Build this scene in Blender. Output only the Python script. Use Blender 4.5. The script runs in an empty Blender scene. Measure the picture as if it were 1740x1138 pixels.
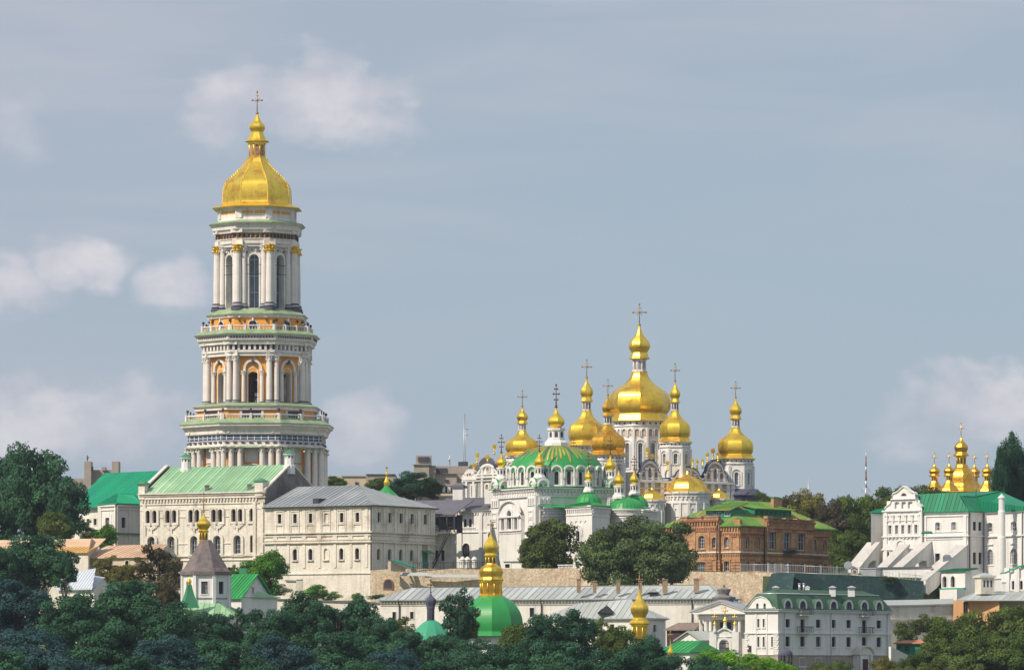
import bpy, math, random
import numpy as np
from mathutils import Vector, Matrix
from mathutils.geometry import tessellate_polygon
random.seed(7); rng = np.random.default_rng(7)
sc = bpy.context.scene
COL = sc.collection
R = math.radians
# ---------------------------------------------------------------- camera
# metres per photo pixel per metre of distance; the eye level lies at row H0
K = 0.000125; CX = 870.0; H0 = 1140.0
cam = bpy.data.cameras.new('camera'); co = bpy.data.objects.new('camera', cam); COL.objects.link(co)
co.location = (0, 0, 0); co.rotation_euler = (R(90), 0, 0)
cam.sensor_width = 36; cam.lens = 36 / (1740 * K); cam.shift_y = (H0 - 569) / 1740
cam.clip_start = 1; cam.clip_end = 30000
sc.camera = co
sc.render.resolution_x = 1024; sc.render.resolution_y = 669
sc.view_settings.view_transform = 'Standard'; sc.view_settings.look = 'None'
sc.view_settings.exposure = 0.12; sc.view_settings.gamma = 1.0
SUN_AZ = R(52); SUN_EL = R(43)      # sun to the left and behind the viewer
sundir = Vector((-math.sin(SUN_AZ) * math.cos(SUN_EL), -math.cos(SUN_AZ) * math.cos(SUN_EL), math.sin(SUN_EL)))
# ---------------------------------------------------------------- world
w = bpy.data.worlds.new('World'); sc.world = w; w.use_nodes = True
nt = w.node_tree; N = nt.nodes; Lk = nt.links; N.clear()
def nd(t, **k):
    n = N.new(t)
    for a, b in k.items(): setattr(n, a, b)
    return n
def mth(op, a, b=None, c=None, clamp=False):
    n = nd('ShaderNodeMath', operation=op, use_clamp=clamp)
    for i, v in enumerate((a, b, c)):
        if v is None: continue
        if isinstance(v, (int, float)): n.inputs[i].default_value = v
        else: Lk.new(v, n.inputs[i])
    return n.outputs[0]
def mixc(f, a, b):
    n = nd('ShaderNodeMix', data_type='RGBA')
    for i, v in ((0, f), (6, a), (7, b)):
        if isinstance(v, (int, float)): n.inputs[i].default_value = v
        elif isinstance(v, tuple): n.inputs[i].default_value = (*v, 1)
        else: Lk.new(v, n.inputs[i])
    return n.outputs[2]
tc = nd('ShaderNodeTexCoord'); sep = nd('ShaderNodeSeparateXYZ'); Lk.new(tc.outputs['Generated'], sep.inputs[0])
sky = nd('ShaderNodeTexSky', sky_type='NISHITA', sun_disc=False)
sky.sun_elevation = SUN_EL; sky.sun_rotation = math.pi + SUN_AZ
sky.air_density = 1.2; sky.dust_density = 1.5
skys = nd('ShaderNodeVectorMath', operation='SCALE'); Lk.new(sky.outputs[0], skys.inputs[0]); skys.inputs['Scale'].default_value = 1.0
# thin high veil of cloud: grey blue low down, paler overhead
ramp = nd('ShaderNodeValToRGB'); Lk.new(sep.outputs[2], ramp.inputs[0])
e = ramp.color_ramp.elements
e[0].position = 0.0; e[0].color = (4.15, 4.75, 5.35, 1)
e[1].position = 1.0; e[1].color = (4.2, 4.9, 6.1, 1)
for p_, c_ in ((.045, (3.6, 4.5, 5.5, 1)), (.09, (3.4, 4.3, 5.35, 1)), (.14, (3.55, 4.2, 5.15, 1)), (.3, (4.2, 4.9, 6.0, 1))):
    q = e.new(p_); q.color = c_
base = mixc(0.86, skys.outputs[0], ramp.outputs[0])
# general streaky cloud
mp = nd('ShaderNodeMapping'); Lk.new(tc.outputs['Generated'], mp.inputs[0]); mp.inputs['Scale'].default_value = (11, 11, 60)
n1 = nd('ShaderNodeTexNoise'); Lk.new(mp.outputs[0], n1.inputs[0]); n1.inputs['Scale'].default_value = 1.0; n1.inputs['Detail'].default_value = 6; n1.inputs['Roughness'].default_value = .55; n1.inputs['Distortion'].default_value = .6
hi = mth('MULTIPLY_ADD', sep.outputs[2], 9.0, -.42, True)
lf = mth('MULTIPLY', mth('SUBTRACT', 0.02, sep.outputs[0]), 5.0, None, True)
f1 = mth('MULTIPLY', mth('MULTIPLY_ADD', n1.outputs[0], 4.2, -1.75, True), mth('ADD', hi, mth('MULTIPLY', lf, .6), None, True))
base = mixc(mth('MULTIPLY', lf, .45), base, (4.15, 4.4, 5.25))
base = mixc(mth('MULTIPLY', f1, .42), base, (5.3, 5.3, 5.9))
# cumulus puffs, each at its own bearing and elevation
mp2 = nd('ShaderNodeMapping'); Lk.new(tc.outputs['Generated'], mp2.inputs[0]); mp2.inputs['Scale'].default_value = (34, 34, 52)
n2 = nd('ShaderNodeTexNoise'); Lk.new(mp2.outputs[0], n2.inputs[0]); n2.inputs['Scale'].default_value = 1.0; n2.inputs['Detail'].default_value = 9; n2.inputs['Roughness'].default_value = .58
mp3 = nd('ShaderNodeMapping'); Lk.new(tc.outputs['Generated'], mp3.inputs[0]); mp3.inputs['Scale'].default_value = (75, 75, 120)
n3 = nd('ShaderNodeTexNoise'); Lk.new(mp3.outputs[0], n3.inputs[0]); n3.inputs['Scale'].default_value = 1.0; n3.inputs['Detail'].default_value = 5
sp3 = nd('ShaderNodeSeparateColor'); Lk.new(n3.outputs[1], sp3.inputs[0])
wob1 = mth('MULTIPLY', mth('SUBTRACT', sp3.outputs[0], .5), 1.5); wob2 = mth('MULTIPLY', mth('SUBTRACT', sp3.outputs[1], .5), 1.9)
tot = None
for (px, py, hw, hh, s_) in ((410, 150, 80, 42, .9), (545, 150, 105, 55, 1.0), (480, 200, 170, 42, .75), (150, 450, 78, 33, .95), (25, 487, 85, 35, .8), (300, 484, 52, 32, .8), (60, 720, 160, 65, .95), (220, 710, 110, 55, .85), (610, 725, 60, 50, .85), (1680, 690, 120, 50, 1.05), (1520, 705, 95, 42, .6), (1600, 740, 140, 34, .7), (10, 210, 60, 60, .4)):
    d = Vector(((px - CX) * K, 1, (H0 - py) * K)).normalized()
    dx = mth('ADD', wob1, mth('DIVIDE', mth('SUBTRACT', sep.outputs[0], d.x), hw * K * 1.5))
    dz = mth('ADD', wob2, mth('DIVIDE', mth('SUBTRACT', sep.outputs[2], d.z), hh * K * 1.6))
    r2 = mth('ADD', mth('MULTIPLY', dx, dx), mth('MULTIPLY', dz, dz))
    bl = mth('MULTIPLY', mth('SUBTRACT', 1.0, r2, None, True), s_)
    tot = bl if tot is None else mth('MAXIMUM', tot, bl)
front = mth('GREATER_THAN', sep.outputs[1], 0.0)
tot = mth('MULTIPLY', tot, front)
puff = mth('MULTIPLY_ADD', mth('ADD', mth('MULTIPLY', tot, .95), mth('MULTIPLY', mth('SUBTRACT', n2.outputs[0], .5), 2.0)), 1.15, -.12, True)
puff = mth('MULTIPLY', puff, mth('MULTIPLY', tot, 1.7, None, True))
base = mixc(mth('MULTIPLY', puff, .74), base, mixc(mth('MULTIPLY_ADD', n2.outputs[0], 3.0, -1.0, True), (5.3, 5.2, 5.9), (7.6, 7.2, 7.4)))
bg = nd('ShaderNodeBackground'); Lk.new(base, bg.inputs[0]); bg.inputs[1].default_value = 0.1
out = nd('ShaderNodeOutputWorld'); Lk.new(bg.outputs[0], out.inputs[0])
# ---------------------------------------------------------------- sun
sl = bpy.data.lights.new('sun', 'SUN'); sl.energy = 4.3; sl.angle = R(.5); sl.color = (1.0, .885, .73)
so = bpy.data.objects.new('sun', sl); COL.objects.link(so)
so.rotation_euler = (-sundir).to_track_quat('-Z', 'Y').to_euler()
# ---------------------------------------------------------------- materials
def mat(name, col, rough=.85, metal=0.0, var=.12, vs=.35, streak=0.0, col2=None, p2=.5, s2=.12, w2=.12, bump=0.0, bs=2.0, rnd=0.0, spec=.4, fine=0.0, brick=None, sheets=False, cur_=0):
    m = bpy.data.materials.new(name); m.use_nodes = True
    t = m.node_tree; n = t.nodes; l = t.links
    b = n['Principled BSDF']; b.inputs['Roughness'].default_value = rough; b.inputs['Metallic'].default_value = metal
    b.inputs['Specular IOR Level'].default_value = spec
    tcn = n.new('ShaderNodeTexCoord')
    def noise(scale, det=5, mapping=None, rg=.55):
        q = n.new('ShaderNodeTexNoise'); q.inputs['Scale'].default_value = scale; q.inputs['Detail'].default_value = det; q.inputs['Roughness'].default_value = rg
        if mapping:
            mm = n.new('ShaderNodeMapping'); mm.inputs['Scale'].default_value = mapping; l.new(tcn.outputs['Object'], mm.inputs[0]); l.new(mm.outputs[0], q.inputs[0])
        else: l.new(tcn.outputs['Object'], q.inputs[0])
        return q.outputs[0]
    def mix(f, a, c, bt='MIX'):
        q = n.new('ShaderNodeMix'); q.data_type = 'RGBA'; q.blend_type = bt
        for i, v in ((0, f), (6, a), (7, c)):
            if isinstance(v, (int, float)): q.inputs[i].default_value = v
            elif isinstance(v, tuple): q.inputs[i].default_value = (*v[:3], 1)
            else: l.new(v, q.inputs[i])
        return q.outputs[2]
    def rng_(v, lo, hi, a=0.0, b_=1.0):
        q = n.new('ShaderNodeMapRange'); l.new(v, q.inputs[0]); q.inputs[1].default_value = lo; q.inputs[2].default_value = hi; q.inputs[3].default_value = a; q.inputs[4].default_value = b_
        return q.outputs[0]
    c = tuple(col)
    cur = mix(rng_(noise(vs), .3, .7), tuple(x * (1 - var) for x in c), tuple(min(1, x * (1 + var)) for x in c))
    if col2: cur = mix(rng_(noise(s2, 7, None, .62), p2, p2 + w2), cur, tuple(col2))
    if brick:
        bt = n.new('ShaderNodeTexBrick'); mm = n.new('ShaderNodeMapping'); mm.inputs['Rotation'].default_value = (R(90), 0, 0)
        l.new(tcn.outputs['Object'], mm.inputs[0]); l.new(mm.outputs[0], bt.inputs[0])
        bt.inputs['Scale'].default_value = brick; bt.inputs['Color1'].default_value = (1, 1, 1, 1); bt.inputs['Color2'].default_value = (.72, .72, .72, 1); bt.inputs['Mortar'].default_value = (.8, .8, .78, 1)
        cur = mix(.8, cur, bt.outputs[0], 'MULTIPLY')
    if streak: cur = mix(rng_(noise(1.0, 5, (1.3, 1.3, .09)), .48, .75, 0, streak), cur, (c[0] * .42, c[1] * .42, c[2] * .42))
    if fine: cur = mix(rng_(noise(3.0, 4), .4, .65, 0, fine), cur, tuple(x * .5 for x in c))
    if rnd:
        oi = n.new('ShaderNodeObjectInfo'); cur = mix(rng_(oi.outputs['Random'], 0, 1, 0, rnd), cur, tuple(x * 1.5 for x in (c[0] * 1.15, c[1], c[2] * .75)))
    if cur_:        # some panes mix to a pale tone for curtains and painted reflection
        oi = n.new('ShaderNodeObjectInfo'); cur = mix(rng_(oi.outputs['Random'], cur_, cur_ + .25), cur, (.26, .27, .30))
    if sheets:      # each metal sheet has weathered to its own tone
        at = n.new('ShaderNodeAttribute'); at.attribute_name = 'tint'; ad = n.new('ShaderNodeMath'); ad.inputs[1].default_value = 1.0; l.new(at.outputs['Fac'], ad.inputs[0])
        q = n.new('ShaderNodeVectorMath'); q.operation = 'SCALE'; l.new(cur, q.inputs[0]); l.new(ad.outputs[0], q.inputs['Scale']); cur = q.outputs[0]
    l.new(cur, b.inputs['Base Color'])
    if bump:
        bn = n.new('ShaderNodeBump'); bn.inputs['Strength'].default_value = bump; bn.inputs['Distance'].default_value = .15
        l.new(noise(bs, 3), bn.inputs['Height']); l.new(bn.outputs[0], b.inputs['Normal'])
    return m
M = dict(
 plaster=mat('white_plaster', (.77, .74, .68), var=.07, streak=.4, fine=.12, col2=(.64, .58, .48), p2=.56, bump=.25),
 clean=mat('fresh_white_paint', (.75, .735, .715), var=.05, streak=.32, fine=.08, bump=.2, col2=(.66, .64, .62), p2=.56),
 cream=mat('aged_cream_plaster', (.70, .66, .56), var=.08, streak=.4, col2=(.50, .45, .36), p2=.53, s2=.2, bump=.4, fine=.25),
 whitewash=mat('old_whitewash', (.76, .71, .62), var=.09, streak=.5, col2=(.50, .43, .34), p2=.54, s2=.22, bump=.5, fine=.3),
 towerw=mat('tower_white_stucco', (.76, .71, .67), var=.08, streak=.45, fine=.15, col2=(.56, .53, .50), p2=.55, s2=.2),
 ochre=mat('ochre_orange_stucco', (.80, .35, .05), var=.1, streak=.3),
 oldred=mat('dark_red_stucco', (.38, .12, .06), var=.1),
 bluet=mat('blue_tile_frieze', (.05, .10, .20), var=.2),
 dark=mat('dark_trim_and_recess_shade', (.05, .055, .075), var=.2),  # dark trim colour; also stands in for the shade inside openings and recesses
 lead=mat('dark_lead_moulding', (.08, .08, .12), var=.2),
 gold=mat('gilded_sheet', (1.0, .65, .085), rough=.38, metal=.92, var=.12, vs=.9, bump=.35, bs=.55, col2=(.74, .40, .05), p2=.52, s2=.35, streak=.3),
 crossgold=mat('tarnished_gilt_cross', (.34, .22, .09), rough=.5, metal=.6),
 oldgold=mat('worn_gilding', (.86, .44, .05), rough=.36, metal=1, var=.25, vs=1.4, bump=.35, bs=1.5, col2=(.42, .26, .09), p2=.6, s2=.8),
 bronze=mat('dark_bronze_cross', (.16, .08, .03), rough=.5, metal=.7),
 iron=mat('dark_iron', (.05, .05, .06), rough=.6, metal=.3),
 steel=mat('pale_steel', (.5, .52, .55), rough=.4, metal=.5),
 groof=mat('pale_green_metal_roof', streak=.2, sheets=True, col=(.27, .47, .27), rough=.5, var=.12, vs=.15, col2=(.38, .55, .35), p2=.5, s2=.07),
 teal=mat('emerald_metal_roof', sheets=True, col=(.004, .30, .15), rough=.45, var=.12, vs=.12, col2=(.005, .25, .19), p2=.5, s2=.08),
 teal2=mat('deep_emerald_metal_roof', sheets=True, col=(.004, .185, .085), rough=.45, var=.15, vs=.12, col2=(.006, .15, .10), p2=.5, s2=.08),
 green=mat('bright_green_metal_roof', sheets=True, col=(.026, .27, .065), rough=.42, var=.12, vs=.2, col2=(.04, .32, .085), p2=.5, s2=.1),
 lime=mat('weathered_lime_roof', sheets=True, col=(.115, .26, .045), rough=.6, var=.2, vs=.2, col2=(.30, .27, .07), p2=.5, s2=.3),
 ledge=mat('green_copper_ledge', (.22, .32, .17), rough=.6, var=.25, vs=.6, col2=(.32, .38, .26), p2=.5, s2=.4),
 dgreen=mat('dark_green_roof_paint', (.045, .22, .11), rough=.5),
 shingle=mat('green_bitumen_shingle', (.040, .095, .058), rough=.9, var=.15, vs=2, col2=(.055, .12, .075), p2=.5, s2=.3),
 zinc=mat('grey_zinc_roof', sheets=True, col=(.27, .30, .32), rough=.5, var=.08, vs=.15, col2=(.36, .385, .39), p2=.52, s2=.1, streak=.15),
 zincr=mat('pale_zinc_roof', sheets=True, col=(.40, .43, .42), rough=.5, var=.08, vs=.15, col2=(.38, .30, .25), p2=.66, s2=.16, streak=.12),
 slate=mat('dark_slate_roof', (.12, .115, .14), rough=.75, var=.15, vs=.8),
 tent=mat('grey_brown_shingle', (.165, .135, .13), rough=.8, var=.2, vs=1.2, col2=(.10, .085, .095), p2=.5, s2=.5),
 rust=mat('tan_rusty_roof', sheets=True, col=(.56, .38, .25), rough=.7, var=.12, vs=.3, col2=(.62, .50, .38), p2=.5, s2=.15),
 brick=mat('ochre_red_brick', (.56, .32, .165), var=.3, vs=.9, bump=.5, fine=.7, col2=(.38, .18, .09), p2=.50, s2=.5, streak=.25, brick=1.6),
 brickd=mat('dark_red_brick', (.28, .11, .055), var=.2, vs=.6, fine=.3),
 oldwall=mat('patched_old_brick_wall', (.70, .57, .41), var=.2, vs=.6, col2=(.46, .25, .17), p2=.52, s2=.32, w2=.12, bump=.8, fine=.8, streak=.55),
 oldwall2=mat('pale_limed_brick_wall', (.62, .52, .40), var=.12, vs=.5, col2=(.46, .31, .22), p2=.60, s2=.3, w2=.08, bump=.5, fine=.3),
 conc=mat('stained_concrete', (.22, .20, .19), var=.2, vs=.4, streak=.5, col2=(.13, .12, .12), p2=.5, s2=.25, fine=.4),
 block=mat('tan_precast_block', (.36, .31, .27), var=.1, streak=.25),
 blockl=mat('lighter_tan_block', (.52, .44, .33), var=.08, streak=.2),
 netting=mat('dark_green_netting', (.022, .058, .060), rough=.95, var=.35, vs=.35, fine=.7, bump=.9, streak=.5, col2=(.045, .085, .08), p2=.5, s2=.4),
 glass=mat('dark_window_glass', (.03, .035, .05), cur_=.75, rough=.18, var=.4, vs=.8, spec=.6),
 glassb=mat('blue_window_glass', (.06, .10, .15), cur_=.7, rough=.15, var=.4, vs=.6, spec=.6),
 wframe=mat('white_window_frame', (.62, .62, .62), var=.05),
 bframe=mat('brown_window_frame', (.06, .035, .038), var=.15),
 tealw=mat('teal_painted_wood', (.02, .20, .13), var=.15, streak=.2),
 ground=mat('grassy_earth', (.07, .10, .035), var=.3, vs=.1, col2=(.16, .14, .08), p2=.55, s2=.06, fine=.4),
 paving=mat('terrace_paving', (.34, .31, .28), var=.1),
 bark=mat('grey_brown_bark', (.10, .075, .055), var=.3, vs=1.5),
 chimbrick=mat('weathered_chimney_brick', (.36, .26, .17), var=.25, vs=1.5, fine=.5),
 stonecap=mat('pale_cement_capping', (.50, .48, .46), var=.1, streak=.3),
 red=mat('red_paint', (.35, .03, .03)), icon=mat('painted_icon', (.42, .20, .12), var=.5, vs=1.5, col2=(.08, .10, .22), p2=.5, s2=1.2),
 pinkish=mat('carved_stucco_ground', (.50, .38, .30), var=.2, vs=1.2, col2=(.66, .58, .48), p2=.5, s2=1.3, fine=.5),
)
def leafmat(name, c, c2, s=.35, rnd=.25):
    m = mat(name, c, sheets=True, rough=.7, var=.35, vs=s * .5, col2=c2, p2=.5, s2=s * .5, w2=.2, rnd=rnd, spec=0.0)
    n = m.node_tree.nodes; l = m.node_tree.links; b = n['Principled BSDF']
    tr = n.new('ShaderNodeBsdfTranslucent'); mx = n.new('ShaderNodeMixShader'); mx.inputs[0].default_value = .22
    src = b.inputs['Base Color'].links[0].from_socket; l.new(src, tr.inputs[0])
    o = n['Material Output']; l.new(b.outputs[0], mx.inputs[1]); l.new(tr.outputs[0], mx.inputs[2]); l.new(mx.outputs[0], o.inputs[0])
    return m
LM = dict(
 fg=leafmat('shade_toned_green_leaves', (.040, .105, .062), (.070, .155, .075)),  # cloud shade over the foreground wood is worked into this darker green
 fgb=leafmat('haze_toned_bluish_leaves', (.042, .094, .098), (.064, .130, .112)),  # same shaded wood, with the blue of haze mixed into the leaf colour
 mid=leafmat('olive_green_leaves', (.085, .130, .036), (.125, .165, .055)),
 dk=leafmat('dark_chestnut_leaves', (.075, .110, .034), (.115, .150, .045)),
 brn=leafmat('brownish_leaves', (.085, .078, .048), (.12, .105, .06)),
 fresh=leafmat('fresh_green_leaves', (.075, .19, .030), (.11, .25, .045)),
 hedge=leafmat('bright_hedge_leaves', (.13, .30, .025), (.17, .36, .04)),  # the hedge's own bright green
 gr=leafmat('grey_green_willow_leaves', (.090, .135, .055), (.125, .175, .070)),
 yel=leafmat('yellowing_leaves', (.15, .145, .045), (.075, .105, .038)),
 pop=leafmat('poplar_leaves', (.030, .085, .045), (.045, .11, .055)),
)
# ---------------------------------------------------------------- geometry helpers
def X(px, Y): return (px - CX) * K * Y
def Z(py, Y): return (H0 - py) * K * Y
def P(px, py, Y): return Vector((X(px, Y), Y, Z(py, Y)))
def S(n, Y): return n * K * Y
class MB:
    def __init__(s): s.v = []; s.f = []; s.m = []; s.sm = []; s.t = []
    def add(s, vs, fs, mi=0, sm=False, tint=1.0):
        o = len(s.v); s.v += [tuple(v) for v in vs]
        for f in fs: s.f.append([i + o for i in f]); s.m.append(mi); s.sm.append(sm); s.t.append(tint)
    def poly(s, pts, mi=0): s.add(pts, [list(range(len(pts)))], mi)
    def obox(s, o, a, b, c, mi=0):
        o, a, b, c = Vector(o), Vector(a), Vector(b), Vector(c)
        v = [o, o + a, o + a + b, o + b, o + c, o + a + c, o + a + b + c, o + b + c]
        s.add(v, [[3, 2, 1, 0], [4, 5, 6, 7], [0, 1, 5, 4], [1, 2, 6, 5], [2, 3, 7, 6], [3, 0, 4, 7]], mi)
    def box(s, cx, cy, z0, sx, sy, sz, rz=0, mi=0):
        a = Vector((math.cos(rz), math.sin(rz), 0)) * sx; b = Vector((-math.sin(rz), math.cos(rz), 0)) * sy
        s.obox(Vector((cx, cy, z0)) - a / 2 - b / 2, a, b, (0, 0, sz), mi)
    def lathe(s, cx, cy, prof, n=16, rot=0, mi=0, sm=False, flat=True, a0=0, a1=360, cap=True):
        full = abs(a1 - a0) >= 359; k = n if full else n + 1
        cor = 1 / math.cos(math.pi / n) if (flat and full) else 1
        vs = []
        for (r, z) in prof:
            for i in range(k):
                a = R(a0 + (a1 - a0) * i / n) + rot - math.pi / 2 + (math.pi / n if (flat and full) else 0)
                vs.append((cx + r * cor * math.cos(a), cy + r * cor * math.sin(a), z))
        fs = []
        for j in range(len(prof) - 1):
            for i in range(n):
                i2 = (i + 1) % k if full else i + 1
                fs.append([j * k + i, j * k + i2, (j + 1) * k + i2, (j + 1) * k + i])
        s.add(vs, fs, mi, sm)
        if cap and full:
            for j in (0, len(prof) - 1):
                if prof[j][0] > .02:
                    s.poly([vs[j * k + i] for i in range(k)], mi)
    def tube(s, p0, p1, r0, r1=None, n=6, mi=0, sm=True):
        p0, p1 = Vector(p0), Vector(p1); r1 = r0 if r1 is None else r1
        d = (p1 - p0).normalized(); a = d.orthogonal().normalized(); b = d.cross(a)
        vs = [p + (a * math.cos(2 * math.pi * i / n) + b * math.sin(2 * math.pi * i / n)) * r for p, r in ((p0, r0), (p1, r1)) for i in range(n)]
        s.add(vs, [[i, (i + 1) % n, n + (i + 1) % n, n + i] for i in range(n)] + [list(range(n))[::-1], list(range(n, 2 * n))], mi, sm)
    def ball(s, c, r, n=8, mi=0, sz=1.0):
        s.lathe(c[0], c[1], [(max(.001, r * math.sin(math.pi * j / 6)), c[2] - r * sz * math.cos(math.pi * j / 6)) for j in range(7)], n, mi=mi, sm=True, flat=False, cap=False)
    def build(s, name, mats, parent=None, label=None, loc=None):
        me = bpy.data.meshes.new(name)
        rt = parent
        off = Vector((0, 0, 0))
        while rt is not None: off += rt.location; rt = rt.parent
        if loc is not None: off += Vector(loc)
        me.from_pydata([(x - off.x, y - off.y, z - off.z) for x, y, z in s.v], [], s.f)
        if not isinstance(mats, (list, tuple)): mats = [mats]
        for m in mats: me.materials.append(m)
        me.polygons.foreach_set('material_index', s.m); me.polygons.foreach_set('use_smooth', s.sm)
        if any(t != 1.0 for t in s.t):
            at = me.attributes.new('tint', 'FLOAT', 'FACE'); at.data.foreach_set('value', [t - 1.0 for t in s.t])
        me.update()
        ob = bpy.data.objects.new(name, me); COL.objects.link(ob)
        if loc is not None: ob.location = loc
        if parent: ob.parent = parent
        if label: ob['label'] = label
        return ob
def tag(o, label=None, cat=None, group=None, kind=None):
    if label: o['label'] = label
    if cat: o['category'] = cat
    if group: o['group'] = group
    if kind: o['kind'] = kind
    return o
def thing(name, label, cat, loc, group=None):
    o = bpy.data.objects.new(name, None); COL.objects.link(o); o.location = loc; o.empty_display_size = 1
    return tag(o, label, cat, group)
class Fac:                      # an upright facade plane running left to right as seen from outside
    def __init__(s, a, b):
        s.a = Vector((a[0], a[1])); s.b = Vector((b[0], b[1])); s.L = (s.b - s.a).length
        s.d = (s.b - s.a) / s.L; s.n = Vector((s.d.y, -s.d.x))
    def u(s, px):
        kx = (px - CX) * K
        # a.x+u*dx = kx*(a.y+u*dy)
        return (kx * s.a.y - s.a.x) / (s.d.x - kx * s.d.y)
    def z(s, px, py): return (H0 - py) * K * (s.a.y + s.u(px) * s.d.y)
    def W(s, u, z, o=0.0): return Vector((s.a.x + s.d.x * u + s.n.x * o, s.a.y + s.d.y * u + s.n.y * o, z))
    def mid(s): return (s.a + s.b) / 2
def F2(pa, Ya, pb, Yb): return Fac((X(pa, Ya), Ya), (X(pb, Yb), Yb))
def hitL(C, d, px):             # point from C along d that the bearing px meets
    kx = (px - CX) * K; t = (kx * C[1] - C[0]) / (d[0] - kx * d[1]); return (C[0] + d[0] * t, C[1] + d[1] * t)
def corner(pc, Yc, pl, pr, th):
    C = (X(pc, Yc), Yc); dl = (math.cos(R(th)), -math.sin(R(th))); dr = (math.sin(R(th)), math.cos(R(th)))
    A = hitL(C, dl, pl); E = hitL(C, dr, pr)
    return Fac(A, C), Fac(C, E), (A[0] + E[0] - C[0], A[1] + E[1] - C[1])
def outl(uc, wd, z0, z1, arch=1.0, seg=8):
    h = wd / 2
    if arch <= 0: return [(uc - h, z0), (uc + h, z0), (uc + h, z1), (uc - h, z1)]
    zs = z1 - h * arch
    return [(uc - h, z0), (uc + h, z0)] + [(uc + h * math.cos(math.pi * i / seg), zs + h * arch * math.sin(math.pi * i / seg)) for i in range(seg + 1)]
def wall_face(mb, fac, outline, holes, depth=.35, mi=0, rmi=None):
    loops = [outline] + [h for h in holes]
    flat = [p for l in loops for p in l]
    tris = tessellate_polygon([[Vector((u, z, 0)) for u, z in l] for l in loops])
    vs = [fac.W(u, z) for u, z in flat]; fs = []
    for t in tris:
        a, b, c = (Vector(flat[i]) for i in t)
        cr = (b - a).cross(c - a)
        if abs(cr) < 1e-9: continue
        fs.append(list(t) if cr > 0 else list(t)[::-1])
    mb.add(vs, fs, mi)
    for h in holes:
        n = len(h)
        mb.add([fac.W(u, z) for u, z in h] + [fac.W(u, z, -depth) for u, z in h], [[i, (i + 1) % n, n + (i + 1) % n, n + i] for i in range(n)], mi if rmi is None else rmi)
def ring(mb, fac, o, wd, o0, o1, mi=0, opened=False, inner=None):
    us = [p[0] for p in o]; zs = [p[1] for p in o]; uc = (min(us) + max(us)) / 2; w_ = max(us) - min(us); zc = (min(zs) + max(zs)) / 2; h_ = max(zs) - min(zs)
    q = [(uc + (u - uc) * (w_ + 2 * wd) / w_, zc + (z - zc) * (h_ + 2 * wd) / h_) for u, z in o]
    n = len(o); rr = range(1, n) if opened else range(n)
    A = [fac.W(u, z, o1) for u, z in o]; B_ = [fac.W(u, z, o1) for u, z in q]; C_ = [fac.W(u, z, o0) for u, z in o]; D_ = [fac.W(u, z, o0) for u, z in q]
    fs = []
    for i in rr:
        j = (i + 1) % n
        fs += [[i, j, n + j, n + i], [n + i, n + j, 3 * n + j, 3 * n + i], [i, 2 * n + i, 2 * n + j, j]]
    mb.add(A + B_ + C_ + D_, fs, mi)
def ledge(mb, fac, u0, u1, z0, z1, out, mi=0, o0=-.05):
    mb.obox(fac.W(u0, z0, o0), Vector((*(fac.d * (u1 - u0)), 0)), Vector((*(-fac.n * -(out - o0)), 0)), (0, 0, z1 - z0), mi)
def dentils(mb, fac, u0, u1, z0, z1, step, wd, out, mi=0):
    n = max(1, int((u1 - u0) / step)); st = (u1 - u0) / n
    for i in range(n):
        u = u0 + (i + .5) * st; ledge(mb, fac, u - wd / 2, u + wd / 2, z0, z1, out, mi)
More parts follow.
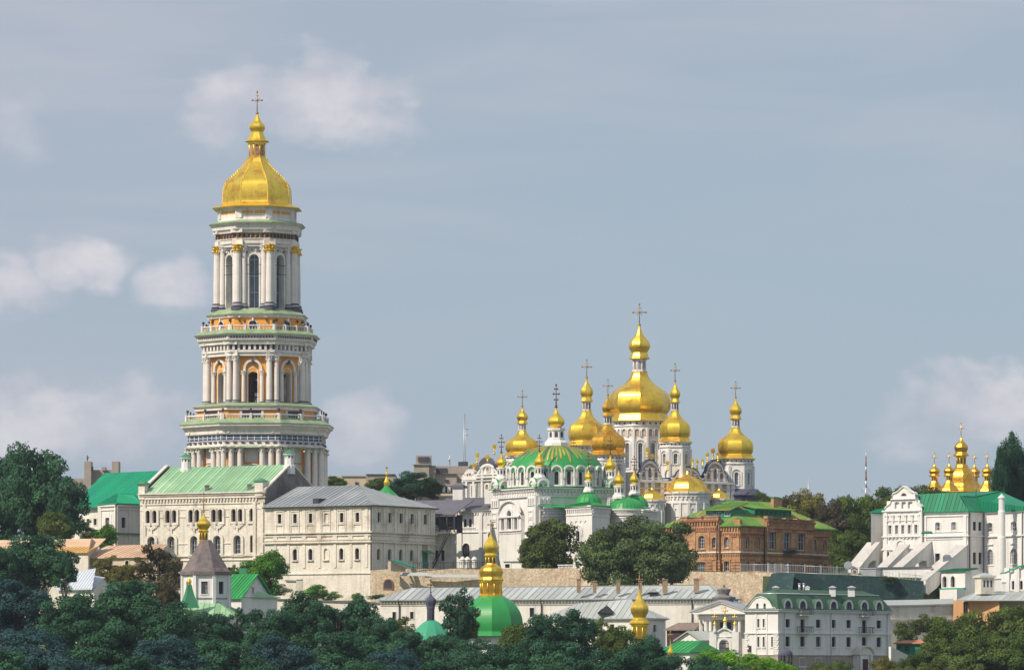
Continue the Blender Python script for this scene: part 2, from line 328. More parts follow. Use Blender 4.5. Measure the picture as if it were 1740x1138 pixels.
class Bld:
    def __init__(s, name, label, cat, loc, wallmat, group=None):
        s.root = thing(name, label, cat, loc, group); s.wall = MB(); s.wm = wallmat if isinstance(wallmat, list) else [wallmat]; s.fc = []
    def face(s, fac, z0, z1=None, outline=None, mi=0):
        s.fc.append([fac, outline or [(0, z0), (fac.L, z0), (fac.L, z1), (0, z1)], [], mi]); return fac
    def hole(s, fac, o):
        for r_ in s.fc:
            if r_[0] is fac: r_[2].append(o)
    def win(s, fac, px, wpx, z0, z1, arch=1.0, depth=.35, fr=None, gl=None, nv=1, nh=2, sur=0.0, sill=0.0, smi=0, blind=False, so=.1, u=None, wm=None, name='window', label=None, bar=.055):
        uc = fac.u(px) if u is None else u
        wd = wm if wm else fac.u(px + wpx / 2) - fac.u(px - wpx / 2)
        o = outl(uc, wd, z0, z1, arch); s.hole(fac, o)
        if sur: ring(s.wall, fac, o, sur, -.02, so, smi, opened=(sill > 0))
        if sill: ledge(s.wall, fac, uc - wd / 2 - .2, uc + wd / 2 + .2, z0 - .22, z0, sill, smi)
        if blind:
            s.wall.poly([fac.W(u_, z_, -depth * .6) for u_, z_ in o]); return
        f = MB(); dp = -depth * .85
        b_ = min(.12, wd * .12)
        us = [p[0] for p in o]; inn = outl(uc, wd - 2 * b_, z0 + b_, z1 - b_, arch)
        ring(f, fac, inn, b_ * .98, dp, dp + .1)
        for i in range(nv):
            uu = uc - wd / 2 + wd * (i + 1) / (nv + 1)
            ledge(f, fac, uu - bar / 2, uu + bar / 2, z0 + b_, z1 - b_ - (0 if arch <= 0 else (abs(uu - uc) / wd) ** 2 * wd), dp + .07, 0, dp)
        zt = z1 - (wd / 2 * arch if arch > 0 else 0)
        for i in range(nh):
            zz = z0 + (zt - z0) * (i + 1) / (nh + (1 if arch <= 0 else 0)) if nh else 0
            ledge(f, fac, uc - wd / 2 + b_, uc + wd / 2 - b_, zz - bar / 2, zz + bar / 2, dp + .06, 0, dp)
        wo = f.build(name, fr or M['bframe'], s.root, label)
        g = MB(); g.poly([fac.W(u_, z_, dp - .03) for u_, z_ in o]); g.build('pane', gl or M['glass'], wo)
        return wo
    def row(s, fac, pxs, wpx, yt, yb, ref, **k):
        z1, z0 = fac.z(ref, yt), fac.z(ref, yb)
        for p_ in pxs: s.win(fac, p_, wpx, z0, z1, **k)
    def part(s, name, mb, mats, label=None, parent=None): return mb.build(name, mats, parent or s.root, label)
    def pieces(s, name, mb, mats, nv):      # one part for every nv vertices of the builder
        i = 0
        while i * nv < len(mb.v):
            q = MB(); q.v = mb.v[i * nv:(i + 1) * nv]
            for f, m_, sm_, t_ in zip(mb.f, mb.m, mb.sm, mb.t):
                if i * nv <= f[0] < (i + 1) * nv: q.f.append([k - i * nv for k in f]); q.m.append(m_); q.sm.append(sm_); q.t.append(t_)
            q.build(name, mats, s.root); i += 1
    def done(s, name='wall'):
        for fac, o, h, mi in s.fc: wall_face(s.wall, fac, o, h, mi=mi)
        return s.wall.build(name, s.wm, s.root)
def roofplane(mb, pts, th=.18, seam=.75, rib=.11, mi=0, rmi=None, rh=.1):
    pts = [Vector(p) for p in pts]; n = len(pts)
    ex = (pts[1] - pts[0]).normalized(); nm = (pts[1] - pts[0]).cross(pts[-1] - pts[0]).normalized()
    if nm.z < 0: nm = -nm
    low = [p - Vector((0, 0, th)) for p in pts]
    mb.add(pts + low, ([] if seam else [list(range(n))]) + [list(range(n, 2 * n))[::-1]] + [[i, n + i, n + (i + 1) % n, (i + 1) % n] for i in range(n)], mi)
    if not seam: return
    ey = nm.cross(ex)
    if ey.z < 0: ey = -ey
    q = [((p - pts[0]).dot(ex), (p - pts[0]).dot(ey)) for p in pts]
    xs = [a for a, b in q]; x = min(xs) + seam * .5
    def clip(poly, c, keep_less):
        o = []
        for i in range(len(poly)):
            (x0, y0), (x1, y1) = poly[i], poly[(i + 1) % len(poly)]; a = (x0 <= c) == keep_less or x0 == c; b = (x1 <= c) == keep_less or x1 == c
            if a: o.append((x0, y0))
            if a != b: t = (c - x0) / (x1 - x0); o.append((c, y0 + (y1 - y0) * t))
        return o
    xa = min(xs); rt_ = random.Random(int(abs(pts[0].x * 13 + pts[0].y * 7)))
    edges = [xa]
    while edges[-1] < max(xs) - .01: edges.append(min(max(xs), (x if len(edges) == 1 else edges[-1] + seam)))
    for c0, c1 in zip(edges, edges[1:]):
        pl = clip(clip(q, c0, False), c1, True) if c0 > xa else clip(q, c1, True)
        if len(pl) >= 3: mb.add([pts[0] + ex * a + ey * b for a, b in pl], [list(range(len(pl)))], mi, tint=1.0 + rt_.uniform(-.22, .18))
    while x < max(xs):
        ys = []
        for i in range(n):
            (x0, y0), (x1, y1) = q[i], q[(i + 1) % n]
            if (x0 - x) * (x1 - x) < 0: ys.append(y0 + (y1 - y0) * (x - x0) / (x1 - x0))
        if len(ys) >= 2 and max(ys) - min(ys) > .3:
            o = pts[0] + ex * (x - rib / 2) + ey * min(ys) - nm * .01
            mb.obox(o, ex * rib, ey * (max(ys) - min(ys)), nm * rh, mi if rmi is None else rmi)
        x += seam
def v3(p, z): return Vector((p[0], p[1], z))
def cross(parent, c, h, m, style=0, arm=None, yaw=0.0, k=1.0):
    mb = MB(); c = Vector(c); r = max(.07, h * .022) * k; ax = Vector((math.cos(yaw), math.sin(yaw), 0)); up = Vector((0, 0, 1)); a = arm or h * .25
    mb.ball(c + up * r, h * .07, mi=0)
    mb.tube(c, c + up * h, r, r * .8)
    zc = h * (.62 if style == 0 else .60)
    mb.tube(c + up * zc - ax * a, c + up * zc + ax * a, r * .9)
    for q in (c + up * zc - ax * a, c + up * zc + ax * a, c + up * h): mb.ball(q, r * 2.1)
    if style == 0:
        for s1 in (-1, 1):
            for s2 in (-1, 1): mb.tube(c + up * zc, c + up * (zc + s1 * a * .42) + ax * s2 * a * .42, r * .5)
        mb.ball(c + up * zc, r * 2.0)
        mb.tube(c + up * (zc + h * .2) - ax * a * .3, c + up * (zc + h * .2) + ax * a * .3, r * .7)
    else:
        for zz, aa in ((.82, .55), (.34, .6)):
            mb.tube(c + up * h * zz - ax * a * aa, c + up * h * zz + ax * a * aa, r * .9)
            for s1 in (-1, 1): mb.ball(c + up * h * zz + ax * a * aa * s1, r * 1.8)
        for zz in (.12, .22): mb.ball(c + up * h * zz, r * 1.9)
    return mb.build('cross', m, parent)
def smooth_prof(pts, n=4):      # Catmull-Rom through (r,z)
    out_ = []
    P_ = [pts[0]] + list(pts) + [pts[-1]]
    for i in range(1, len(P_) - 2):
        for j in range(n):
            t = j / n; a, b, c, d = P_[i - 1], P_[i], P_[i + 1], P_[i + 2]
            out_.append(tuple(max(.0, .5 * ((2 * b[k]) + (-a[k] + c[k]) * t + (2 * a[k] - 5 * b[k] + 4 * c[k] - d[k]) * t * t + (-a[k] + 3 * b[k] - 3 * c[k] + d[k]) * t ** 3)) if k == 0 else .5 * ((2 * b[k]) + (-a[k] + c[k]) * t + (2 * a[k] - 5 * b[k] + 4 * c[k] - d[k]) * t * t + (-a[k] + 3 * b[k] - 3 * c[k] + d[k]) * t ** 3) for k in (0, 1)))
    out_.append(pts[-1]); return out_
def pxprof(prof, Y): return [(hw * K * Y, Z(py, Y)) for hw, py in prof]
def lantern_mb(cx, cy, z0, z1, r, n=8, mi_w=0, mi_d=1, gaps=True, cap=True):
    mb = MB(); h = z1 - z0
    mb.lathe(cx, cy, [(r * 1.08, z0), (r * 1.08, z0 + h * .1), (r * .92, z0 + h * .1), (r * .92, z1 - h * .12), (r * 1.06, z1 - h * .12), (r * 1.06, z1)], n, mi=mi_w)
    for i in range(n):
        a = 2 * math.pi * i / n - math.pi / 2
        f = Fac((cx + math.cos(a) * r * .93 - math.sin(a) * -.5, cy + math.sin(a) * r * .93 + math.cos(a) * -.5), (cx + math.cos(a) * r * .93 - math.sin(a) * .5, cy + math.sin(a) * r * .93 + math.cos(a) * .5))
        wd = 2 * r * math.tan(math.pi / n) * .52
        mb.poly([f.W(u, z, .02) for u, z in outl(.5, wd, z0 + h * .18, z1 - h * .18)], mi_d)
        aa = a + math.pi / n
        mb.tube((cx + math.cos(aa) * r * .97, cy + math.sin(aa) * r * .97, z0), (cx + math.cos(aa) * r * .97, cy + math.sin(aa) * r * .97, z1), r * .07, n=5, mi=mi_w)
    return mb
BAR = [(1.02, 0), (.985, .04), (.94, .14), (.90, .23), (.90, .29), (.97, .40), (1.0, .52), (1.0, .70), (.965, .88), (.88, 1.02), (.69, 1.17), (.52, 1.30), (.40, 1.42), (.315, 1.54), (.265, 1.66), (.25, 1.76)]
def baroque_dome(b, cx, Y, eav, Rp, ball, ctop, n=8, gm=None, lm=None, cm=None, rot=0, arm=None, eave=1.14, name='dome', label=None):
    """faceted pear dome + lantern + bulb + cross; sizes read as photo rows at distance Y"""
    gm = gm or M['gold']; x = X(cx, Y); r = S(Rp, Y); z0 = Z(eav, Y); H = Z(ball, Y) - z0; s_ = H / 3.38
    mb = MB(); pr = smooth_prof([(a * r * (1 + (eave - 1.02) * max(0, 1 - c / .25)), z0 + c * s_) for a, c in BAR], 3)
    mb.lathe(x, Y, [(r * .9, z0 - .05)] + pr, n, rot)
    top = [(.25, 2.18), (.345, 2.2), (.30, 2.28), (.26, 2.4), (.275, 2.46), (.33, 2.56), (.345, 2.66), (.32, 2.77), (.24, 2.89), (.14, 3.02), (.07, 3.17), (.035, 3.38)]
    mb.lathe(x, Y, smooth_prof([(a * r, z0 + c * s_) for a, c in top], 3), n, rot)
    d = mb.build(name, gm, b.root, label)
    lt = lantern_mb(x, Y, z0 + 1.74 * s_, z0 + 2.2 * s_, r * .24); lt.build('lantern', [lm or M['towerw'], M['glass']], d)
    cross(d, (x, Y, z0 + 3.36 * s_), Z(ctop, Y) - Z(ball, Y), cm or M['crossgold'], arm=arm or S(Rp, Y) * .17 + .35)
    return d
def oct_drum(b, cx, Y, r, z0, z1, wz0, wz1, ww, n=8, wall=None, arch=1.0, sur=.18, so=.15, fmin=-.15, gl=None, fr=None, name='drum', mi=0, nh=3, trim=None, wide=None):
    """polygonal drum: its own wall mesh, window parts on the sides that can be seen"""
    x = X(cx, Y); mb = MB(); cr = r / math.cos(math.pi / n)
    sv = (b.wall, b.fc); b.wall = mb; b.fc = []
    for i in range(n):
        a0 = 2 * math.pi * (i - .5) / n - math.pi / 2; a1 = a0 + 2 * math.pi / n
        f = Fac((x + cr * math.cos(a0), Y + cr * math.sin(a0)), (x + cr * math.cos(a1), Y + cr * math.sin(a1)))
        b.face(f, z0, z1)
        if ww and -f.n.y > fmin: b.win(f, 0, 0, wz0, wz1, arch=arch, u=f.L / 2, wm=ww, sur=sur, so=so, nh=nh, gl=gl, fr=fr)
        if trim: trim(mb, f)
    for f_, o, h, mi_ in b.fc: wall_face(mb, f_, o, h, mi=mi_)
    mb.lathe(x, Y, [(r * .98, z1 - .02), (.01, z1)], n, cap=False)
    b.wall, b.fc = sv
    return mb
# ---------------------------------------------------------------- terrain
WK = [(-60, 985), (200, 978), (450, 960), (600, 948), (628, 934), (632, 931), (770, 927), (985, 921), (1190, 888), (1305, 882), (1330, 872), (1560, 869), (1640, 880), (1800, 885)]
WX = [X(a, b) for a, b in WK]; WY = [b for a, b in WK]
def wallY(x): return float(np.interp(x, WX, WY))
LOWY = [-500, 0, 50, 300, 520, 640, 700, 760, 800, 850, 900, 935, 1000]
LOWZ = [-3, -3, -6, -40, -26, -12, -6, -1.5, -.2, 4.5, 10, 14.2, 16]
HIY = [860, 900, 930, 960, 1000, 1040, 1100, 1300, 2500, 20000]
HIZ = [16.6, 19, 19.6, 20.5, 23, 25.5, 26, 27, 20, 10]
def gz(x, y):
    lo = float(np.interp(y, LOWY, LOWZ)); hi_ = float(np.interp(y, HIY, HIZ)); t = min(1, max(0, (y - wallY(x) - .35) / .5))
    return lo * (1 - t) + hi_ * t
xs = sorted(set([-3500, -2000, -900, -500] + [round(-320 + 5 * i, 1) for i in range(129)] + [500, 900, 2000, 3500]))
ts = [-1450, -1200, -900, -750, -650, -560, -480, -410, -350, -290, -240, -200, -170, -140, -115, -95, -75, -60, -45, -32, -20, -10, -3, .3, .9, 3, 10, 20, 35, 60, 90, 130, 200, 350, 800, 1600, 2600]
vs = []; fs = []
for t in ts:
    for x in xs:
        y = wallY(x) + t
        vs.append((x, y, gz(x, y) + (0 if -4 < t < 12 else .35 * math.sin(x * .13 + y * .07) * math.cos(y * .11 - x * .05))))
nx = len(xs)
for j in range(len(ts) - 1):
    for i in range(nx - 1): fs.append((j * nx + i, j * nx + i + 1, (j + 1) * nx + i + 1, (j + 1) * nx + i))
me = bpy.data.meshes.new('ground'); me.from_pydata(vs, [], fs); me.materials.append(M['ground'])
g = bpy.data.objects.new('ground', me); COL.objects.link(g); g['kind'] = 'structure'

# ================================================================ great bell tower
TY = 1060; TC = 437.0; tx = X(TC, TY); ty = TY; ROT = R(-2.2)
def tz(py): return Z(py, TY)
def tr(hw): return S(hw, TY)
T = Bld('bell_tower', 'tall white four-tiered octagonal bell tower with columns and one golden dome', 'bell tower', (tx, ty, 25.5), [M['towerw'], M['ochre'], M['ledge'], M['lead'], M['dark'], M['oldred'], M['bluet']])
def toct(R_, i):                # facade i of an octagon with apothem R_ (0 faces the viewer)
    cr = R_ / math.cos(R(22.5)); a0 = 2 * math.pi * (i - .5) / 8 - math.pi / 2 + ROT; a1 = a0 + math.pi / 4
    return Fac((tx + cr * math.cos(a0), ty + cr * math.sin(a0)), (tx + cr * math.cos(a1), ty + cr * math.sin(a1)))
def olathe(name, segs, label=None):
    """segs: list of (profile in px, material index) - octagonal mouldings as one part"""
    mb = MB()
    for prof, mi in segs: mb.lathe(tx, ty, [(tr(a), tz(b)) for a, b in prof], 8, ROT, mi=mi, cap=False)
    return mb
def breaks(mb, R_, y0, y1, out, wd, mi=0, off=0.0):   # blocks of an entablature that step forward over the corner columns
    cr = tr(R_) / math.cos(R(22.5))
    for i in range(8):
        a = 2 * math.pi * (i + .5) / 8 - math.pi / 2 + ROT
        c = Vector((tx + cr * math.cos(a), ty + cr * math.sin(a)))
        mb.box(c.x, c.y, tz(y0), tr(out) * 2, tr(wd) * 2, tz(y1) - tz(y0), a, mi)
TM = T.wm
# --- walls of the tiers
# tier 1: ochre wall with white panels
w1 = MB()
for i in range(8):
    f = toct(tr(100), i); z0, z1 = 20, tz(762)
    ohl = []
    wall_face(w1, f, [(0, z0), (f.L, z0), (f.L, z1), (0, z1)], [], mi=1)
    # white panel with oval field below, framed
    u = f.L / 2
    ring(w1, f, outl(u, tr(20), tz(788), tz(765), 0), tr(1.4), -.02, .3, 0)
    w1.poly([f.W(a, b, .12) for a, b in outl(u, tr(20), tz(788), tz(765), 0)], 0)
    ring(w1, f, outl(u, tr(22), tz(860), tz(793), .35), tr(1.5), -.02, .35, 0)
    w1.poly([f.W(a, b, .10) for a, b in outl(u, tr(22), tz(860), tz(793), .35)], 0)
    for s_ in (-1, 1): ledge(w1, f, u + s_ * tr(24) - tr(4.5), u + s_ * tr(24) + tr(4.5), z0, z1, .25, 0)
T.part('tier_wall', w1, TM, 'ochre lowest tier wall with white panels')
# tier 2 with arches through to the bell
w2 = MB()
for i in range(8):
    f = toct(tr(79), i); z0, z1 = tz(697), tz(603)
    o = outl(f.L / 2, tr(21), tz(692), tz(636), 1, 10)
    wall_face(w2, f, [(0, z0), (f.L, z0), (f.L, z1), (0, z1)], [o], depth=tr(13), mi=1, rmi=0)
    ring(w2, f, outl(f.L / 2, tr(24), tz(636), tz(619), 1, 10), tr(4.2), -.02, .55, 0, opened=True)
    ring(w2, f, outl(f.L / 2, tr(16), tz(692), tz(630), 1, 10), tr(1.6), -.5, .08, 0, opened=True)
    ledge(w2, f, f.L / 2 - tr(1.6), f.L / 2 + tr(1.6), tz(623), tz(616), .9, 3)
    for s_ in (-1, 1):
        ledge(w2, f, f.L / 2 + s_ * tr(24.5) - tr(2.0), f.L / 2 + s_ * tr(24.5) + tr(2.0), z0, z1, .3, 0)
    g2 = Fac(tuple(f.a - f.n * tr(13)), tuple(f.b - f.n * tr(13)))
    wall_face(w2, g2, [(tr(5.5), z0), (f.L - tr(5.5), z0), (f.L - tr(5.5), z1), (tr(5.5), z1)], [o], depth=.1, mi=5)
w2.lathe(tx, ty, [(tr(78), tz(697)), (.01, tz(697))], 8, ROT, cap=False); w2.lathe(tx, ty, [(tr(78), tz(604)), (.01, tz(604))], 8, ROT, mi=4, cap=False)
T.part('tier_wall', w2, TM, 'ochre arcaded middle tier wall')
# tier 3: white walls, tall glazed arches
sv = T.wall; T.wall = w3 = MB()
for i in range(8):
    f = toct(tr(58), i); z0, z1 = tz(533), tz(420)
    T.face(f, z0, z1)
    T.win(f, 0, 0, tz(528), tz(437), arch=1, depth=1.6, u=f.L / 2, wm=tr(17), sur=tr(2.6), so=.45, nv=1, nh=3, gl=M['glassb'], fr=M['steel'], bar=.12)
    ring(w3, f, outl(f.L / 2, tr(30), tz(447), tz(424), .8, 8), tr(1.3), -.02, .5, 0, opened=True)
    for k in range(6):
        a = math.pi * (k + .5) / 6; ledge(w3, f, f.L / 2 + math.cos(a) * tr(12.5) - tr(1.3), f.L / 2 + math.cos(a) * tr(12.5) + tr(1.3), tz(437) + math.sin(a) * tr(6), tz(437) + math.sin(a) * tr(6) + tr(2.4), .35, 3 if k % 2 else 0)
for fac, o, h, mi in T.fc: wall_face(w3, fac, o, h, depth=1.6, mi=mi)
T.wall = sv; T.fc = []
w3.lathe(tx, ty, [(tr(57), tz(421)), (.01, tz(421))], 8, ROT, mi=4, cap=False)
T.part('tier_wall', w3, TM, 'white upper tier wall with tall arches')
# --- entablatures and ledges
e1 = MB(); L1 = [
 ([(108, 765), (114, 763), (114, 759.5), (112, 759), (112, 754.5)], 0), ([(112, 754.5), (113.5, 754), (113.5, 753), (113, 753)], 0),
 ([(113, 753), (113, 744)], 6), ([(113, 744), (117, 742), (117, 737), (121, 733), (121, 731), (125, 729.5), (125.5, 727), (126.5, 724.8)], 0),
 ([(127.2, 725.2), (127.2, 724.2), (112, 714.5)], 2)]
for prof, mi in L1: e1.lathe(tx, ty, [(tr(a), tz(b)) for a, b in prof], 8, ROT, mi=mi, cap=False)
breaks(e1, 104, 763, 759, 6, 12); breaks(e1, 106, 740.8, 731, 9, 12)
for i in range(8):
    f = toct(tr(113.2), i)
    dentils(e1, f, 0, f.L, tz(752), tz(745), 1.5, .22, .06, 0); ledge(e1, f, 0, f.L, tz(749), tz(748.2), .05, 0); dentils(e1, f, 0, f.L, tz(758.2), tz(755.6), 1.6, .8, .25, 3)
    f = toct(tr(116.5), i)
e1.lathe(tx, ty, [(tr(116), tz(766)), (tr(119), tz(765.4)), (tr(109), tz(761))], 8, ROT, mi=2, cap=False)
T.part('cornice', e1, TM, 'lowest cornice with blue tile frieze and green ledge')
def balustrade(R_, y0, y1, n, posts, statues, ph):
    mb = MB()
    for i in range(8):
        f = toct(tr(R_), i); zb, zt = tz(y0), tz(y1); h = zt - zb
        ledge(mb, f, 0, f.L, zb, zb + h * .14, .25, 0, -.25); ledge(mb, f, 0, f.L, zt - h * .16, zt, .28, 0, -.28)
        for k in range(posts + 1):
            u = f.L * k / posts
            ledge(mb, f, u - tr(2.1 if k in (0, posts) else 1.8), u + tr(2.1 if k in (0, posts) else 1.8), zb - .2, zt + .12, .5, 0, -.5)
        nb = int(f.L / .62)
        for k in range(nb):
            c = f.W((k + .5) * f.L / nb, zb + h * .1); mb.lathe(c.x, c.y, [(.07, c.z), (.12, c.z + h * .3), (.05, c.z + h * .6), (.09, c.z + h * .78)], 5, mi=1 if False else 0, cap=False, flat=False)
    return T.part('balustrade', mb, TM)
balustrade(114, 724, 708.5, 9, 2, 0, 0)
a1 = MB()
for prof, mi in [([(98, 722), (98, 702)], 1), ([(98, 702), (102, 701), (102, 697.5), (103.5, 696), (105, 694.5)], 0), ([(105.5, 695), (105.5, 694), (93, 689)], 2), ([(93, 690), (78, 690)], 2)]:
    a1.lathe(tx, ty, [(tr(a), tz(b)) for a, b in prof], 8, ROT, mi=mi, cap=False)
for i in range(8):
    f = toct(tr(98.1), i)
    ledge(a1, f, f.L / 2 - tr(16), f.L / 2 + tr(16), tz(722), tz(703), .05, 4); ledge(a1, f, f.L / 2 - tr(20), f.L / 2 - tr(16), tz(722), tz(702), .2, 0); ledge(a1, f, f.L / 2 + tr(16), f.L / 2 + tr(20), tz(722), tz(702), .2, 0)
T.part('attic', a1, TM, 'ochre attic behind the lower balustrade')
e2 = MB()
for prof, mi in [([(88, 610), (88, 604.5), (90.5, 604), (90.5, 600.5), (88.5, 600)], 0), ([(87, 600), (87, 591.5)], 4), ([(89, 591.6), (94, 590.4), (94, 587), (98, 583.5), (98.5, 581)], 0), ([(98.2, 581), (98.2, 576.5)], 0), ([(98.5, 576.5), (102, 575.5), (103, 573.5)], 0), ([(103.8, 573.8), (103.8, 572.8), (90, 565.5)], 2)]:
    e2.lathe(tx, ty, [(tr(a), tz(b)) for a, b in prof], 8, ROT, mi=mi, cap=False)
for i in range(8):
    f = toct(tr(87), i); dentils(e2, f, 0, f.L, tz(600), tz(591.6), 1.15, .52, .5, 0)
    f = toct(tr(98.2), i); dentils(e2, f, f.L * .04, f.L * .96, tz(580.3), tz(577.2), .62, .34, .12, 3)
breaks(e2, 82.5, 610, 600.4, 5, 12); breaks(e2, 84, 591.3, 583.5, 7.5, 13)
T.part('cornice', e2, TM, 'middle cornice with dark dentils and green ledge')
balustrade(88, 568, 558, 7, 3, 0, 0)
a2 = MB()
for prof, mi in [([(77, 567), (77, 545)], 1), ([(77, 545), (80, 544), (80, 541.5), (83, 539)], 0), ([(84, 539.3), (84, 538.3), (70, 529.5)], 2), ([(70, 530), (50, 530)], 2)]:
    a2.lathe(tx, ty, [(tr(a), tz(b)) for a, b in prof], 8, ROT, mi=mi, cap=False)
for i in range(8):
    f = toct(tr(77.1), i); o = outl(f.L / 2, tr(13.5), tz(566), tz(550), 1)
    ring(a2, f, o, tr(1.3), -.02, .35, 0, opened=True); a2.poly([f.W(a, b, .05) for a, b in o], 4); ledge(a2, f, f.L / 2 - tr(1.2), f.L / 2 + tr(1.2), tz(551), tz(545.5), .7, 0)
    for s_ in (-.36, .36): ledge(a2, f, f.L * (.5 + s_) - tr(.9), f.L * (.5 + s_) + tr(.9), tz(551.5), tz(547.5), .5, 4)
breaks(a2, 72, 544.8, 539.6, 6, 12)
T.part('attic', a2, TM, 'ochre attic behind the upper balustrade')
e3 = MB()
for prof, mi in [([(64, 424), (64, 420), (66.5, 419), (66.5, 413.5), (68, 412), (68, 410.5)], 0), ([(66, 410.5), (66, 401.5)], 1), ([(69, 401.5), (70, 398), (73, 395.5), (73.5, 388.5), (77, 387), (78.5, 384.8)], 0), ([(79.5, 385.2), (79.5, 384), (62, 379)], 2)]:
    e3.lathe(tx, ty, [(tr(a), tz(b)) for a, b in prof], 8, ROT, mi=mi, cap=False)
for i in range(8):
    f = toct(tr(66), i); n = 7
    for k in range(n):
        u = f.L * (k + .5) / n; e3.poly([f.W(a, b, .04) for a, b in outl(u, tr(3.6), tz(409.8), tz(402.5), 1)], 4)
        ledge(e3, f, u - f.L / n / 2 - tr(.5), u - f.L / n / 2 + tr(.5), tz(410.4), tz(402), .35, 3)
breaks(e3, 61, 423.8, 413, 6, 10); breaks(e3, 64, 401.2, 392, 6, 11)
T.part('cornice', e3, TM, 'top cornice with dark arcaded frieze')
a3 = MB()
for prof, mi in [([(64, 383), (64, 377.5), (62.5, 376), (62.5, 359.5), (64, 358.5), (65, 356.6), (69, 355.2)], 0)]:
    a3.lathe(tx, ty, [(tr(a), tz(b)) for a, b in prof], 8, ROT, mi=mi, cap=False)
for i in range(8):
    f = toct(tr(62.5), i)
    for s_ in (-1, 1):
        a3.poly([f.W(a, b, .05) for a, b in outl(f.L / 2 + s_ * tr(10.3), tr(18.5), tz(368.5), tz(363.8), 0)], 1)
        a3.poly([f.W(a, b, .05) for a, b in outl(f.L / 2 + s_ * tr(24), tr(2.2), tz(368.5), tz(363.8), 0)], 1)
breaks(a3, 57.5, 376, 359.5, 6.0, 6)
T.part('attic', a3, TM, 'white attic with small orange panels under the golden dome')
# --- columns
def column(z0, z1, r, base_dark=True, capgold=False, capdark=False):
    h = z1 - z0; mb = MB(); bh = r * 2.2
    if base_dark:
        mb.lathe(0, 0, [(r * 1.7, 0), (r * 1.7, bh * .3), (r * 1.45, bh * .34), (r * 1.6, bh * .52), (r * 1.3, bh * .6), (r * 1.42, bh * .8), (r * 1.12, bh)], 14, mi=1, flat=False)
        mb.lathe(0, 0, [(r * 1.35, bh * .62), (r * 1.4, bh * .74)], 14, mi=0, flat=False, cap=False)
    else: mb.lathe(0, 0, [(r * 1.35, 0), (r * 1.35, bh * .3), (r * 1.2, bh * .5), (r * 1.05, bh * .8)], 14, flat=False)
    ch = r * 2.3
    mb.lathe(0, 0, [(r, bh * .75), (r, h * .4), (r * .86, h - ch), (r * .98, h - ch + .05), (r * .98, h - ch + r * .18), (r * .86, h - ch + r * .2)], 14, sm=False, flat=False, cap=False)
    cb = MB()
    cb.lathe(0, 0, [(r * .84, h - ch + r * .1), (r * .95, h - ch * .7), (r * 1.05, h - ch * .66), (r * .95, h - ch * .62), (r * 1.1, h - ch * .35), (r * 1.25, h - ch * .3), (r * 1.0, h - ch * .25), (r * 1.2, h - ch * .12), (r * 1.5, h - ch * .1), (r * 1.5, h)], 8, flat=False)
    for k in range(8):
        a = k * math.pi / 4; cb.ball((math.cos(a) * r * 1.15, math.sin(a) * r * 1.15, h - ch * (.35 if k % 2 else .68)), r * .34, 5)
    return mb, cb
def put_columns(R_, y0, y1, r, offs, label=None, goldcap=False, n=8, dark=True, radial=0.0):
    z0, z1 = tz(y0), tz(y1); mb, cb = column(z0, z1, r, dark)
    first = None
    for i in range(8):
        f = toct(tr(R_), i)
        for u in offs:
            p = f.W(f.L / 2 + tr(u), z0, tr(radial))
            if first is None:
                c = mb.build('column', [M['towerw'], M['lead']], None); c.parent = T.root; 
                k = cb.build('capital', M['gold'] if goldcap else M['towerw'], None); k.parent = c
                first = (c, k)
                if goldcap: k['label'] = 'gilded leafy capital'
            else:
                c = first[0].copy(); COL.objects.link(c); k = first[1].copy(); COL.objects.link(k); k.parent = c
            c.location = p - T.root.location
# upper tier: corner columns with gilded capitals
z_ = None
cr8 = lambda R_: tr(R_) * math.tan(R(22.5)) / (K * TY)
put_columns(65.5, 532, 421, tr(6.3), [cr8(65.5) / 1.0], goldcap=True)                 # at each corner
put_columns(61.5, 531, 422, tr(4.9), [-(cr8(61.5) - 8.5), cr8(61.5) - 8.5])
put_columns(85, 694, 609.5, tr(4.7), [-(cr8(85) - 6.5), cr8(85) - 6.5], dark=True)
put_columns(82.5, 694, 635, tr(3.3), [-15.5, 15.5])
put_columns(111, 940, 762.5, tr(5.1), [-33.5, -18.5, 18.5, 33.5], dark=False)
put_columns(112, 940, 762.5, tr(5.1), [cr8(112)], dark=False)
# bell hung in the open arcade, and its frame
bm = MB(); bz = tz(655)
bm.lathe(tx - .2, ty - 3.5, [(.15, bz + .9), (.55, bz + .8), (.8, bz + .3), (1.0, bz - .7), (1.5, bz - 1.4), (1.55, bz - 1.55)], 14, sm=True, flat=False)
bo = T.part('bell', bm, M['bronze'])
fb = MB()
for dx in (-2.6, 2.6):
    fb.tube((tx + dx, ty - 3.5, tz(693)), (tx + dx * .8, ty - 3.5, tz(640)), .18)
for zz in (640, 668, 676): fb.tube((tx - 2.6, ty - 3.5, tz(zz)), (tx + 2.6, ty - 3.5, tz(zz)), .15)
fb.tube((tx, ty - 3.5, tz(640)), (tx, ty - 3.5, bz + .8), .12)
for k in range(5): fb.tube((tx - 2.4 + k * 1.1, ty - 3.6, tz(676)), (tx - 2.0 + k * 1.1, ty - 3.6, tz(692)), .1)
T.part('bell_frame', fb, M['iron'])
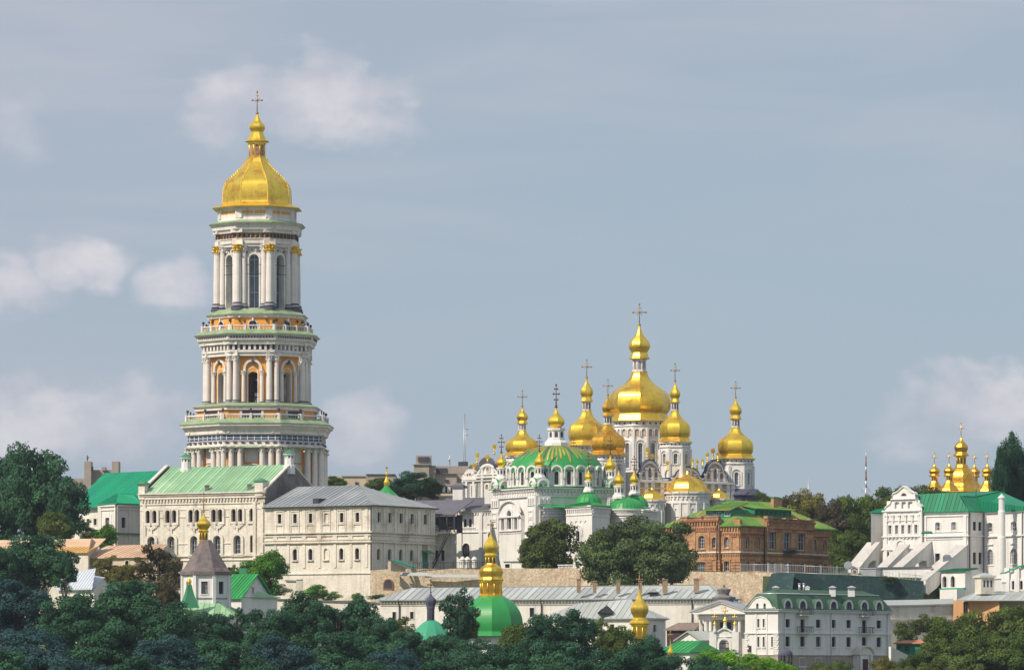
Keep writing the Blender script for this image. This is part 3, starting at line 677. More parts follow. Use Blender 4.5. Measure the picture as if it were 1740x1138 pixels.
# gilded dome
dm = MB()
prof = [(73.5, 357.2), (73.5, 356), (67.5, 353.6), (61, 351), (57, 347.6), (56.2, 342.5), (56.3, 337), (56, 330), (54.8, 321), (52.5, 313.5), (46.5, 306), (40, 299.5), (33.5, 293), (27.5, 287), (22, 280.5), (18.3, 275), (16.5, 269.5)]
dm.lathe(tx, ty, [(tr(66), tz(357.4))] + smooth_prof(pxprof(prof, TY), 3), 8, ROT)
for i in range(8):      # standing ridges where the gilded fields meet
    a = 2 * math.pi * (i + .5) / 8 - math.pi / 2 + ROT; q = smooth_prof(pxprof(prof[4:], TY), 2)
    for (r0, z0), (r1, z1) in zip(q, q[1:]):
        k_ = 1 / math.cos(R(22.5)); dm.tube((tx + r0 * k_ * math.cos(a), ty + r0 * k_ * math.sin(a), z0), (tx + r1 * k_ * math.cos(a), ty + r1 * k_ * math.sin(a), z1), .12, n=4)
dm.lathe(tx, ty, smooth_prof(pxprof([(14, 242.5), (19.5, 241.5), (19, 239.8), (15.5, 237.5), (12, 231), (10.2, 226), (10.5, 223), (12.6, 219.5), (13, 216), (12, 212.5), (8.5, 208.5), (6, 206), (4.5, 201.5), (2.2, 197), (.8, 193)], TY), 3), 8, ROT)
D = T.part('dome', dm, M['gold'], 'largest faceted golden dome')
lantern_mb(tx, ty, tz(271), tz(241), tr(14.2)).build('lantern', [M['gold'], M['icon']], D)
cross(D, (tx, ty, tz(193.5)), tz(156.5) - tz(193.5), M['crossgold'], arm=tr(8))
# floodlights and urns standing on the balustrades
for (R_, y0, tag_) in ((113.5, 708, 0), (88, 558, 1)):
    for i in range(8):
        f = toct(tr(R_), i)
        for u in ((.0, .5) if tag_ == 0 else (.0, .33)):
            p = f.W(f.L * u, tz(y0)); fm = MB(); fm.tube(p, p + Vector((0, 0, .7)), .12); fm.box(p.x, p.y, p.z + .55, .45, .35, .55, i * .8)
            T.part('floodlight', fm, M['iron'])
rails = MB()
for i in range(8):
    f = toct(tr(58), i)
    for zz in (455, 470): rails.tube(f.W(f.L * .2, tz(zz), .4), f.W(f.L * .8, tz(zz), .4), .08)
T.part('railing', rails, M['iron'])
T.root['label'] = 'tall white octagonal bell tower of stacked colonnades under one golden dome'
# ================================================================ long hall under the pale green roof
B_ = Bld('monastery_hall', 'cream hall with paired arched windows and pale green ridged roof before the bell tower', 'hall', (X(345, 965), 965, 14), [M['whitewash'], M['conc']])
f1 = F2(238, 962, 450, 948); B_.face(f1, 12, f1.z(450, 834)); dr = Vector((-f1.d.y, f1.d.x)); Ld = 20.4
f2 = Fac(tuple(f1.b), tuple(f1.b + dr * Ld)); ze = f1.z(450, 834); zr = Z(790, 956.7)
B_.face(f2, 12, outline=[(0, 12), (Ld, 12), (Ld, ze), (Ld / 2, zr), (0, ze)], mi=1)
f0 = Fac(tuple(f1.a + dr * Ld), tuple(f1.a)); B_.face(f0, 12, outline=[(0, 12), (Ld, 12), (Ld, ze), (Ld / 2, zr), (0, ze)], mi=1)
fb_ = Fac(tuple(f1.b + dr * Ld), tuple(f1.a + dr * Ld)); B_.face(fb_, 12, ze)
B_.row(f1, [252.2, 263.5, 285.9, 297, 325, 336, 363.9, 375, 397.9, 409.2, 428.6], 5.6, 863.6, 885.2, 428, arch=1, sur=.5, so=.32, nv=1, nh=2, depth=.6, wm=1.02)
B_.row(f1, [258, 291.8, 330.7, 370, 404.3], 12.5, 908.8, 940.5, 404, arch=1, sur=.55, so=.35, nv=2, nh=3, depth=.6, fr=M['wframe'])
B_.row(f1, [428.6], 6, 908.8, 938, 428, arch=1, sur=.35, so=.2, depth=.5)
W = B_.wall; Lf = f1.L
def fz(py, px=428): return f1.z(px, py)
ledge(W, f1, -.2, Lf + .4, ze - .25, ze, .6); ledge(W, f1, 0, Lf + .3, fz(838) - .15, fz(838) + .1, .35); ledge(W, f1, 0, Lf + .35, fz(845), fz(843.5), .4)
dentils(W, f1, .3, Lf - 1.5, fz(850), fz(846), .75, .38, .3); ledge(W, f1, 0, Lf, fz(854.5), fz(853.5), .2)
ledge(W, f1, 0, Lf, fz(883.5) + 2.3, fz(883.5) + 2.5, .12)
for a, b in ((263.5, 285.9), (297, 325), (336, 363.9), (375, 397.9)):
    ledge(W, f1, f1.u(a) + .9, f1.u(b) - .9, fz(876.5), fz(875.3), .15); 
for a, b in ((263, 285), (300, 322), (339, 361), (378, 396)):
    ledge(W, f1, f1.u(a) , f1.u(b), fz(922.5), fz(921.3), .15)
for c in (257.9, 291.4, 330.5, 369.4, 403.5):          # corbelled ornaments under each pair of windows
    u = f1.u(c)
    for s_ in (-1, 1):
        for k in range(3): ledge(W, f1, u + s_ * (.5 + .35 * k) - .22, u + s_ * (.5 + .35 * k) + .22, fz(894 - 2 * k) - .3, fz(889 - 1.2 * k), .3 - .05 * k)
    ledge(W, f1, u - .25, u + .25, fz(904), fz(892), .28); ledge(W, f1, u - .7, u + .7, fz(887.8), fz(886.2), .22)
for px in (246, 433, 446): ledge(W, f1, f1.u(px) - .35, f1.u(px) + .35, 12, fz(852), .3)
ledge(W, f1, 0, Lf + .25, fz(944), fz(942), .35); ledge(W, f1, 0, Lf + .2, fz(951), fz(950), .25)
for px, wd in ((241, 1.2), (441, 1.5)):
    u = f1.u(px); c = f1.W(u, 0, -.6)
    W.box(c.x, c.y, ze - 1.0, wd * 1.25, wd * 1.25, 2.9, math.atan2(f1.d.y, f1.d.x))
B_.done()
rf = MB(); e0, e1 = f1.W(.9, ze + .1, -.2), f1.W(Lf - .35, ze + .1, -.2)
r0, r1 = f1.W(.9, zr + .1, -Ld / 2), f1.W(Lf - .35, zr + .1, -Ld / 2); b0, b1 = f1.W(.9, ze, -Ld), f1.W(Lf - .35, ze, -Ld)
roofplane(rf, [e0, e1, r1, r0], seam=.85); roofplane(rf, [b1, b0, r0, r1], seam=0)
RO = B_.part('roof', rf, M['groof'])
cp = MB()
for px in (0, 1):
    u0 = -.35 if px == 0 else Lf - .35
    for (oa, za, ob, zb) in ((0.2, ze + .15, -Ld / 2, zr + .3), (-Ld - .2, ze + .15, -Ld / 2, zr + .3)):
        a = f1.W(u0, za, oa); b = f1.W(u0, zb, ob); cp.obox(a, Vector((*(f1.d * .75), 0)), b - a, (0, 0, .35))
B_.pieces('coping', cp, M['cream'], 16)
for px, yt, ybt, s_ in ((316, 770, 801, 1.5), (491.5, 764, 795, 1.55)):
    u = f1.u(px) + (-.5 if px < 400 else 0)
    c = P(px, 0, 957 if px > 400 else 968); z0, z1 = Z(ybt, c.y), Z(yt, c.y)
    cm = MB(); cm.lathe(c.x, c.y, [(s_ * .75, z0 - 1.2), (s_ * .75, z0 + .5), (s_ * .62, z0 + .6), (s_ * .58, z1 - 1.1), (s_ * .8, z1 - 1), (s_ * .8, z1 - .8)], 8)
    for i in range(8):
        a = i * math.pi / 4; cm.box(c.x + math.cos(a) * s_ * .56, c.y + math.sin(a) * s_ * .56, z1 - 1.75, .1, .32, .5, a, 1)
    o = cm.build('chimney', [M['clean'], M['dark']], RO)
    k = MB(); k.lathe(c.x, c.y, [(s_ * .85, z1 - .8), (s_ * .35, z1 - .3), (.05, z1 + .1)], 8); o2 = k.build('chimney_cap', M['dgreen'], B_.root)
for px in (348, 420):
    c = f1.W(f1.u(px), ze, -.9); k = MB(); k.box(c.x, c.y, ze - .3, .85, .7, 1.6); k.box(c.x, c.y, ze + 1.3, 1.05, .9, .2); k.build('chimney', M['conc'], RO)
for px in (241, 441):
    c = f1.W(f1.u(px), 0, -.6); k = MB(); k.lathe(c.x, c.y, [(1.15, ze + 1.9), (1.15, ze + 2.05), (.05, ze + 2.7)], 4, math.atan2(f1.d.y, f1.d.x) ); B_.part('pier_cap', k, M['dgreen'])

# ================================================================ emerald-roofed chapel building, far left
B_ = Bld('monastery_building', 'white building with glossy emerald hipped roof at the left behind the trees', 'building', (X(190, 985), 985, 16), [M['plaster'], M['dgreen']])
ff = F2(118, 1002, 210, 990); zt = Z(859, 990)
b1_ = F2(170, 983, 198, 978); b2_ = Fac(tuple(b1_.b), (X(240, 984), 984)); b0_ = Fac((X(166, 990), 990), tuple(b1_.a))
B_.face(ff, 12, zt); B_.face(b1_, 12, zt); B_.face(b2_, 12, zt); B_.face(b0_, 12, zt)
B_.row(ff, [150, 162], 5, 881, 892, 155, arch=0, sur=.15)
B_.row(b1_, [183], 6.5, 879, 897.5, 183, arch=.2, sur=.9, so=.12)
B_.row(b2_, [209.5], 7, 878.5, 896.5, 209.5, arch=.2, sur=.3, so=.12)
W = B_.wall
for f in (b1_, b2_, ff): 
    ledge(W, f, 0, f.L, zt - .5, zt - .15, .35); ledge(W, f, 0, f.L, f.z(209, 861.5) - .5, f.z(209, 861.5) - .3, .2)
for f in (b2_, b1_): ledge(W, f, 0, f.L + .1, f.z(209, 907.5), f.z(209, 905), .45, 1)
for f, p_ in ((b1_, 172), (b1_, 196), (b2_, 199.5), (b2_, 220), (b2_, 237)): ledge(W, f, f.u(p_) - .25, f.u(p_) + .25, 12, zt - .5, .18)
B_.done()
rf = MB(); e = .4
E0, E1 = P(118, 861, 1000), Vector((X(250, 988), 988, Z(861, 988))); zr = Z(799, 1000); zl = E0.z
rA, rB = Vector((X(178, 1012), 1012, Z(803.5, 1012))), Vector((X(274, 1000), 1000, Z(799.5, 1000)))
E0 = Vector((X(118, 1000), 1000, zt)); E1 = Vector((X(258, 983), 983, zt)); E2 = Vector((X(292, 1010), 1010, zt)); E3 = Vector((X(150, 1028), 1028, zt))
roofplane(rf, [E0, E1, rB, rA], seam=.8); roofplane(rf, [E1, E2, rB], seam=.8); roofplane(rf, [E2, E3, rA, rB], seam=0); roofplane(rf, [E3, E0, rA], seam=.8)
a, b, c, d = v3(b0_.a, zt + .1), v3(b1_.b, zt + .1), v3(b2_.b, zt + .1), None
a = v3(b1_.a, zt + .12) + Vector((-.5, -.3, 0)); b = v3(b1_.b, zt + .12) + Vector((0, -.6, 0)); c = v3(b2_.b, zt + .12) + Vector((.4, -.5, 0))
pk0 = Vector((X(200, 990), 990, Z(838, 990))); pk1 = Vector((X(227, 990), 990, Z(838, 990)))
roofplane(rf, [a, b, pk0], seam=.8); roofplane(rf, [b, c, pk1, pk0], seam=.8); roofplane(rf, [c, c + Vector((.5, 9, 0)), pk1], seam=0); roofplane(rf, [a + Vector((-.5, 9, 0)), a, pk0], seam=0)
B_.part('roof', rf, M['teal'])
dp = MB(); dp.tube(b1_.W(b1_.L, 14, .15), b1_.W(b1_.L, zt, .15), .09); dp.tube(b2_.W(b2_.L - .2, 14, .15), b2_.W(b2_.L - .2, zt, .15), .1); B_.pieces('downpipe', dp, M['iron'], 12)

# ================================================================ two-storey block under the grey roof
B_ = Bld('monastery_building', 'weathered white two-storey block with grey hipped roof right of the hall', 'building', (X(630, 930), 930, 14), [M['whitewash'], M['cream'], M['oldwall']])
fl, fr_, bk = corner(630, 930, 450, 739.5, 32); zt = fl.z(629, 857); zb = 12
B_.face(fl, zb, zt); B_.face(fr_, zb, zt); B_.face(Fac(tuple(fr_.b), bk), zb, zt); B_.face(Fac(bk, tuple(fl.a)), zb, zt)
up = [475.2, 501.5, 527.8, 580.7, 607.5]; lo = [501.3, 527.7, 580.2, 607]
B_.row(fl, up, 6.3, 870.3, 886.3, 607, arch=.12, sur=.22, nv=1, nh=2, depth=.5); B_.row(fl, [554.4], 6.3, 870.3, 886.3, 607, arch=.12, blind=True, sur=.2)
B_.row(fl, lo, 7, 930.5, 949.7, 607, arch=1, sur=.3, nv=2, nh=4, depth=.55, sill=.35, bar=.05); B_.row(fl, [554], 7, 930.5, 949.7, 607, arch=1, blind=True, sur=.3, sill=.35)
B_.row(fr_, [643.7, 662.3, 681.3, 700.2], 5.4, 869.8, 886.8, 644, arch=.12, sur=.2, depth=.5); B_.row(fr_, [722.6], 5.4, 869.8, 886.8, 644, arch=.12, sur=.2, depth=.5)
B_.row(fr_, [642.9, 661.6, 680.5, 699.2], 5.6, 931.3, 950.2, 643, arch=1, sur=.2, depth=.5)
W = B_.wall
def both(z0, z1, out, mi=0):
    ledge(W, fl, -.1, fl.L + out, z0, z1, out, mi); ledge(W, fr_, 0, fr_.L, z0, z1, out, mi)
zz = lambda py: fl.z(629, py)
both(zz(860.5), zz(858.5), .45); both(zz(858.5), zz(857), .25)
both(zz(904.2), zz(902), .55, 1); both(zz(909), zz(907), .25); both(zz(920.8), zz(918.6), .45, 1); both(zz(916), zz(914), .2); both(zz(974), zz(972), .22)
for px in (468, 490.4, 517, 543.3, 569.6, 596.2, 623):
    u = fl.u(px); ledge(W, fl, u - .35, u + .35, zz(902), zz(861), .16); ledge(W, fl, u - .3, u + .3, zz(963), zz(920.5), .16); ledge(W, fl, u - .5, u + .5, zz(914), zz(904.2), .22)
for px in up + [554.4]:
    u = fl.u(px); ledge(W, fl, u - 1.1, u + 1.1, zz(890), zz(888.6), .2)
    for s_ in (-1, 1): ledge(W, fl, u + s_ * .95 - .12, u + s_ * .95 + .12, zz(901), zz(866), .14)
    ledge(W, fl, u - 1.07, u + 1.07, zz(866), zz(864.6), .18)
for px in (632, 652.5, 671.5, 690.8, 710.5, 733):
    u = fr_.u(px); ledge(W, fr_, u - .4, u + .4, zz(902), zz(861), .16); ledge(W, fr_, u - .35, u + .35, zz(968), zz(920.5), .16)
for px in (643.7, 662.3, 681.3, 700.2, 722.6):
    u = fr_.u(px)
    for s_ in (-1, 1): ledge(W, fr_, u + s_ * 1.25 - .12, u + s_ * 1.25 + .12, zz(900), zz(866), .12)
B_.done()
rf = MB(); o_ = .7
C = Vector((*fl.b, 0)); e0 = fl.W(-.2, zt, o_); e1 = fl.W(fl.L + o_, zt, o_); e2 = fr_.W(fr_.L + .3, zt, o_)
zr = Z(824.3, 945.6); m_ = fr_.mid(); r1 = Vector((m_.x - fl.d.x * 10.6, m_.y - fl.d.y * 10.6, zr)); r0 = r1 - Vector((*(fl.d * (fl.L - 10.5)), 0))
bb0 = v3(bk, zt) - Vector((*(fr_.n * 0), 0)); bb1 = e2
roofplane(rf, [e0, e1, r1, r0], seam=1.15, rib=.12, rh=.12); roofplane(rf, [e1, e2, r1], seam=1.15, rib=.12, rh=.12); roofplane(rf, [e2, bb0, r0, r1], seam=0)
RO = B_.part('roof', rf, M['zinc'])
dm_ = MB(); c = P(543, 0, 938); zc = Z(851.5, 938)
dm_.box(c.x, c.y + 1, zc - .4, 1.3, 3, 1.0, R(-32), 1); roofplane(dm_, [c + Vector((-1.0, -1.0, zc + .55)), c + Vector((.9, -1.9, zc + .55)), c + Vector((2.0, 2.0, zc + 1.15)), c + Vector((.2, 2.5, zc + 1.15))], seam=0, mi=0)
dm_.build('dormer', [M['zinc'], M['dark']], RO)
gut = MB(); gut.tube(e0 - Vector((0, 0, .2)), e1 - Vector((0, 0, .2)), .1); gut.tube(e1 - Vector((0, 0, .2)), e2 - Vector((0, 0, .2)), .1); gut.tube(e1 - Vector((0, 0, .2)), fl.W(fl.L + .15, zz(865), .15), .1); gut.tube(fl.W(fl.L + .15, zz(865), .15), fl.W(fl.L + .15, 14, .15), .13)
B_.part('downpipe', gut, M['iron'])
aw = MB(); u = fr_.u(722); zq = fr_.z(722, 935); aw.obox(fr_.W(u - 1.2, zq, 0), Vector((*(fr_.d * 2.8), 0)), Vector((*(fr_.n * 1.6), -.7)), (0, 0, .1)); B_.part('awning', aw, M['dgreen'])
dd = MB(); ledge(dd, fr_, u - .9, u + .9, 20, zq - .3, .1); B_.part('door', dd, M['tealw'])
sg = MB(); ledge(sg, fr_, u - .9, u + .9, fr_.z(722, 933), fr_.z(722, 925), .12); B_.part('notice_board', sg, M['block'])
# small timber shed and fence on the terrace by its foot
s_ = Bld('shed', 'small yellow shed with slanting green roof on the brick terrace', 'shed', (X(675, 925), 925, 19.8), [M['blockl']])
sf, sg_, sb = corner(663, 922, 661, 696, 20); sf = F2(659, 925, 664, 921); s2 = Fac(tuple(sf.b), (X(689, 926), 926))
zb = 19.6; s_.face(sf, zb, Z(953, 922)); s_.face(s2, zb, outline=[(0, zb), (s2.L, zb), (s2.L, Z(964, 926)), (0, Z(953, 922))]); s_.done()
rr = MB(); a = v3(s2.a, Z(951.5, 922)) + Vector((-.3, -.6, 0)); b = v3(s2.b, Z(963.5, 926)) + Vector((1.2, -.5, 0)); rr.obox(a, b - a, Vector((1.2, 3, 0)), (0, 0, .14)); s_.part('roof', rr, M['teal'])
# ================================================================ link with the dark veranda
B_ = Bld('link_building', 'shadowed link with dark veranda and outside stair between two white buildings', 'building', (X(755, 955), 955, 19.5), [M['cream'], M['dark'], M['iron']])
lf = F2(736, 952, 776, 950); zt = lf.z(750, 874); B_.face(lf, 19, lf.z(750, 900)); W = B_.wall
B_.row(lf, [742, 752.5], 6, 934, 952, 750, arch=1, sur=.15)
ledge(W, lf, 0, lf.L, lf.z(750, 907), lf.z(750, 903.5), 1.3); ledge(W, lf, 0, lf.L, lf.z(750, 877.5), lf.z(750, 874), .9)
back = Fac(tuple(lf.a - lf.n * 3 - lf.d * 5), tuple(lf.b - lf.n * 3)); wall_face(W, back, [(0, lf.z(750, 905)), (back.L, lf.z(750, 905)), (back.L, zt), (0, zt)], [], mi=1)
for k in range(4):
    u = lf.L * (.03 + .31 * k); ledge(W, lf, u - .12, u + .12, lf.z(750, 904), zt, .9, 2, .7)
for py in (896, 889): ledge(W, lf, 0, lf.L, lf.z(750, py), lf.z(750, py) + .1, .9, 2, .8)
B_.done()
rf = MB(); roofplane(rf, [lf.W(-.2, zt, 1.2), lf.W(lf.L, zt, 1.2), lf.W(lf.L, zt + 3.3, -9), lf.W(-9, zt + 3.3, -9)], seam=0); B_.part('roof', rf, M['slate'])
st = MB(); p0 = lf.W(lf.u(741), 20, 2.4); p1 = lf.W(lf.u(770), lf.z(760, 903), 1.6)
for o in (0, .9):
    st.tube(p0 + Vector((0, -o, 0)), p1 + Vector((0, -o, 0)), .14); st.tube(p0 + Vector((0, -o, 1)), p1 + Vector((0, -o, 1)), .05)
for k in range(14):
    q = p0.lerp(p1, k / 13); st.box(q.x, q.y - .45, q.z, .35, 1.0, .06); st.tube(q, q + Vector((0, 0, 1)), .03)
B_.part('stair', st, M['iron'])
# ================================================================ refectory church and its wing
B_ = Bld('refectory_church', 'white church with broad gold-rayed green dome ringed by small golden onions', 'church', (X(945, 960), 960, 19.5), [M['clean'], M['green'], M['slate']])
Cx, Cy = X(945, 958), 958.0; av = Vector((-.46, .888)); bv = Vector((.888, .46)); sd = 19.0
Fp = Vector((Cx, Cy)) - (av + bv) * sd / 2; Lp = Fp + av * sd; Rp_ = Fp + bv * sd; Bp = Fp + (av + bv) * sd
fL = Fac(tuple(Lp), tuple(Fp)); fR = Fac(tuple(Fp), tuple(Rp_)); fB = Fac(tuple(Rp_), tuple(Bp)); fC = Fac(tuple(Bp), tuple(Lp))
zt = Z(828, 950); zb = 19
zz = lambda py: Z(py, 948)
bay = Fac(tuple(fL.W(sd * .24, 0, 1.0).xy), tuple(fL.W(sd * .74, 0, 1.0).xy)); uB = bay.L / 2
B_.face(fL, zb, zt); B_.face(fR, zb, zt); B_.face(fB, zb, zt); B_.face(fC, zb, zt)
zarc = zz(862); ob = [(0, zb), (bay.L, zb)] + [(uB + bay.L / 2 * math.cos(math.pi * i / 12), zarc - 1.5 + 2.9 * math.sin(math.pi * i / 12)) for i in range(13)]
B_.face(bay, 0, outline=ob)
B_.win(bay, 0, 0, zz(897), zz(865), u=uB, wm=1.9, arch=1, sur=.55, so=.25, nv=1, nh=4, depth=.6)
for s_ in (-1, 1): B_.win(bay, 0, 0, zz(898.5), zz(876), u=uB + s_ * 2.9, wm=1.25, arch=1, sur=.35, so=.2, nv=1, nh=3, depth=.5)
W = B_.wall
ring(W, bay, [(uB + (u - uB) * .97, z) for u, z in ob][2:], .35, -.1, .45, opened=True)
for s_ in (0, bay.L): W.obox(bay.W(s_, zb, 0), Vector((*(-bay.n * 1.1), 0)), Vector((*(bay.d * .05), 0)), (0, 0, zarc - 1.5 - zb))
ledge(W, bay, -.1, bay.L + .1, zz(901), zz(899.5), .3); ledge(W, bay, 0, bay.L, zz(905), zz(904), .12)
for f in (fL, fR, fB):
    ledge(W, f, 0, f.L + .5, zt - .35, zt, .75); ledge(W, f, 0, f.L + .4, zz(832.5), zz(831), .5); dentils(W, f, .2, f.L, zz(835.5), zz(832.5), .75, .38, .4)
    dentils(W, f, .2, f.L, zz(841), zz(837.2), 1.05, .7, .18); ledge(W, f, 0, f.L + .25, zz(844), zz(842.5), .4); ledge(W, f, 0, f.L, zz(903.5), zz(902), .25)
    for e_ in (0, 1):        # corner piers
        u0 = 0 if e_ == 0 else f.L - 3.0
        ledge(W, f, u0, u0 + 3.0 + (.45 if e_ else 0), zb, zz(842.6), .45)
        for (ya, yb_) in ((856, 848), (877, 869), (891, 882.5)):
            if ya > 860: ring(W, f, outl(u0 + 1.5, 1.6, zz(ya), zz(yb_), 0), .25, .3, .62)
        for k in range(3):
            dentils(W, f, u0 + .1, u0 + 2.9, zz(849 + 3.6 * k), zz(846.5 + 3.6 * k), .9, .5, .75)
        ledge(W, f, u0 - .05, u0 + 3.1, zz(859), zz(857.5), .65)
# rustic lines
for py in (915, 925, 935, 945):
    ledge(W, fL, 0, fL.L + .47, zz(py), zz(py) + .07, .48 if False else .47)
# wing left of the church
wg = F2(770, 971, 841, 966); zw = wg.z(800, 865.5); B_.face(wg, zb, zw)
B_.row(wg, [790.8, 799.6], 5, 881, 895, 795, arch=1, sur=.3, so=.15); B_.row(wg, [792], 12.5, 922.5, 951, 792, arch=1, sur=.25, nv=2, nh=3); B_.row(wg, [833.5], 7, 904, 931, 834, arch=1, sur=.4, so=.2)
z9 = lambda py: wg.z(800, py)
ledge(W, wg, 0, wg.L, zw - .3, zw, .6); ledge(W, wg, 0, wg.L, z9(870.5), z9(869), .35); dentils(W, wg, 0, wg.L, z9(874), z9(871.5), .6, .3, .25); ledge(W, wg, 0, wg.L, z9(904.3), z9(902.8), .25); ledge(W, wg, wg.u(783), wg.u(808), z9(897), z9(895.6), .2)
for px in (771, 782.5, 817.5, 839): ledge(W, wg, wg.u(px) - .4, wg.u(px) + .4, zb, zw - .3, .3)
dentils(W, wg, wg.u(784), wg.u(813), z9(900), z9(898), .5, .25, .12)
# tall white chimney pier
c = P(780, 0, 968); W.box(c.x, c.y, Z(868, 968), 2.1, 2.1, Z(829, 968) - Z(868, 968), R(-15)); W.box(c.x, c.y, Z(829, 968), 2.7, 2.7, .5, R(-15), 2); W.lathe(c.x, c.y, [(1.2, Z(829, 968) + .5), (.3, Z(829, 968) + 1.1)], 4, R(-15), mi=2)
W.box(c.x, c.y, Z(853, 968), 2.3, 2.3, .2, R(-15))
# stub wall right of the slate roof
c = P(833, 0, 968); W.box(c.x, c.y, Z(856, 968), 1.9, 1.9, Z(831, 968) - Z(856, 968), R(-15))
# base storey and lantern-like vents on the terrace
bs = F2(856, 941, 903, 937); B_.face(bs, zb, bs.z(880, 952.5)); B_.row(bs, [862.5, 890.5], 8, 957.5, 964, 880, arch=0, sur=.35, so=.1); ledge(W, bs, -.2, bs.L + .3, bs.z(880, 953), bs.z(880, 951.8), .4)
# annexes on the right with their own green roofs
Xa = MB()
def annex_wall(p, q, y_top, rows=True):
    f = Fac(p, q); B_.face(f, zb, Z(y_top, f.a.y)); z1 = Z(y_top, f.a.y)
    ledge(W, f, 0, f.L + .2, z1 - .3, z1, .45); ledge(W, f, 0, f.L, z1 - .7, z1 - .5, .3); dentils(W, f, .1, f.L, z1 - 1.25, z1 - .75, .62, .3, .25); ledge(W, f, 0, f.L, z1 - 1.9, z1 - 1.75, .15)
    return f
pA = (X(922, 943), 943.0); pB = (X(962, 947), 947.0); fa = annex_wall(pA, pB, 861)
# square annex tower: corner at 1006
q0 = (X(962, 941), 941.0); q1 = (X(1006, 934), 934.0); q2 = (X(1036, 942), 942.0); fq = annex_wall(q0, q1, 860); fq2 = annex_wall(q1, q2, 860)
B_.row(fq, [983], 6, 901, 919, 983, arch=1, sur=.45, so=.2)
for px in (971, 979, 987, 995): B_.row(fq, [px], 4.2, 884.5, 889.5, 983, arch=1, blind=True)
ring(W, fq, outl(fq.u(983), 2.2, fq.z(983, 908), fq.z(983, 893), 1), .4, -.02, .2, opened=True); ledge(W, fq, 0, fq.L, fq.z(983, 925), fq.z(983, 923.5), .25)
# curved apse
ac = Vector((X(1064, 949), 949.0)); ar = S(29, 949)
zc1 = Z(862.5, 940)
W.lathe(ac.x, ac.y, [(ar, zb), (ar, zc1 - 1.9), (ar + .12, zc1 - 1.85), (ar + .12, zc1 - 1.7), (ar, zc1 - 1.65), (ar, zc1 - .7), (ar + .3, zc1 - .65), (ar + .3, zc1 - .5), (ar + .1, zc1 - .45), (ar + .1, zc1 - .3), (ar + .5, zc1 - .25), (ar + .5, zc1)], 28, flat=False, sm=False, cap=False)
for i in range(34):
    a = math.pi + math.pi * i / 33; W.box(ac.x + math.cos(a) * (ar + .1), ac.y + math.sin(a) * (ar + .1), zc1 - 1.3, .3, .32, .45, a)
d0 = (X(1090, 946), 946.0); d1 = (X(1117, 957), 957.0); annex_wall(d0, d1, 865)
B_.done()
# roofs
rf = MB(); roofplane(rf, [v3(fL.W(-.4, 0, .8).xy, zt + .02), v3(fL.W(fL.L + .8, 0, .8).xy, zt + .02), Vector((Cx + .1, Cy, zt + .9))], seam=0, th=.1)
roofplane(rf, [v3(fR.W(-.8, 0, .8).xy, zt + .02), v3(fR.W(fR.L + .8, 0, .8).xy, zt + .02), Vector((Cx, Cy, zt + .9))], seam=0, th=.1)
roofplane(rf, [v3(fB.W(-.8, 0, .8).xy, zt + .02), v3(fB.W(fB.L + .8, 0, .8).xy, zt + .02), Vector((Cx, Cy, zt + .9))], seam=0, th=.1)
roofplane(rf, [v3(fC.W(-.8, 0, .8).xy, zt + .02), v3(fC.W(fC.L + .8, 0, .8).xy, zt + .02), Vector((Cx, Cy, zt + .9))], seam=0, th=.1)
B_.part('roof', rf, M['green'])
wr = MB(); roofplane(wr, [wg.W(-2.2, zw + .05, .7), wg.W(wg.L - 1, zw + .05, .7), wg.W(wg.L - 1, Z(844, 979), -12), wg.W(-9, Z(844, 979), -12)], seam=.9, rib=.08, rh=.05)
B_.part('roof', wr, M['slate'], 'dark slate roof of the side wing')
ar_ = MB()
roofplane(ar_, [Vector((pA[0] - .4, pA[1] - .6, Z(861, 943))), Vector((pB[0] + .5, pB[1] - .6, Z(861, 943))), Vector((X(952, 953), 953, Z(848, 953))), Vector((X(941, 953), 953, Z(849, 953)))], seam=.6)
za = Z(860, 941)
tq = Vector((X(1001, 946), 946, Z(851, 946)))
for p, q in (((q0[0] - .4, q0[1] - .5), (q1[0], q1[1] - .7)), ((q1[0], q1[1] - .7), (q2[0] + .4, q2[1] - .5)), ((q2[0] + .4, q2[1] - .5), (X(1030, 957), 957)), ((X(1030, 957), 957), (X(970, 957), 957)), ((X(970, 957), 957), (q0[0] - .4, q0[1] - .5))):
    roofplane(ar_, [v3(p, za), v3(q, za), tq], seam=.7)
rr_ = S(24, 946)
def lowdome(mb, cx, cy, r, z0, h, n=16, ribs=True, e_=.25, sm=False):
    pr = [(r * (1 + e_), z0 - h * .18), (r * 1.02, z0)] + [(r * math.cos(math.pi / 2 * t / 8), z0 + h * math.sin(math.pi / 2 * t / 8)) for t in range(1, 9)]
    pr[-1] = (.02, pr[-1][1]); mb.lathe(cx, cy, pr, n, flat=False, sm=sm)
    if ribs:
        for i in range(n):
            a = 2 * math.pi * i / n - math.pi / 2
            for (r0, z0_), (r1, z1_) in zip(pr[1:-1], pr[2:-1]): mb.tube((cx + r0 * math.cos(a), cy + r0 * math.sin(a), z0_), (cx + r1 * math.cos(a), cy + r1 * math.sin(a), z1_), .07, n=4)
B_.part('roof', ar_, M['green'], 'low green roofs of the annexes')
def gdome(cx, Y, r_px, base, top, n=16, name='small_dome'):
    mb = MB(); lowdome(mb, X(cx, Y), Y, S(r_px, Y), Z(base, Y), Z(top, Y) - Z(base, Y), n); return B_.part(name, mb, M['green'])
gdome(1000, 946, 22, 857, 836); 
mb = MB(); lowdome(mb, ac.x, ac.y, ar, zc1 + .35, Z(845.5, 949) - zc1 - .35, 28, True, .07); B_.part('small_dome', mb, M['green'], 'flat green apse roof')
gdome(1080, 953, 21, 860, 840)
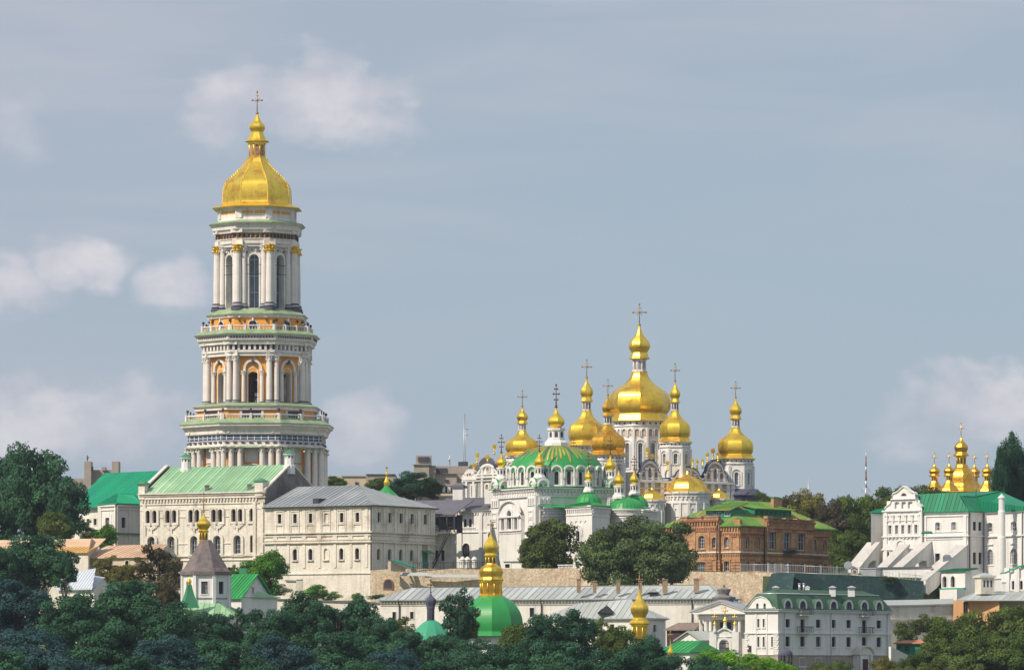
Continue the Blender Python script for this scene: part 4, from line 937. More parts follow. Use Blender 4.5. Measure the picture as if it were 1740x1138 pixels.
# drum and great dome
dz0, dz1 = zt + .2, Z(801.5, 952)
def kok(mb, f):
    ring(mb, f, outl(f.L / 2, f.L * .70, dz1 - 1.2, dz1 + .95, 1, 8), f.L * .13, -.3, .5, opened=True)
    mb.poly([f.W(a, b, .0) for a, b in outl(f.L / 2, f.L * .72, dz1 - .0, dz1 + .97, 1, 8)]); ledge(mb, f, 0, f.L, dz0, dz0 + .35, .2)
    for s_ in (0,): ledge(mb, f, -.28, .28, dz0, dz1 - .6, .3); ledge(mb, f, -.34, .34, dz1 - .8, dz1 - .5, .4)
rD = S(80.5, 958)
mb = oct_drum(B_, 945, 958, rD, dz0, dz1, dz0 + .25, dz1 + .0, .85, n=24, arch=1, sur=.15, so=.12, fmin=-.3, nh=2, trim=kok)
DR = B_.part('drum', mb, M['clean'])
gd = MB(); zc0, zc1_ = Z(801.5, 958) - .3, Z(756.5, 958)
prf = [(rD * 1.02, zc0)] + [(rD * math.cos(math.pi / 2 * t / 16) ** .92, zc0 + (zc1_ - zc0) * math.sin(math.pi / 2 * t / 16)) for t in range(1, 16)] + [(S(15, 958), zc1_)]
gd.lathe(X(945, 958), 958, prf, 48, flat=False, sm=True)
for i in range(24):     # little green vaults running back from each semicircular gable
    a = 2 * math.pi * i / 24 - math.pi / 2; ca, sa = math.cos(a), math.sin(a); t_ = Vector((-sa, ca, 0)); c0 = Vector((X(945, 958) + ca * (rD + .45), 958 + sa * (rD + .45), dz1 - .1)); c1 = Vector((X(945, 958) + ca * (rD - 1.8), 958 + sa * (rD - 1.8), dz1 + .7))
    rr0 = 1.28; vs = []
    for c_, r_ in ((c0, rr0), (c1, rr0 * .9)):
        for k in range(9): vs.append(c_ + t_ * math.cos(math.pi * k / 8) * r_ + Vector((0, 0, math.sin(math.pi * k / 8) * r_)))
    gd.add(vs, [[k, k + 1, 10 + k, 9 + k] for k in range(8)], 0)
# gilded rays on the crown: thin plates standing proud of the green sheets
rays = MB(); NR = 60; rr2 = random.Random(5)
def dpt(t, a, o=0.0):
    r_ = rD * math.cos(math.pi / 2 * t) ** .92 + o; z_ = zc0 + (zc1_ - zc0) * math.sin(math.pi / 2 * t) + o * .7
    return Vector((X(945, 958) + math.cos(a) * r_, 958 + math.sin(a) * r_, z_))
for i in range(NR):
    a = 2 * math.pi * i / NR; t0 = rr2.uniform(.2, .5); da = 2 * math.pi / NR * .26
    vs = []; n = 8
    for k in range(n + 1):
        t = t0 + (.9 - t0) * k / n; wv = 1 if k < n else .8
        tip = .35 if k == 0 else 1
        vs += [dpt(t, a - da * tip, .09), dpt(t, a + da * tip, .09)]
    rays.add(vs, [[2 * k, 2 * k + 1, 2 * k + 3, 2 * k + 2] for k in range(n)], 0 if i % 7 else 1)
GD = B_.part('dome', gd, M['green'], 'broad green dome'); rays.build('gilded_rays', [mat('dull_gold_paint', (.50, .38, .06), rough=.5, metal=.35, var=.3, vs=.6, col2=(.30, .34, .12), p2=.52, s2=.7), mat('patina', (.12, .10, .10))], GD)
ONION = [(.55, -.08), (.62, 0), (.60, .06), (.66, .16), (.84, .36), (.97, .6), (1.0, .82), (.96, 1.02), (.84, 1.25), (.66, 1.48), (.46, 1.7), (.28, 1.95), (.16, 2.25), (.08, 2.6), (.05, 2.75)]
def turret(b, cx, Y, w, zb_py, dr_py, on_hw, tip_py, ct_py, kok_py=None, gm=None, yaw=.2, cstyle=1, name='turret', cmat=None):
    x = X(cx, Y); r = S(w, Y); z0 = Z(zb_py, Y); z1 = Z(dr_py, Y); mb = MB(); h = z1 - z0
    mb.lathe(x, Y, [(r * 1.5, z0), (r * 1.45, z0 + h * .18), (r * 1.12, z0 + h * .34), (r * 1.12, z0 + h * .42), (r, z0 + h * .42), (r, z1 - h * .14), (r * 1.15, z1 - h * .12), (r * 1.15, z1)], 8)
    for i in range(8):
        a = 2 * math.pi * i / 8 - math.pi / 2; f = Fac((x + math.cos(a) * r + math.sin(a) * .5, Y + math.sin(a) * r - math.cos(a) * .5), (x + math.cos(a) * r - math.sin(a) * .5, Y + math.sin(a) * r + math.cos(a) * .5))
        mb.poly([f.W(u, z, .02) for u, z in outl(.5, r * .42, z0 + h * .48, z1 - h * .2)], 1)
    t = mb.build(name, [M['clean'], M['dark']], b.root)
    o = MB(); ro = S(on_hw, Y); H = Z(tip_py, Y) - z1
    o.lathe(x, Y, smooth_prof([(a * ro, z1 + .02 + max(0, c) * H / 2.75) for a, c in ONION[1:]], 2), 10 if gm is None else 12, flat=False, rot=.2)
    oo = o.build('onion_dome', gm or M['gold'], t)
    cross(t, (x, Y, z1 + H * .97), Z(ct_py, Y) - z1 - H * .97, cmat or M['bronze'], style=cstyle, yaw=yaw, arm=S(4.6, Y) if cstyle else None)
    if kok_py:
        kz = Z(kok_py, Y); k = MB()
        for f_ in (fL, fR, fB, fC):
            ff_ = Fac(tuple(Vector((x, Y)) + f_.n * r * 1.9 - f_.d * r * 2.0), tuple(Vector((x, Y)) + f_.n * r * 1.9 + f_.d * r * 2.0)); hh = z0 - kz
            wall_face(k, ff_, outl(ff_.L / 2, ff_.L * .98, kz, z0 + .35, 1, 10), [], 0); ring(k, ff_, outl(ff_.L / 2, ff_.L * .6, kz, z0 - .35, 1, 10), .32, -.02, .22, opened=True)
            vs = []
            q = outl(ff_.L / 2, ff_.L * .98, kz, z0 + .35, 1, 10)[1:]
            vs = [ff_.W(u, z) for u, z in q] + [Vector((*(ff_.W(u, z).xy - f_.n * r * 1.6), z)) for u, z in q]; n = len(q)
            k.add(vs, [[i, i + 1, n + i + 1, n + i] for i in range(n - 1)], 1)
        k.build('gable_base', [M['clean'], M['green']], t)
    return t
turret(B_, 852, 959.5, 7.2, 816, 794, 9.2, 768, 739, 829)
turret(B_, 916.5, 947, 7.2, 814, 793, 9.2, 766, 739, 828)
turret(B_, 1037, 955, 6.8, 815, 800, 9.5, 771, 744, 828)
turret(B_, 975, 975, 6.8, 800, 788, 8.5, 770, 748)
turret(B_, 1000, 946, 6.0, 836, 816.5, 7.0, 796, 770)
turret(B_, 1051.5, 949, 7.4, 847, 825, 9.3, 797, 774)
turret(B_, 1077.5, 953, 6.4, 841, 822.5, 7.3, 797, 775.5)
# main lantern of the green dome
turret(B_, 945, 958, 13.2, 757.5, 727.5, 14.6, 690.5, 654, name='lantern')
# vents and railing on the terrace
for px in (786, 794.5, 806): 
    c = P(px, 0, 944); vm = MB(); z0 = Z(965, 944); vm.lathe(c.x, c.y, [(.5, z0), (.5, z0 + 1.6), (.62, z0 + 1.65), (.62, z0 + 1.8), (.34, z0 + 2.2), (.1, z0 + 2.35)], 10, flat=False)
    for k in range(6): a = k * math.pi / 3; vm.box(c.x + math.cos(a) * .6, c.y + math.sin(a) * .48, z0 + .8, .1, .2, .5, a, 1)
    o = vm.build('roof_vent', [M['clean'], M['block']], None, loc=(c.x, c.y, z0)); tag(o, 'one of three squat white domed vents on the terrace before the church wing', 'vent', 'white domed vents on the terrace'); 
# ================================================================ cathedral
CYc = 1058
B_ = Bld('cathedral', 'ornate baroque cathedral crowded with large golden pear domes', 'cathedral', (X(1110, CYc), CYc, 24), [M['clean'], M['pinkish'], M['lead'], M['gold'], M['icon']])
W = B_.wall
fE = F2(1078, 1036, 1247, 1050); zE = fE.z(1160, 826)
C0 = fE.a; fS = Fac((X(785, 1078), 1078), tuple(C0)); zb = 23
def baroque_gable(f, u0, u1, zb_, zs, ztop, mi=1, lead=True, nich=3):
    """curved gable with niches, pilasters and a dark moulded outline; has thickness"""
    w_ = u1 - u0; uc = (u0 + u1) / 2; pts = [(u0, zb_), (u1, zb_), (u1, zs)]
    sh = [(1.0, 0), (.93, .12), (.86, .30), (.74, .42), (.66, .50), (.60, .68), (.48, .82), (.30, .93), (.12, .99)]
    H = ztop - zs
    right = [(uc + w_ / 2 * a, zs + H * c) for a, c in sh]; left = [(uc - w_ / 2 * a, zs + H * c) for a, c in sh[::-1]]
    o = pts + right[1:] + left[:-1] + [(u0, zs)]
    wall_face(W, f, o, [], mi=mi)
    ed = [(u0, zs)] + left[::-1][1:] if False else None
    top = right + left
    for (a, b), (c, d) in zip(top, top[1:]):
        p, q = f.W(a, b - .1, -.6), f.W(c, d - .1, -.6); W.obox(p, q - p, Vector((*(f.n * 1.1), 0)), (0, 0, .28), 2 if lead else 0); p2, q2 = f.W(a, b - .75, .0), f.W(c, d - .75, .0); W.obox(p2, q2 - p2, Vector((*(f.n * .45), 0)), (0, 0, .6), 0)
    bk_ = Fac(tuple(f.b - f.n * .9), tuple(f.a - f.n * .9)); wall_face(W, bk_, [(f.L - u, z) for u, z in o][::-1], [], mi=2)
    ledge(W, f, u0, u1, zs - .25, zs + .1, .5)
    for k in range(nich):
        u = u0 + w_ * (k + 1) / (nich + 1); zt_ = zs + H * (.62 if k == nich // 2 else .42)
        n_ = outl(u, w_ * .13, zs + .6, zt_, 1); ring(W, f, n_, .22, -.02, .3); W.poly([f.W(a, b, .05) for a, b in n_], 4)
    for k in range(nich + 1):
        u = u0 + w_ * (k + .5) / (nich + 1); tt = abs(u - uc) / (w_ / 2); zt_ = zs + H * (.30 if tt > .6 else .55)
        ledge(W, f, u - .28, u + .28, zb_, zt_, .4); ledge(W, f, u - .42, u + .42, zt_ - .1, zt_ + .25, .55)
zs = fE.z(1160, 817); zwall = zs
B_.face(fE, zb, zwall, mi=1)
baroque_gable(fE, fE.u(1082), fE.u(1124), zwall, zs, fE.z(1102, 781))
baroque_gable(fE, fE.u(1136), fE.u(1198), zwall, fE.z(1160, 822), fE.z(1167, 793), nich=4)
baroque_gable(fE, fE.u(1192), fE.u(1236), zwall, zs, fE.z(1212, 781.5))
for px in (1083, 1097, 1108, 1124, 1134, 1197, 1210, 1222, 1236, 1244): ledge(W, fE, fE.u(px) - .45, fE.u(px) + .45, zb, zwall - .3, .4)
ledge(W, fE, 0, fE.L, zwall - .5, zwall - .1, .6); ledge(W, fE, 0, fE.L, fE.z(1160, 831), fE.z(1160, 829.6), .4)
zS = Z(812, 1070); B_.face(fS, zb, zS, mi=0)
fS2 = F2(786, 1068, 866, 1058); zq = fS2.z(825, 805)
B_.face(fS2, zb, zq, mi=0)
baroque_gable(fS2, fS2.u(788), fS2.u(812), zb, zq - 1, fS2.z(798, 798), mi=0, lead=False, nich=1); baroque_gable(fS2, fS2.u(811), fS2.u(849), zb, zq, fS2.z(828, 786), mi=0, lead=True, nich=1)
for px in (805, 829):
    o = outl(fS2.u(px), S(7, 1060), fS2.z(825, 843), fS2.z(825, 823), 1); ring(W, fS2, o, .35, -.02, .35); W.poly([fS2.W(a, b, .06) for a, b in o], 4)
ledge(W, fS2, 0, fS2.L, zq - .9, zq - .5, .5); ledge(W, fS2, 0, fS2.L, fS2.z(825, 817), fS2.z(825, 815.5), .4)
back1 = Fac((X(1287, 1078), 1078), (X(785, 1092), 1092)); B_.face(back1, zb, zwall - 1); B_.face(Fac(tuple(fE.b), tuple(back1.a)), zb, zwall - 1)
B_.done()
rf = MB(); rf.poly([v3(p, zwall - .8) for p in (fE.a, fE.b, back1.a, back1.b, fS.a)]); B_.part('roof', rf, M['slate'])
gb = MB()
for (px, Y, rx, top) in ((828, 1075, 30, 776), (870, 1080, 24, 775), (806, 1082, 20, 787)):
    x = X(px, Y); r = S(rx, Y) / 2; zt_ = Z(top, Y); vs = []
    for yy in (Y, Y + 9):
        for k in range(13): vs.append((x + r * math.cos(math.pi * k / 12), yy, zt_ - r + r * math.sin(math.pi * k / 12)))
    gb.add(vs, [[k, k + 1, 14 + k, 13 + k] for k in range(12)] + [list(range(13))], 0); gb.obox((x - r, Y, 23), (2 * r, 0, 0), (0, 9, 0), (0, 0, zt_ - r - 23), 0)
B_.part('vaulted_gable', gb, M['conc'])
# drums with their windows, then domes
def cd(cx, Y, hw, y_top, y_bot, wt, wb, wpx, n=8, frz=True, ar2=True):
    r = S(hw, Y); z0, z1 = Z(y_bot, Y), Z(y_top, Y)
    def trim(mb, f):
        ledge(mb, f, 0, f.L, z1 - .3, z1, .35); ledge(mb, f, 0, f.L, z1 - S(9, Y), z1 - S(8, Y), .25)
        m_ = 3 if n <= 8 else 2
        for k in range(m_):
            u = f.L * (k + .5) / m_; c = f.W(u, z1 - S(4.2, Y), .04); rr_ = S(1.4, Y) if hw < 40 else S(2, Y); mb.poly([c + Vector((*(f.d * rr_ * math.cos(t * math.pi / 4)), rr_ * math.sin(t * math.pi / 4))) for t in range(8)], 1)
        if ar2: ring(mb, f, outl(f.L / 2, f.L * .62, Z(wb, Y), Z(wt, Y) + S(4.5, Y), 1, 8), f.L * .07, -.02, .3, opened=True)
        for u in (0, f.L): ledge(mb, f, u - S(1.8, Y), u + S(1.8, Y), z0, z1 - S(12, Y), .3)
        if n > 8 or hw > 40:
            zq_ = z1 - S(14, Y)
            for k in range(2):
                u = f.L * (k + .5) / 2; ring(mb, f, outl(u, f.L * .3, zq_ - S(12, Y), zq_, 1), .22, -.02, .3, opened=True); mb.poly([f.W(a, b, .05) for a, b in outl(u, f.L * .28, zq_ - S(12, Y), zq_, 1)], 3)
    mb = oct_drum(B_, cx, Y, r, z0, z1, Z(wb, Y), Z(wt, Y), S(wpx, Y), n=n, sur=.2, so=.2, trim=trim, gl=M['glassb'], fr=M['wframe'], fmin=0.1)
    B_.part('drum', mb, [M['clean'], M['dark'], M['icon'], M['pinkish']])
cd(1087, 1058, 43, 716.5, 812, 754, 797, 8, n=12)
cd(1147, 1045, 25.5, 751.5, 812, 771, 789, 7); cd(1250, 1056, 29, 780, 842, 803, 825, 7); cd(1033, 1036, 27, 774, 842, 793, 815, 7)
cd(997, 1068, 27, 758, 830, 772, 790, 6.5); cd(887.5, 1076, 27, 775, 840, 790, 806, 6.5)
baroque_dome(B_, 1086.5, 1058, 716.5, 48.8, 552, 516, n=8, rot=R(22.5), eave=.99, label='largest cathedral dome with tall lantern')
baroque_dome(B_, 1147, 1045, 751.5, 25.5, 647, 617, rot=R(-8)); baroque_dome(B_, 1250, 1056, 780, 29.5, 675, 648, rot=R(-6))
baroque_dome(B_, 997, 1068, 758, 30, 641, 611, rot=R(8)); baroque_dome(B_, 1033, 1036, 774, 28.5, 671, 644.5, gm=M['oldgold'], rot=R(5), label='duller golden dome nearest the refectory'); baroque_dome(B_, 887.5, 1076, 775, 27, 690, 663, rot=R(-10))
# helmet roof over the stair tower foot
km = MB(); km.lathe(X(1260, 1054), 1054, [(S(38, 1054), Z(842, 1054)), (S(34, 1054), Z(838, 1054)), (S(27, 1054), Z(831, 1054))], 8); km.lathe(X(1260, 1054), 1054, [(S(34, 1054), 24), (S(34, 1054), Z(841, 1054))], 8); B_.part('tower_foot', km, [M['lead']])
# apses
def apse(cx, Y, hw, ytop, ybot, ygold, icons, gh=1.0, n=16):
    x = X(cx, Y); r = S(hw, Y); z0, z1 = Z(ybot, Y), Z(ytop, Y); mb = MB()
    sv = (B_.wall, B_.fc); B_.wall = mb; B_.fc = []
    for i in range(8):
        a0 = math.pi + math.pi * i / 8; a1 = a0 + math.pi / 8; f = Fac((x + r * math.cos(a0), Y + r * math.sin(a0)), (x + r * math.cos(a1), Y + r * math.sin(a1)))
        B_.face(f, z0, z1)
        if i in icons: B_.win(f, 0, 0, Z(icons[i] + 5.5, Y), Z(icons[i] - 5, Y), u=f.L / 2, wm=S(5.5, Y), arch=1, sur=.4, so=.2, gl=M['icon'], fr=M['wframe'], nv=0, nh=0)
        ledge(mb, f, 0, f.L, z1 - .4, z1, .5); ledge(mb, f, 0, f.L, z1 - 1.1, z1 - .9, .3); dentils(mb, f, 0, f.L, z1 - 1.7, z1 - 1.15, .7, .35, .3); ledge(mb, f, 0, f.L, z1 - 2.6, z1 - 2.4, .2)
        ledge(mb, f, -.25, .25, z0, z1 - 2.4, .3); mb.poly([f.W(a, b, .03) for a, b in outl(f.L / 2, f.L * .7, z1 - 6.5, z1 - 2.9, 0)], 1)
    for f_, o, h, mi_ in B_.fc: wall_face(mb, f_, o, h)
    B_.wall, B_.fc = sv
    ap = B_.part('apse', mb, [M['clean'], M['towerw']])
    gm = MB(); H = Z(ygold, Y) - z1
    gm.lathe(x, Y + .5, smooth_prof([(r * 1.12, z1), (r * .98, z1 + H * .07), (r * .84, z1 + H * .18), (r * .77, z1 + H * .36), (r * .64, z1 + H * .52), (r * .40, z1 + H * .66), (r * .20, z1 + H * .76), (r * .08, z1 + H * .86), (.1, z1 + H)], 3), 8, R(22.5)); gm.build('gilded_roof', M['gold'], ap)
apse(1168.5, 1040, 37, 836, 900, 800, {2: 870, 4: 870, 5: 870})
apse(1108, 1036, 21, 849, 910, 828, {3: 871, 4: 871}); apse(1222, 1044, 17, 847, 900, 829, {})
# radiant discs on poles over the gables
def finial(px, py, Y, s=3.6, pole=10):
    mb = MB(); c = P(px, py, Y); r = S(s, Y)
    mb.lathe(0, 0, [(.001, -.08), (r, -.05), (r, .05), (.001, .08)], 14, flat=False); mb.v = [(c.x + x_, c.y + z_, c.z + y_ * 1.15) for x_, y_, z_ in mb.v]
    for k in range(14):
        a = 2 * math.pi * k / 14; mb.tube((c.x + math.cos(a) * r, c.y, c.z + math.sin(a) * r * 1.15), (c.x + math.cos(a) * r * 1.25, c.y, c.z + math.sin(a) * r * 1.4), .06, .02, n=4)
    mb.tube(c - Vector((0, 0, r)), c - Vector((0, 0, r + S(pole, Y))), .13); mb.ball(c - Vector((0, 0, r * 1.6)), .2); mb.ball(c - Vector((0, 0, r * 1.6 + S(pole * .6, Y))), .28)
    B_.part('sun_finial', mb, M['gold'])
for px, py, Y in ((805.5, 790.5, 1066), (811, 773.5, 1080), (828.5, 776, 1064), (840, 758.5, 1078), (1100, 764, 1037), (1108, 775, 1040), (1120, 777, 1046)): finial(px, py, Y)
for px, py, Y, s in ((1134, 786, 1040, 3), (1147, 783, 1044, 2.6), (1176.5, 782, 1041, 2.6), (1184.5, 784, 1042, 3), (1194, 782, 1043, 2.6), (1202, 772, 1043, 3.2), (1211.5, 766, 1046, 4), (1220, 771, 1044, 2.6)): finial(px, py, Y, s, 12)
# ================================================================ brick building
B_ = Bld('brick_building', 'two-storey ochre brick house with bright green hipped roof and raised glazed monitor', 'building', (X(1257, 906), 906, 19), [M['brick'], M['brickd'], M['cream'], M['slate']])
fl, fr_, bk = corner(1257, 906, 1127, 1417, 36); zz = lambda py: Z(py, 906); zb = 18.2; zt = zz(892)
B_.face(Fac(tuple(fr_.b), bk), zb, zt); B_.face(Fac(bk, tuple(fl.a)), zb, zt)
def seg(f, pa, pb, out, z1):
    ua, ub = (0 if pa is None else f.u(pa)), (f.L if pb is None else f.u(pb)); s_ = Fac(tuple(f.W(ua, 0, out).xy), tuple(f.W(ub, 0, out).xy)); B_.face(s_, zb, z1)
    return s_
B_.face(fl, zb, zt); B_.face(fr_, zb, zt); W = B_.wall
rl = seg(fl, 1160, 1225, .7, zz(881)); rr_ = seg(fr_, 1298, 1378, .7, zz(883))
for s_, f in ((rl, fl), (rr_, fr_)):
    for e_ in (s_.a, s_.b):
        W.poly([Vector((e_.x, e_.y, zb)), Vector((e_.x, e_.y, s_.W(0, zz(881 if s_ is rl else 883)).z)), Vector((e_.x - s_.n.x * 1.6, e_.y - s_.n.y * 1.6, zz(881 if s_ is rl else 883))), Vector((e_.x - s_.n.x * 1.6, e_.y - s_.n.y * 1.6, zb))])
    W.poly([s_.W(0, zz(883) + .0, 0), s_.W(s_.L, zz(883), 0), s_.W(s_.L, zz(883), -1.6), s_.W(0, zz(883), -1.6)])
K1 = dict(fr=M['wframe'], depth=.45, so=.14, smi=0)
B_.row(rl, [1192.5], 10.5, 908, 931, 1257, arch=1, sur=.55, nv=2, nh=3, sill=.25, **K1); B_.row(rl, [1213.8], 7, 911.5, 930, 1257, arch=1, sur=.25, sill=.2, **K1)
B_.row(fl, [1234.8], 8, 911.5, 930, 1257, arch=1, sur=.45, sill=.2, **K1); B_.row(fl, [1140], 7, 911, 930, 1257, arch=1, sur=.4, sill=.2, **K1)
B_.row(rl, [1191], 17, 953, 971, 1257, arch=.15, sur=.3, nv=4, nh=2, **K1); B_.row(fl, [1235.2], 8.5, 952.5, 970, 1257, arch=.25, sur=.3, sill=.2, **K1)
def fz_(f, ref, py): return f.z(ref, py)
for px in (1269.6, 1287.6): B_.win(fr_, px, 6.3, zz(932.3), zz(911.3), arch=1, sur=.4, sill=.2, nv=1, nh=2, **K1); B_.win(fr_, px, 6.3, zz(966), zz(952.5), arch=.25, sur=.3, **K1)
zr2 = lambda py: rr_.z(1338, py)
for px in (1311.4, 1336.8, 1361): B_.win(rr_, px, 13, zr2(934), zr2(903.5), arch=.15, sur=.45, nv=2, nh=2, sill=.3, **K1)
B_.win(rr_, 1313, 6.5, zr2(966), zr2(954), arch=.2, sur=.25, **K1); B_.win(rr_, 1337.5, 15, zr2(965), zr2(955), arch=.15, sur=.3, nv=3, nh=1, **K1); B_.win(rr_, 1362, 6.5, zr2(971), zr2(956), arch=.15, sur=.25, **K1)
ze_ = lambda py: fr_.z(1398, py)
for px in (1383.3, 1401): B_.win(fr_, px, 6.5, ze_(937), ze_(917), arch=1, sur=.4, sill=.2, **K1)
for px in (1384.5, 1401.5): B_.win(fr_, px, 6.5, ze_(968), ze_(957.5), arch=.2, sur=.25, **K1)
for f in (fl, fr_, rl, rr_):
    zc = zt if f in (fl, fr_) else zz(882)
    e_ = .3 if f is fl else 0
    ledge(W, f, -.05, f.L + e_ + .02, zz(938.5), zz(936), .2, 2)
    ledge(W, f, -.05, f.L + e_ + .1, zc - .35, zc, .42, 1); dentils(W, f, 0, f.L, zc - .95, zc - .4, .62, .3, .3, 0)
    dentils(W, f, 0, f.L, zc - 1.9, zc - 1.45, .5, .25, .14, 1); ledge(W, f, 0, f.L, zc - 2.25, zc - 2.1, .14, 1); dentils(W, f, 0, f.L, zz(944.5), zz(941), .55, .3, .1, 1)
    ledge(W, f, 0, f.L, zz(950) - .1, zz(950), .12, 1)
for f, pxs in ((rl, (1161, 1180, 1204, 1223)), (fl, (1129, 1228, 1242, 1255)), (fr_, (1259, 1278.5, 1296, 1381, 1393, 1412))):
    for px in pxs: u = min(max(f.u(px), .35), f.L - .35); ledge(W, f, u - .3, u + .3, zz(936), (zt if f is not rl else zz(882)) - 2.2, .13)
for f, pxs in ((rl, (1206, 1220)), (fl, (1247, 1254)),):
    for px in pxs:
        for k in range(4): u = f.u(px); ledge(W, f, u - .55, u + .55, zz(970 - 5.2 * k), zz(966.5 - 5.2 * k), .16, 0)
# parapets of the two projecting bays
for f, lo_, hi_ in ((rl, 882, 876), (rr_, 884, 877)):
    ledge(W, f, 0, f.L, zz(lo_), zz(hi_ + 2), .12, 1, -.55); dentils(W, f, .3, f.L - .3, zz(lo_ - .5), zz(hi_ + 3.5), .8, .35, .22, 0); ledge(W, f, -.1, f.L + .1, zz(hi_ + 2), zz(hi_ + 1.2), .3, 3, -.65)
    for u in (0, f.L - 1.6, f.L * .38, f.L * .62): ledge(W, f, u, u + (1.6 if f is rl or u in (0, f.L - 1.6) else .9), zz(lo_), zz(hi_ - (2.8 if u == 0 and f is rr_ else .8)), .2, 0, -.75)
ledge(W, fl, fl.L - 1.4, fl.L + .1, zt, zt + 1.1, .15, 0, -.7)
B_.done()
rf = MB(); o_ = .55; e0 = fl.W(-o_, zt, o_); e1 = fl.W(fl.L + o_, zt, o_); e2 = fr_.W(fr_.L + o_, zt, o_); e3 = v3(bk, zt) + Vector((*(-fl.n * o_ - fl.d * o_), 0))
hw = fl.L / 2; cA = e1 + Vector((*(fr_.d * hw * 1.0 - fl.d * hw * .98), 0)); cB = e2 - Vector((*(fr_.d * hw * 1.2), 0)) - Vector((*(fl.d * hw), 0))
zr = Z(850, 918); cA.z = zr; cB.z = zr
for q in ([e0, e1, cA], [e1, e2, cB, cA], [e2, e3, cB], [e3, e0, cA, cB]): roofplane(rf, q, seam=.7)
RO = B_.part('roof', rf, M['lime'])
def monitor(f, ua, ub, off, z0, z1, n, wall_, roofm, depth=7, rise=1.4, wh=None):
    """long glazed dormer standing on the roof slope"""
    mb = MB(); a = f.W(ua, 0, -off).xy; b = f.W(ub, 0, -off).xy; g_ = Fac(tuple(a), tuple(b)); sv = (B_.wall, B_.fc); B_.wall = mb; B_.fc = []
    B_.face(g_, z0 - .8, z1)
    for k in range(n): B_.win(g_, 0, 0, z0 + .35, z1 - .35, arch=0, u=g_.L * (k + .5) / n, wm=g_.L / n * .72, fr=wall_ if not wh else M['wframe'], gl=M['glassb'], nv=1, nh=1, depth=.3)
    for f_, o, h, mi_ in B_.fc: wall_face(mb, f_, o, h)
    for p in (a, b): mb.poly([v3(p, z0 - .8), v3(p, z1), Vector((p[0] - g_.n.x * depth, p[1] - g_.n.y * depth, z1)), Vector((p[0] - g_.n.x * depth, p[1] - g_.n.y * depth, z0))])
    B_.wall, B_.fc = sv
    m_ = mb.build('monitor_dormer', [wall_], B_.root)
    r_ = MB(); roofplane(r_, [g_.W(-.4, z1, .6), g_.W(g_.L + .4, z1, .6), g_.W(g_.L + .2, z1 + rise, -depth), g_.W(-.2, z1 + rise, -depth)], seam=.7); r_.build('monitor_roof', roofm, m_)
monitor(fl, fl.u(1190), fl.u(1232), 2.0, zz(878.5), zz(864), 3, M['tealw'], M['lime'], 6, 1.5, True)
monitor(fr_, fr_.u(1306), fr_.u(1368), 3.2, zz(878.5), zz(860), 8, M['tealw'], M['lime'], 6.2, 1.3)
for px, py, Y in ((1316, 847, 925), (1323, 849, 930)):
    c = P(px, py, Y); k = MB(); k.box(c.x, c.y, c.z - 2.2, 1.1, .9, 2.4, R(36)); k.box(c.x, c.y, c.z + .2, 1.4, 1.2, .15, R(36), 1); k.build('chimney', [M['brick'], M['green']], RO)
dp = MB()
for f, px in ((fl, 1222.5), (fr_, 1296.8), (fr_, 1379)): dp.tube(f.W(f.u(px), zb, .9 if px == 1222.5 else .3), f.W(f.u(px), zt, .9 if px == 1222.5 else .3), .13)
B_.pieces('downpipe', dp, M['iron'], 12)
bl = MB(); u0 = rr_.u(1329); ledge(bl, rr_, u0, u0 + 3.6, zr2(941), zr2(940), 1.3)
for k in range(10): p = rr_.W(u0 + .2 + k * .36, zr2(940), 1.25); bl.tube(p, p + Vector((0, 0, 1)), .04)
bl.tube(rr_.W(u0, zr2(940) + 1, 1.25), rr_.W(u0 + 3.6, zr2(940) + 1, 1.25), .06)
for k in range(8): p = rr_.W(u0 + .3 + k * .42, zr2(940), .9); bl.ball(p + Vector((0, 0, .4)), .35, 6)
B_.part('balcony', bl, M['iron'])

# ================================================================ terrace walls
def run_wall(name, label, pts, m, th=1.4, cap=None, top_extra=0, group=None, cat='wall', seamcap=False):
    """pts: (px, Y, top row, bottom row); one wall following the terrain"""
    x0, y0 = X(pts[0][0], pts[0][1]), pts[0][1]; root = thing(name, label, cat, (x0, y0, Z(pts[0][3], y0)), group)
    mb = MB(); cb = MB()
    for (p0, Y0, t0, b0), (p1, Y1, t1, b1) in zip(pts, pts[1:]):
        a = Vector((X(p0, Y0), Y0)); b = Vector((X(p1, Y1), Y1)); f = Fac(tuple(a), tuple(b)); n_ = max(1, int(f.L / 6)); 
        for k in range(n_):
            u0, u1 = f.L * k / n_, f.L * (k + 1) / n_; za = Z(t0, Y0) + (Z(t1, Y1) - Z(t0, Y0)) * k / n_; zb__ = Z(t0, Y0) + (Z(t1, Y1) - Z(t0, Y0)) * (k + 1) / n_
            q0 = Z(b0, Y0) + (Z(b1, Y1) - Z(b0, Y0)) * k / n_; q1 = Z(b0, Y0) + (Z(b1, Y1) - Z(b0, Y0)) * (k + 1) / n_
            v = [f.W(u0, q0), f.W(u1, q1), f.W(u1, zb__), f.W(u0, za), f.W(u0, q0, -th), f.W(u1, q1, -th), f.W(u1, zb__, -th), f.W(u0, za, -th)]
            mb.add(v, [[0, 1, 2, 3], [3, 2, 6, 7], [5, 4, 7, 6], [4, 0, 3, 7], [1, 5, 6, 2]])
        if cap: a3, b3 = f.W(-.1, Z(t0, Y0) + .02, .3), f.W(f.L + .1, Z(t1, Y1) + .02, .3); cb.obox(a3, b3 - a3, Vector((*(-f.n * (th + .5)), .9 if seamcap else 0)), (0, 0, .22))
    mb.build('masonry', m, root)
    if cap: cb.build('coping', cap, root)
    return root
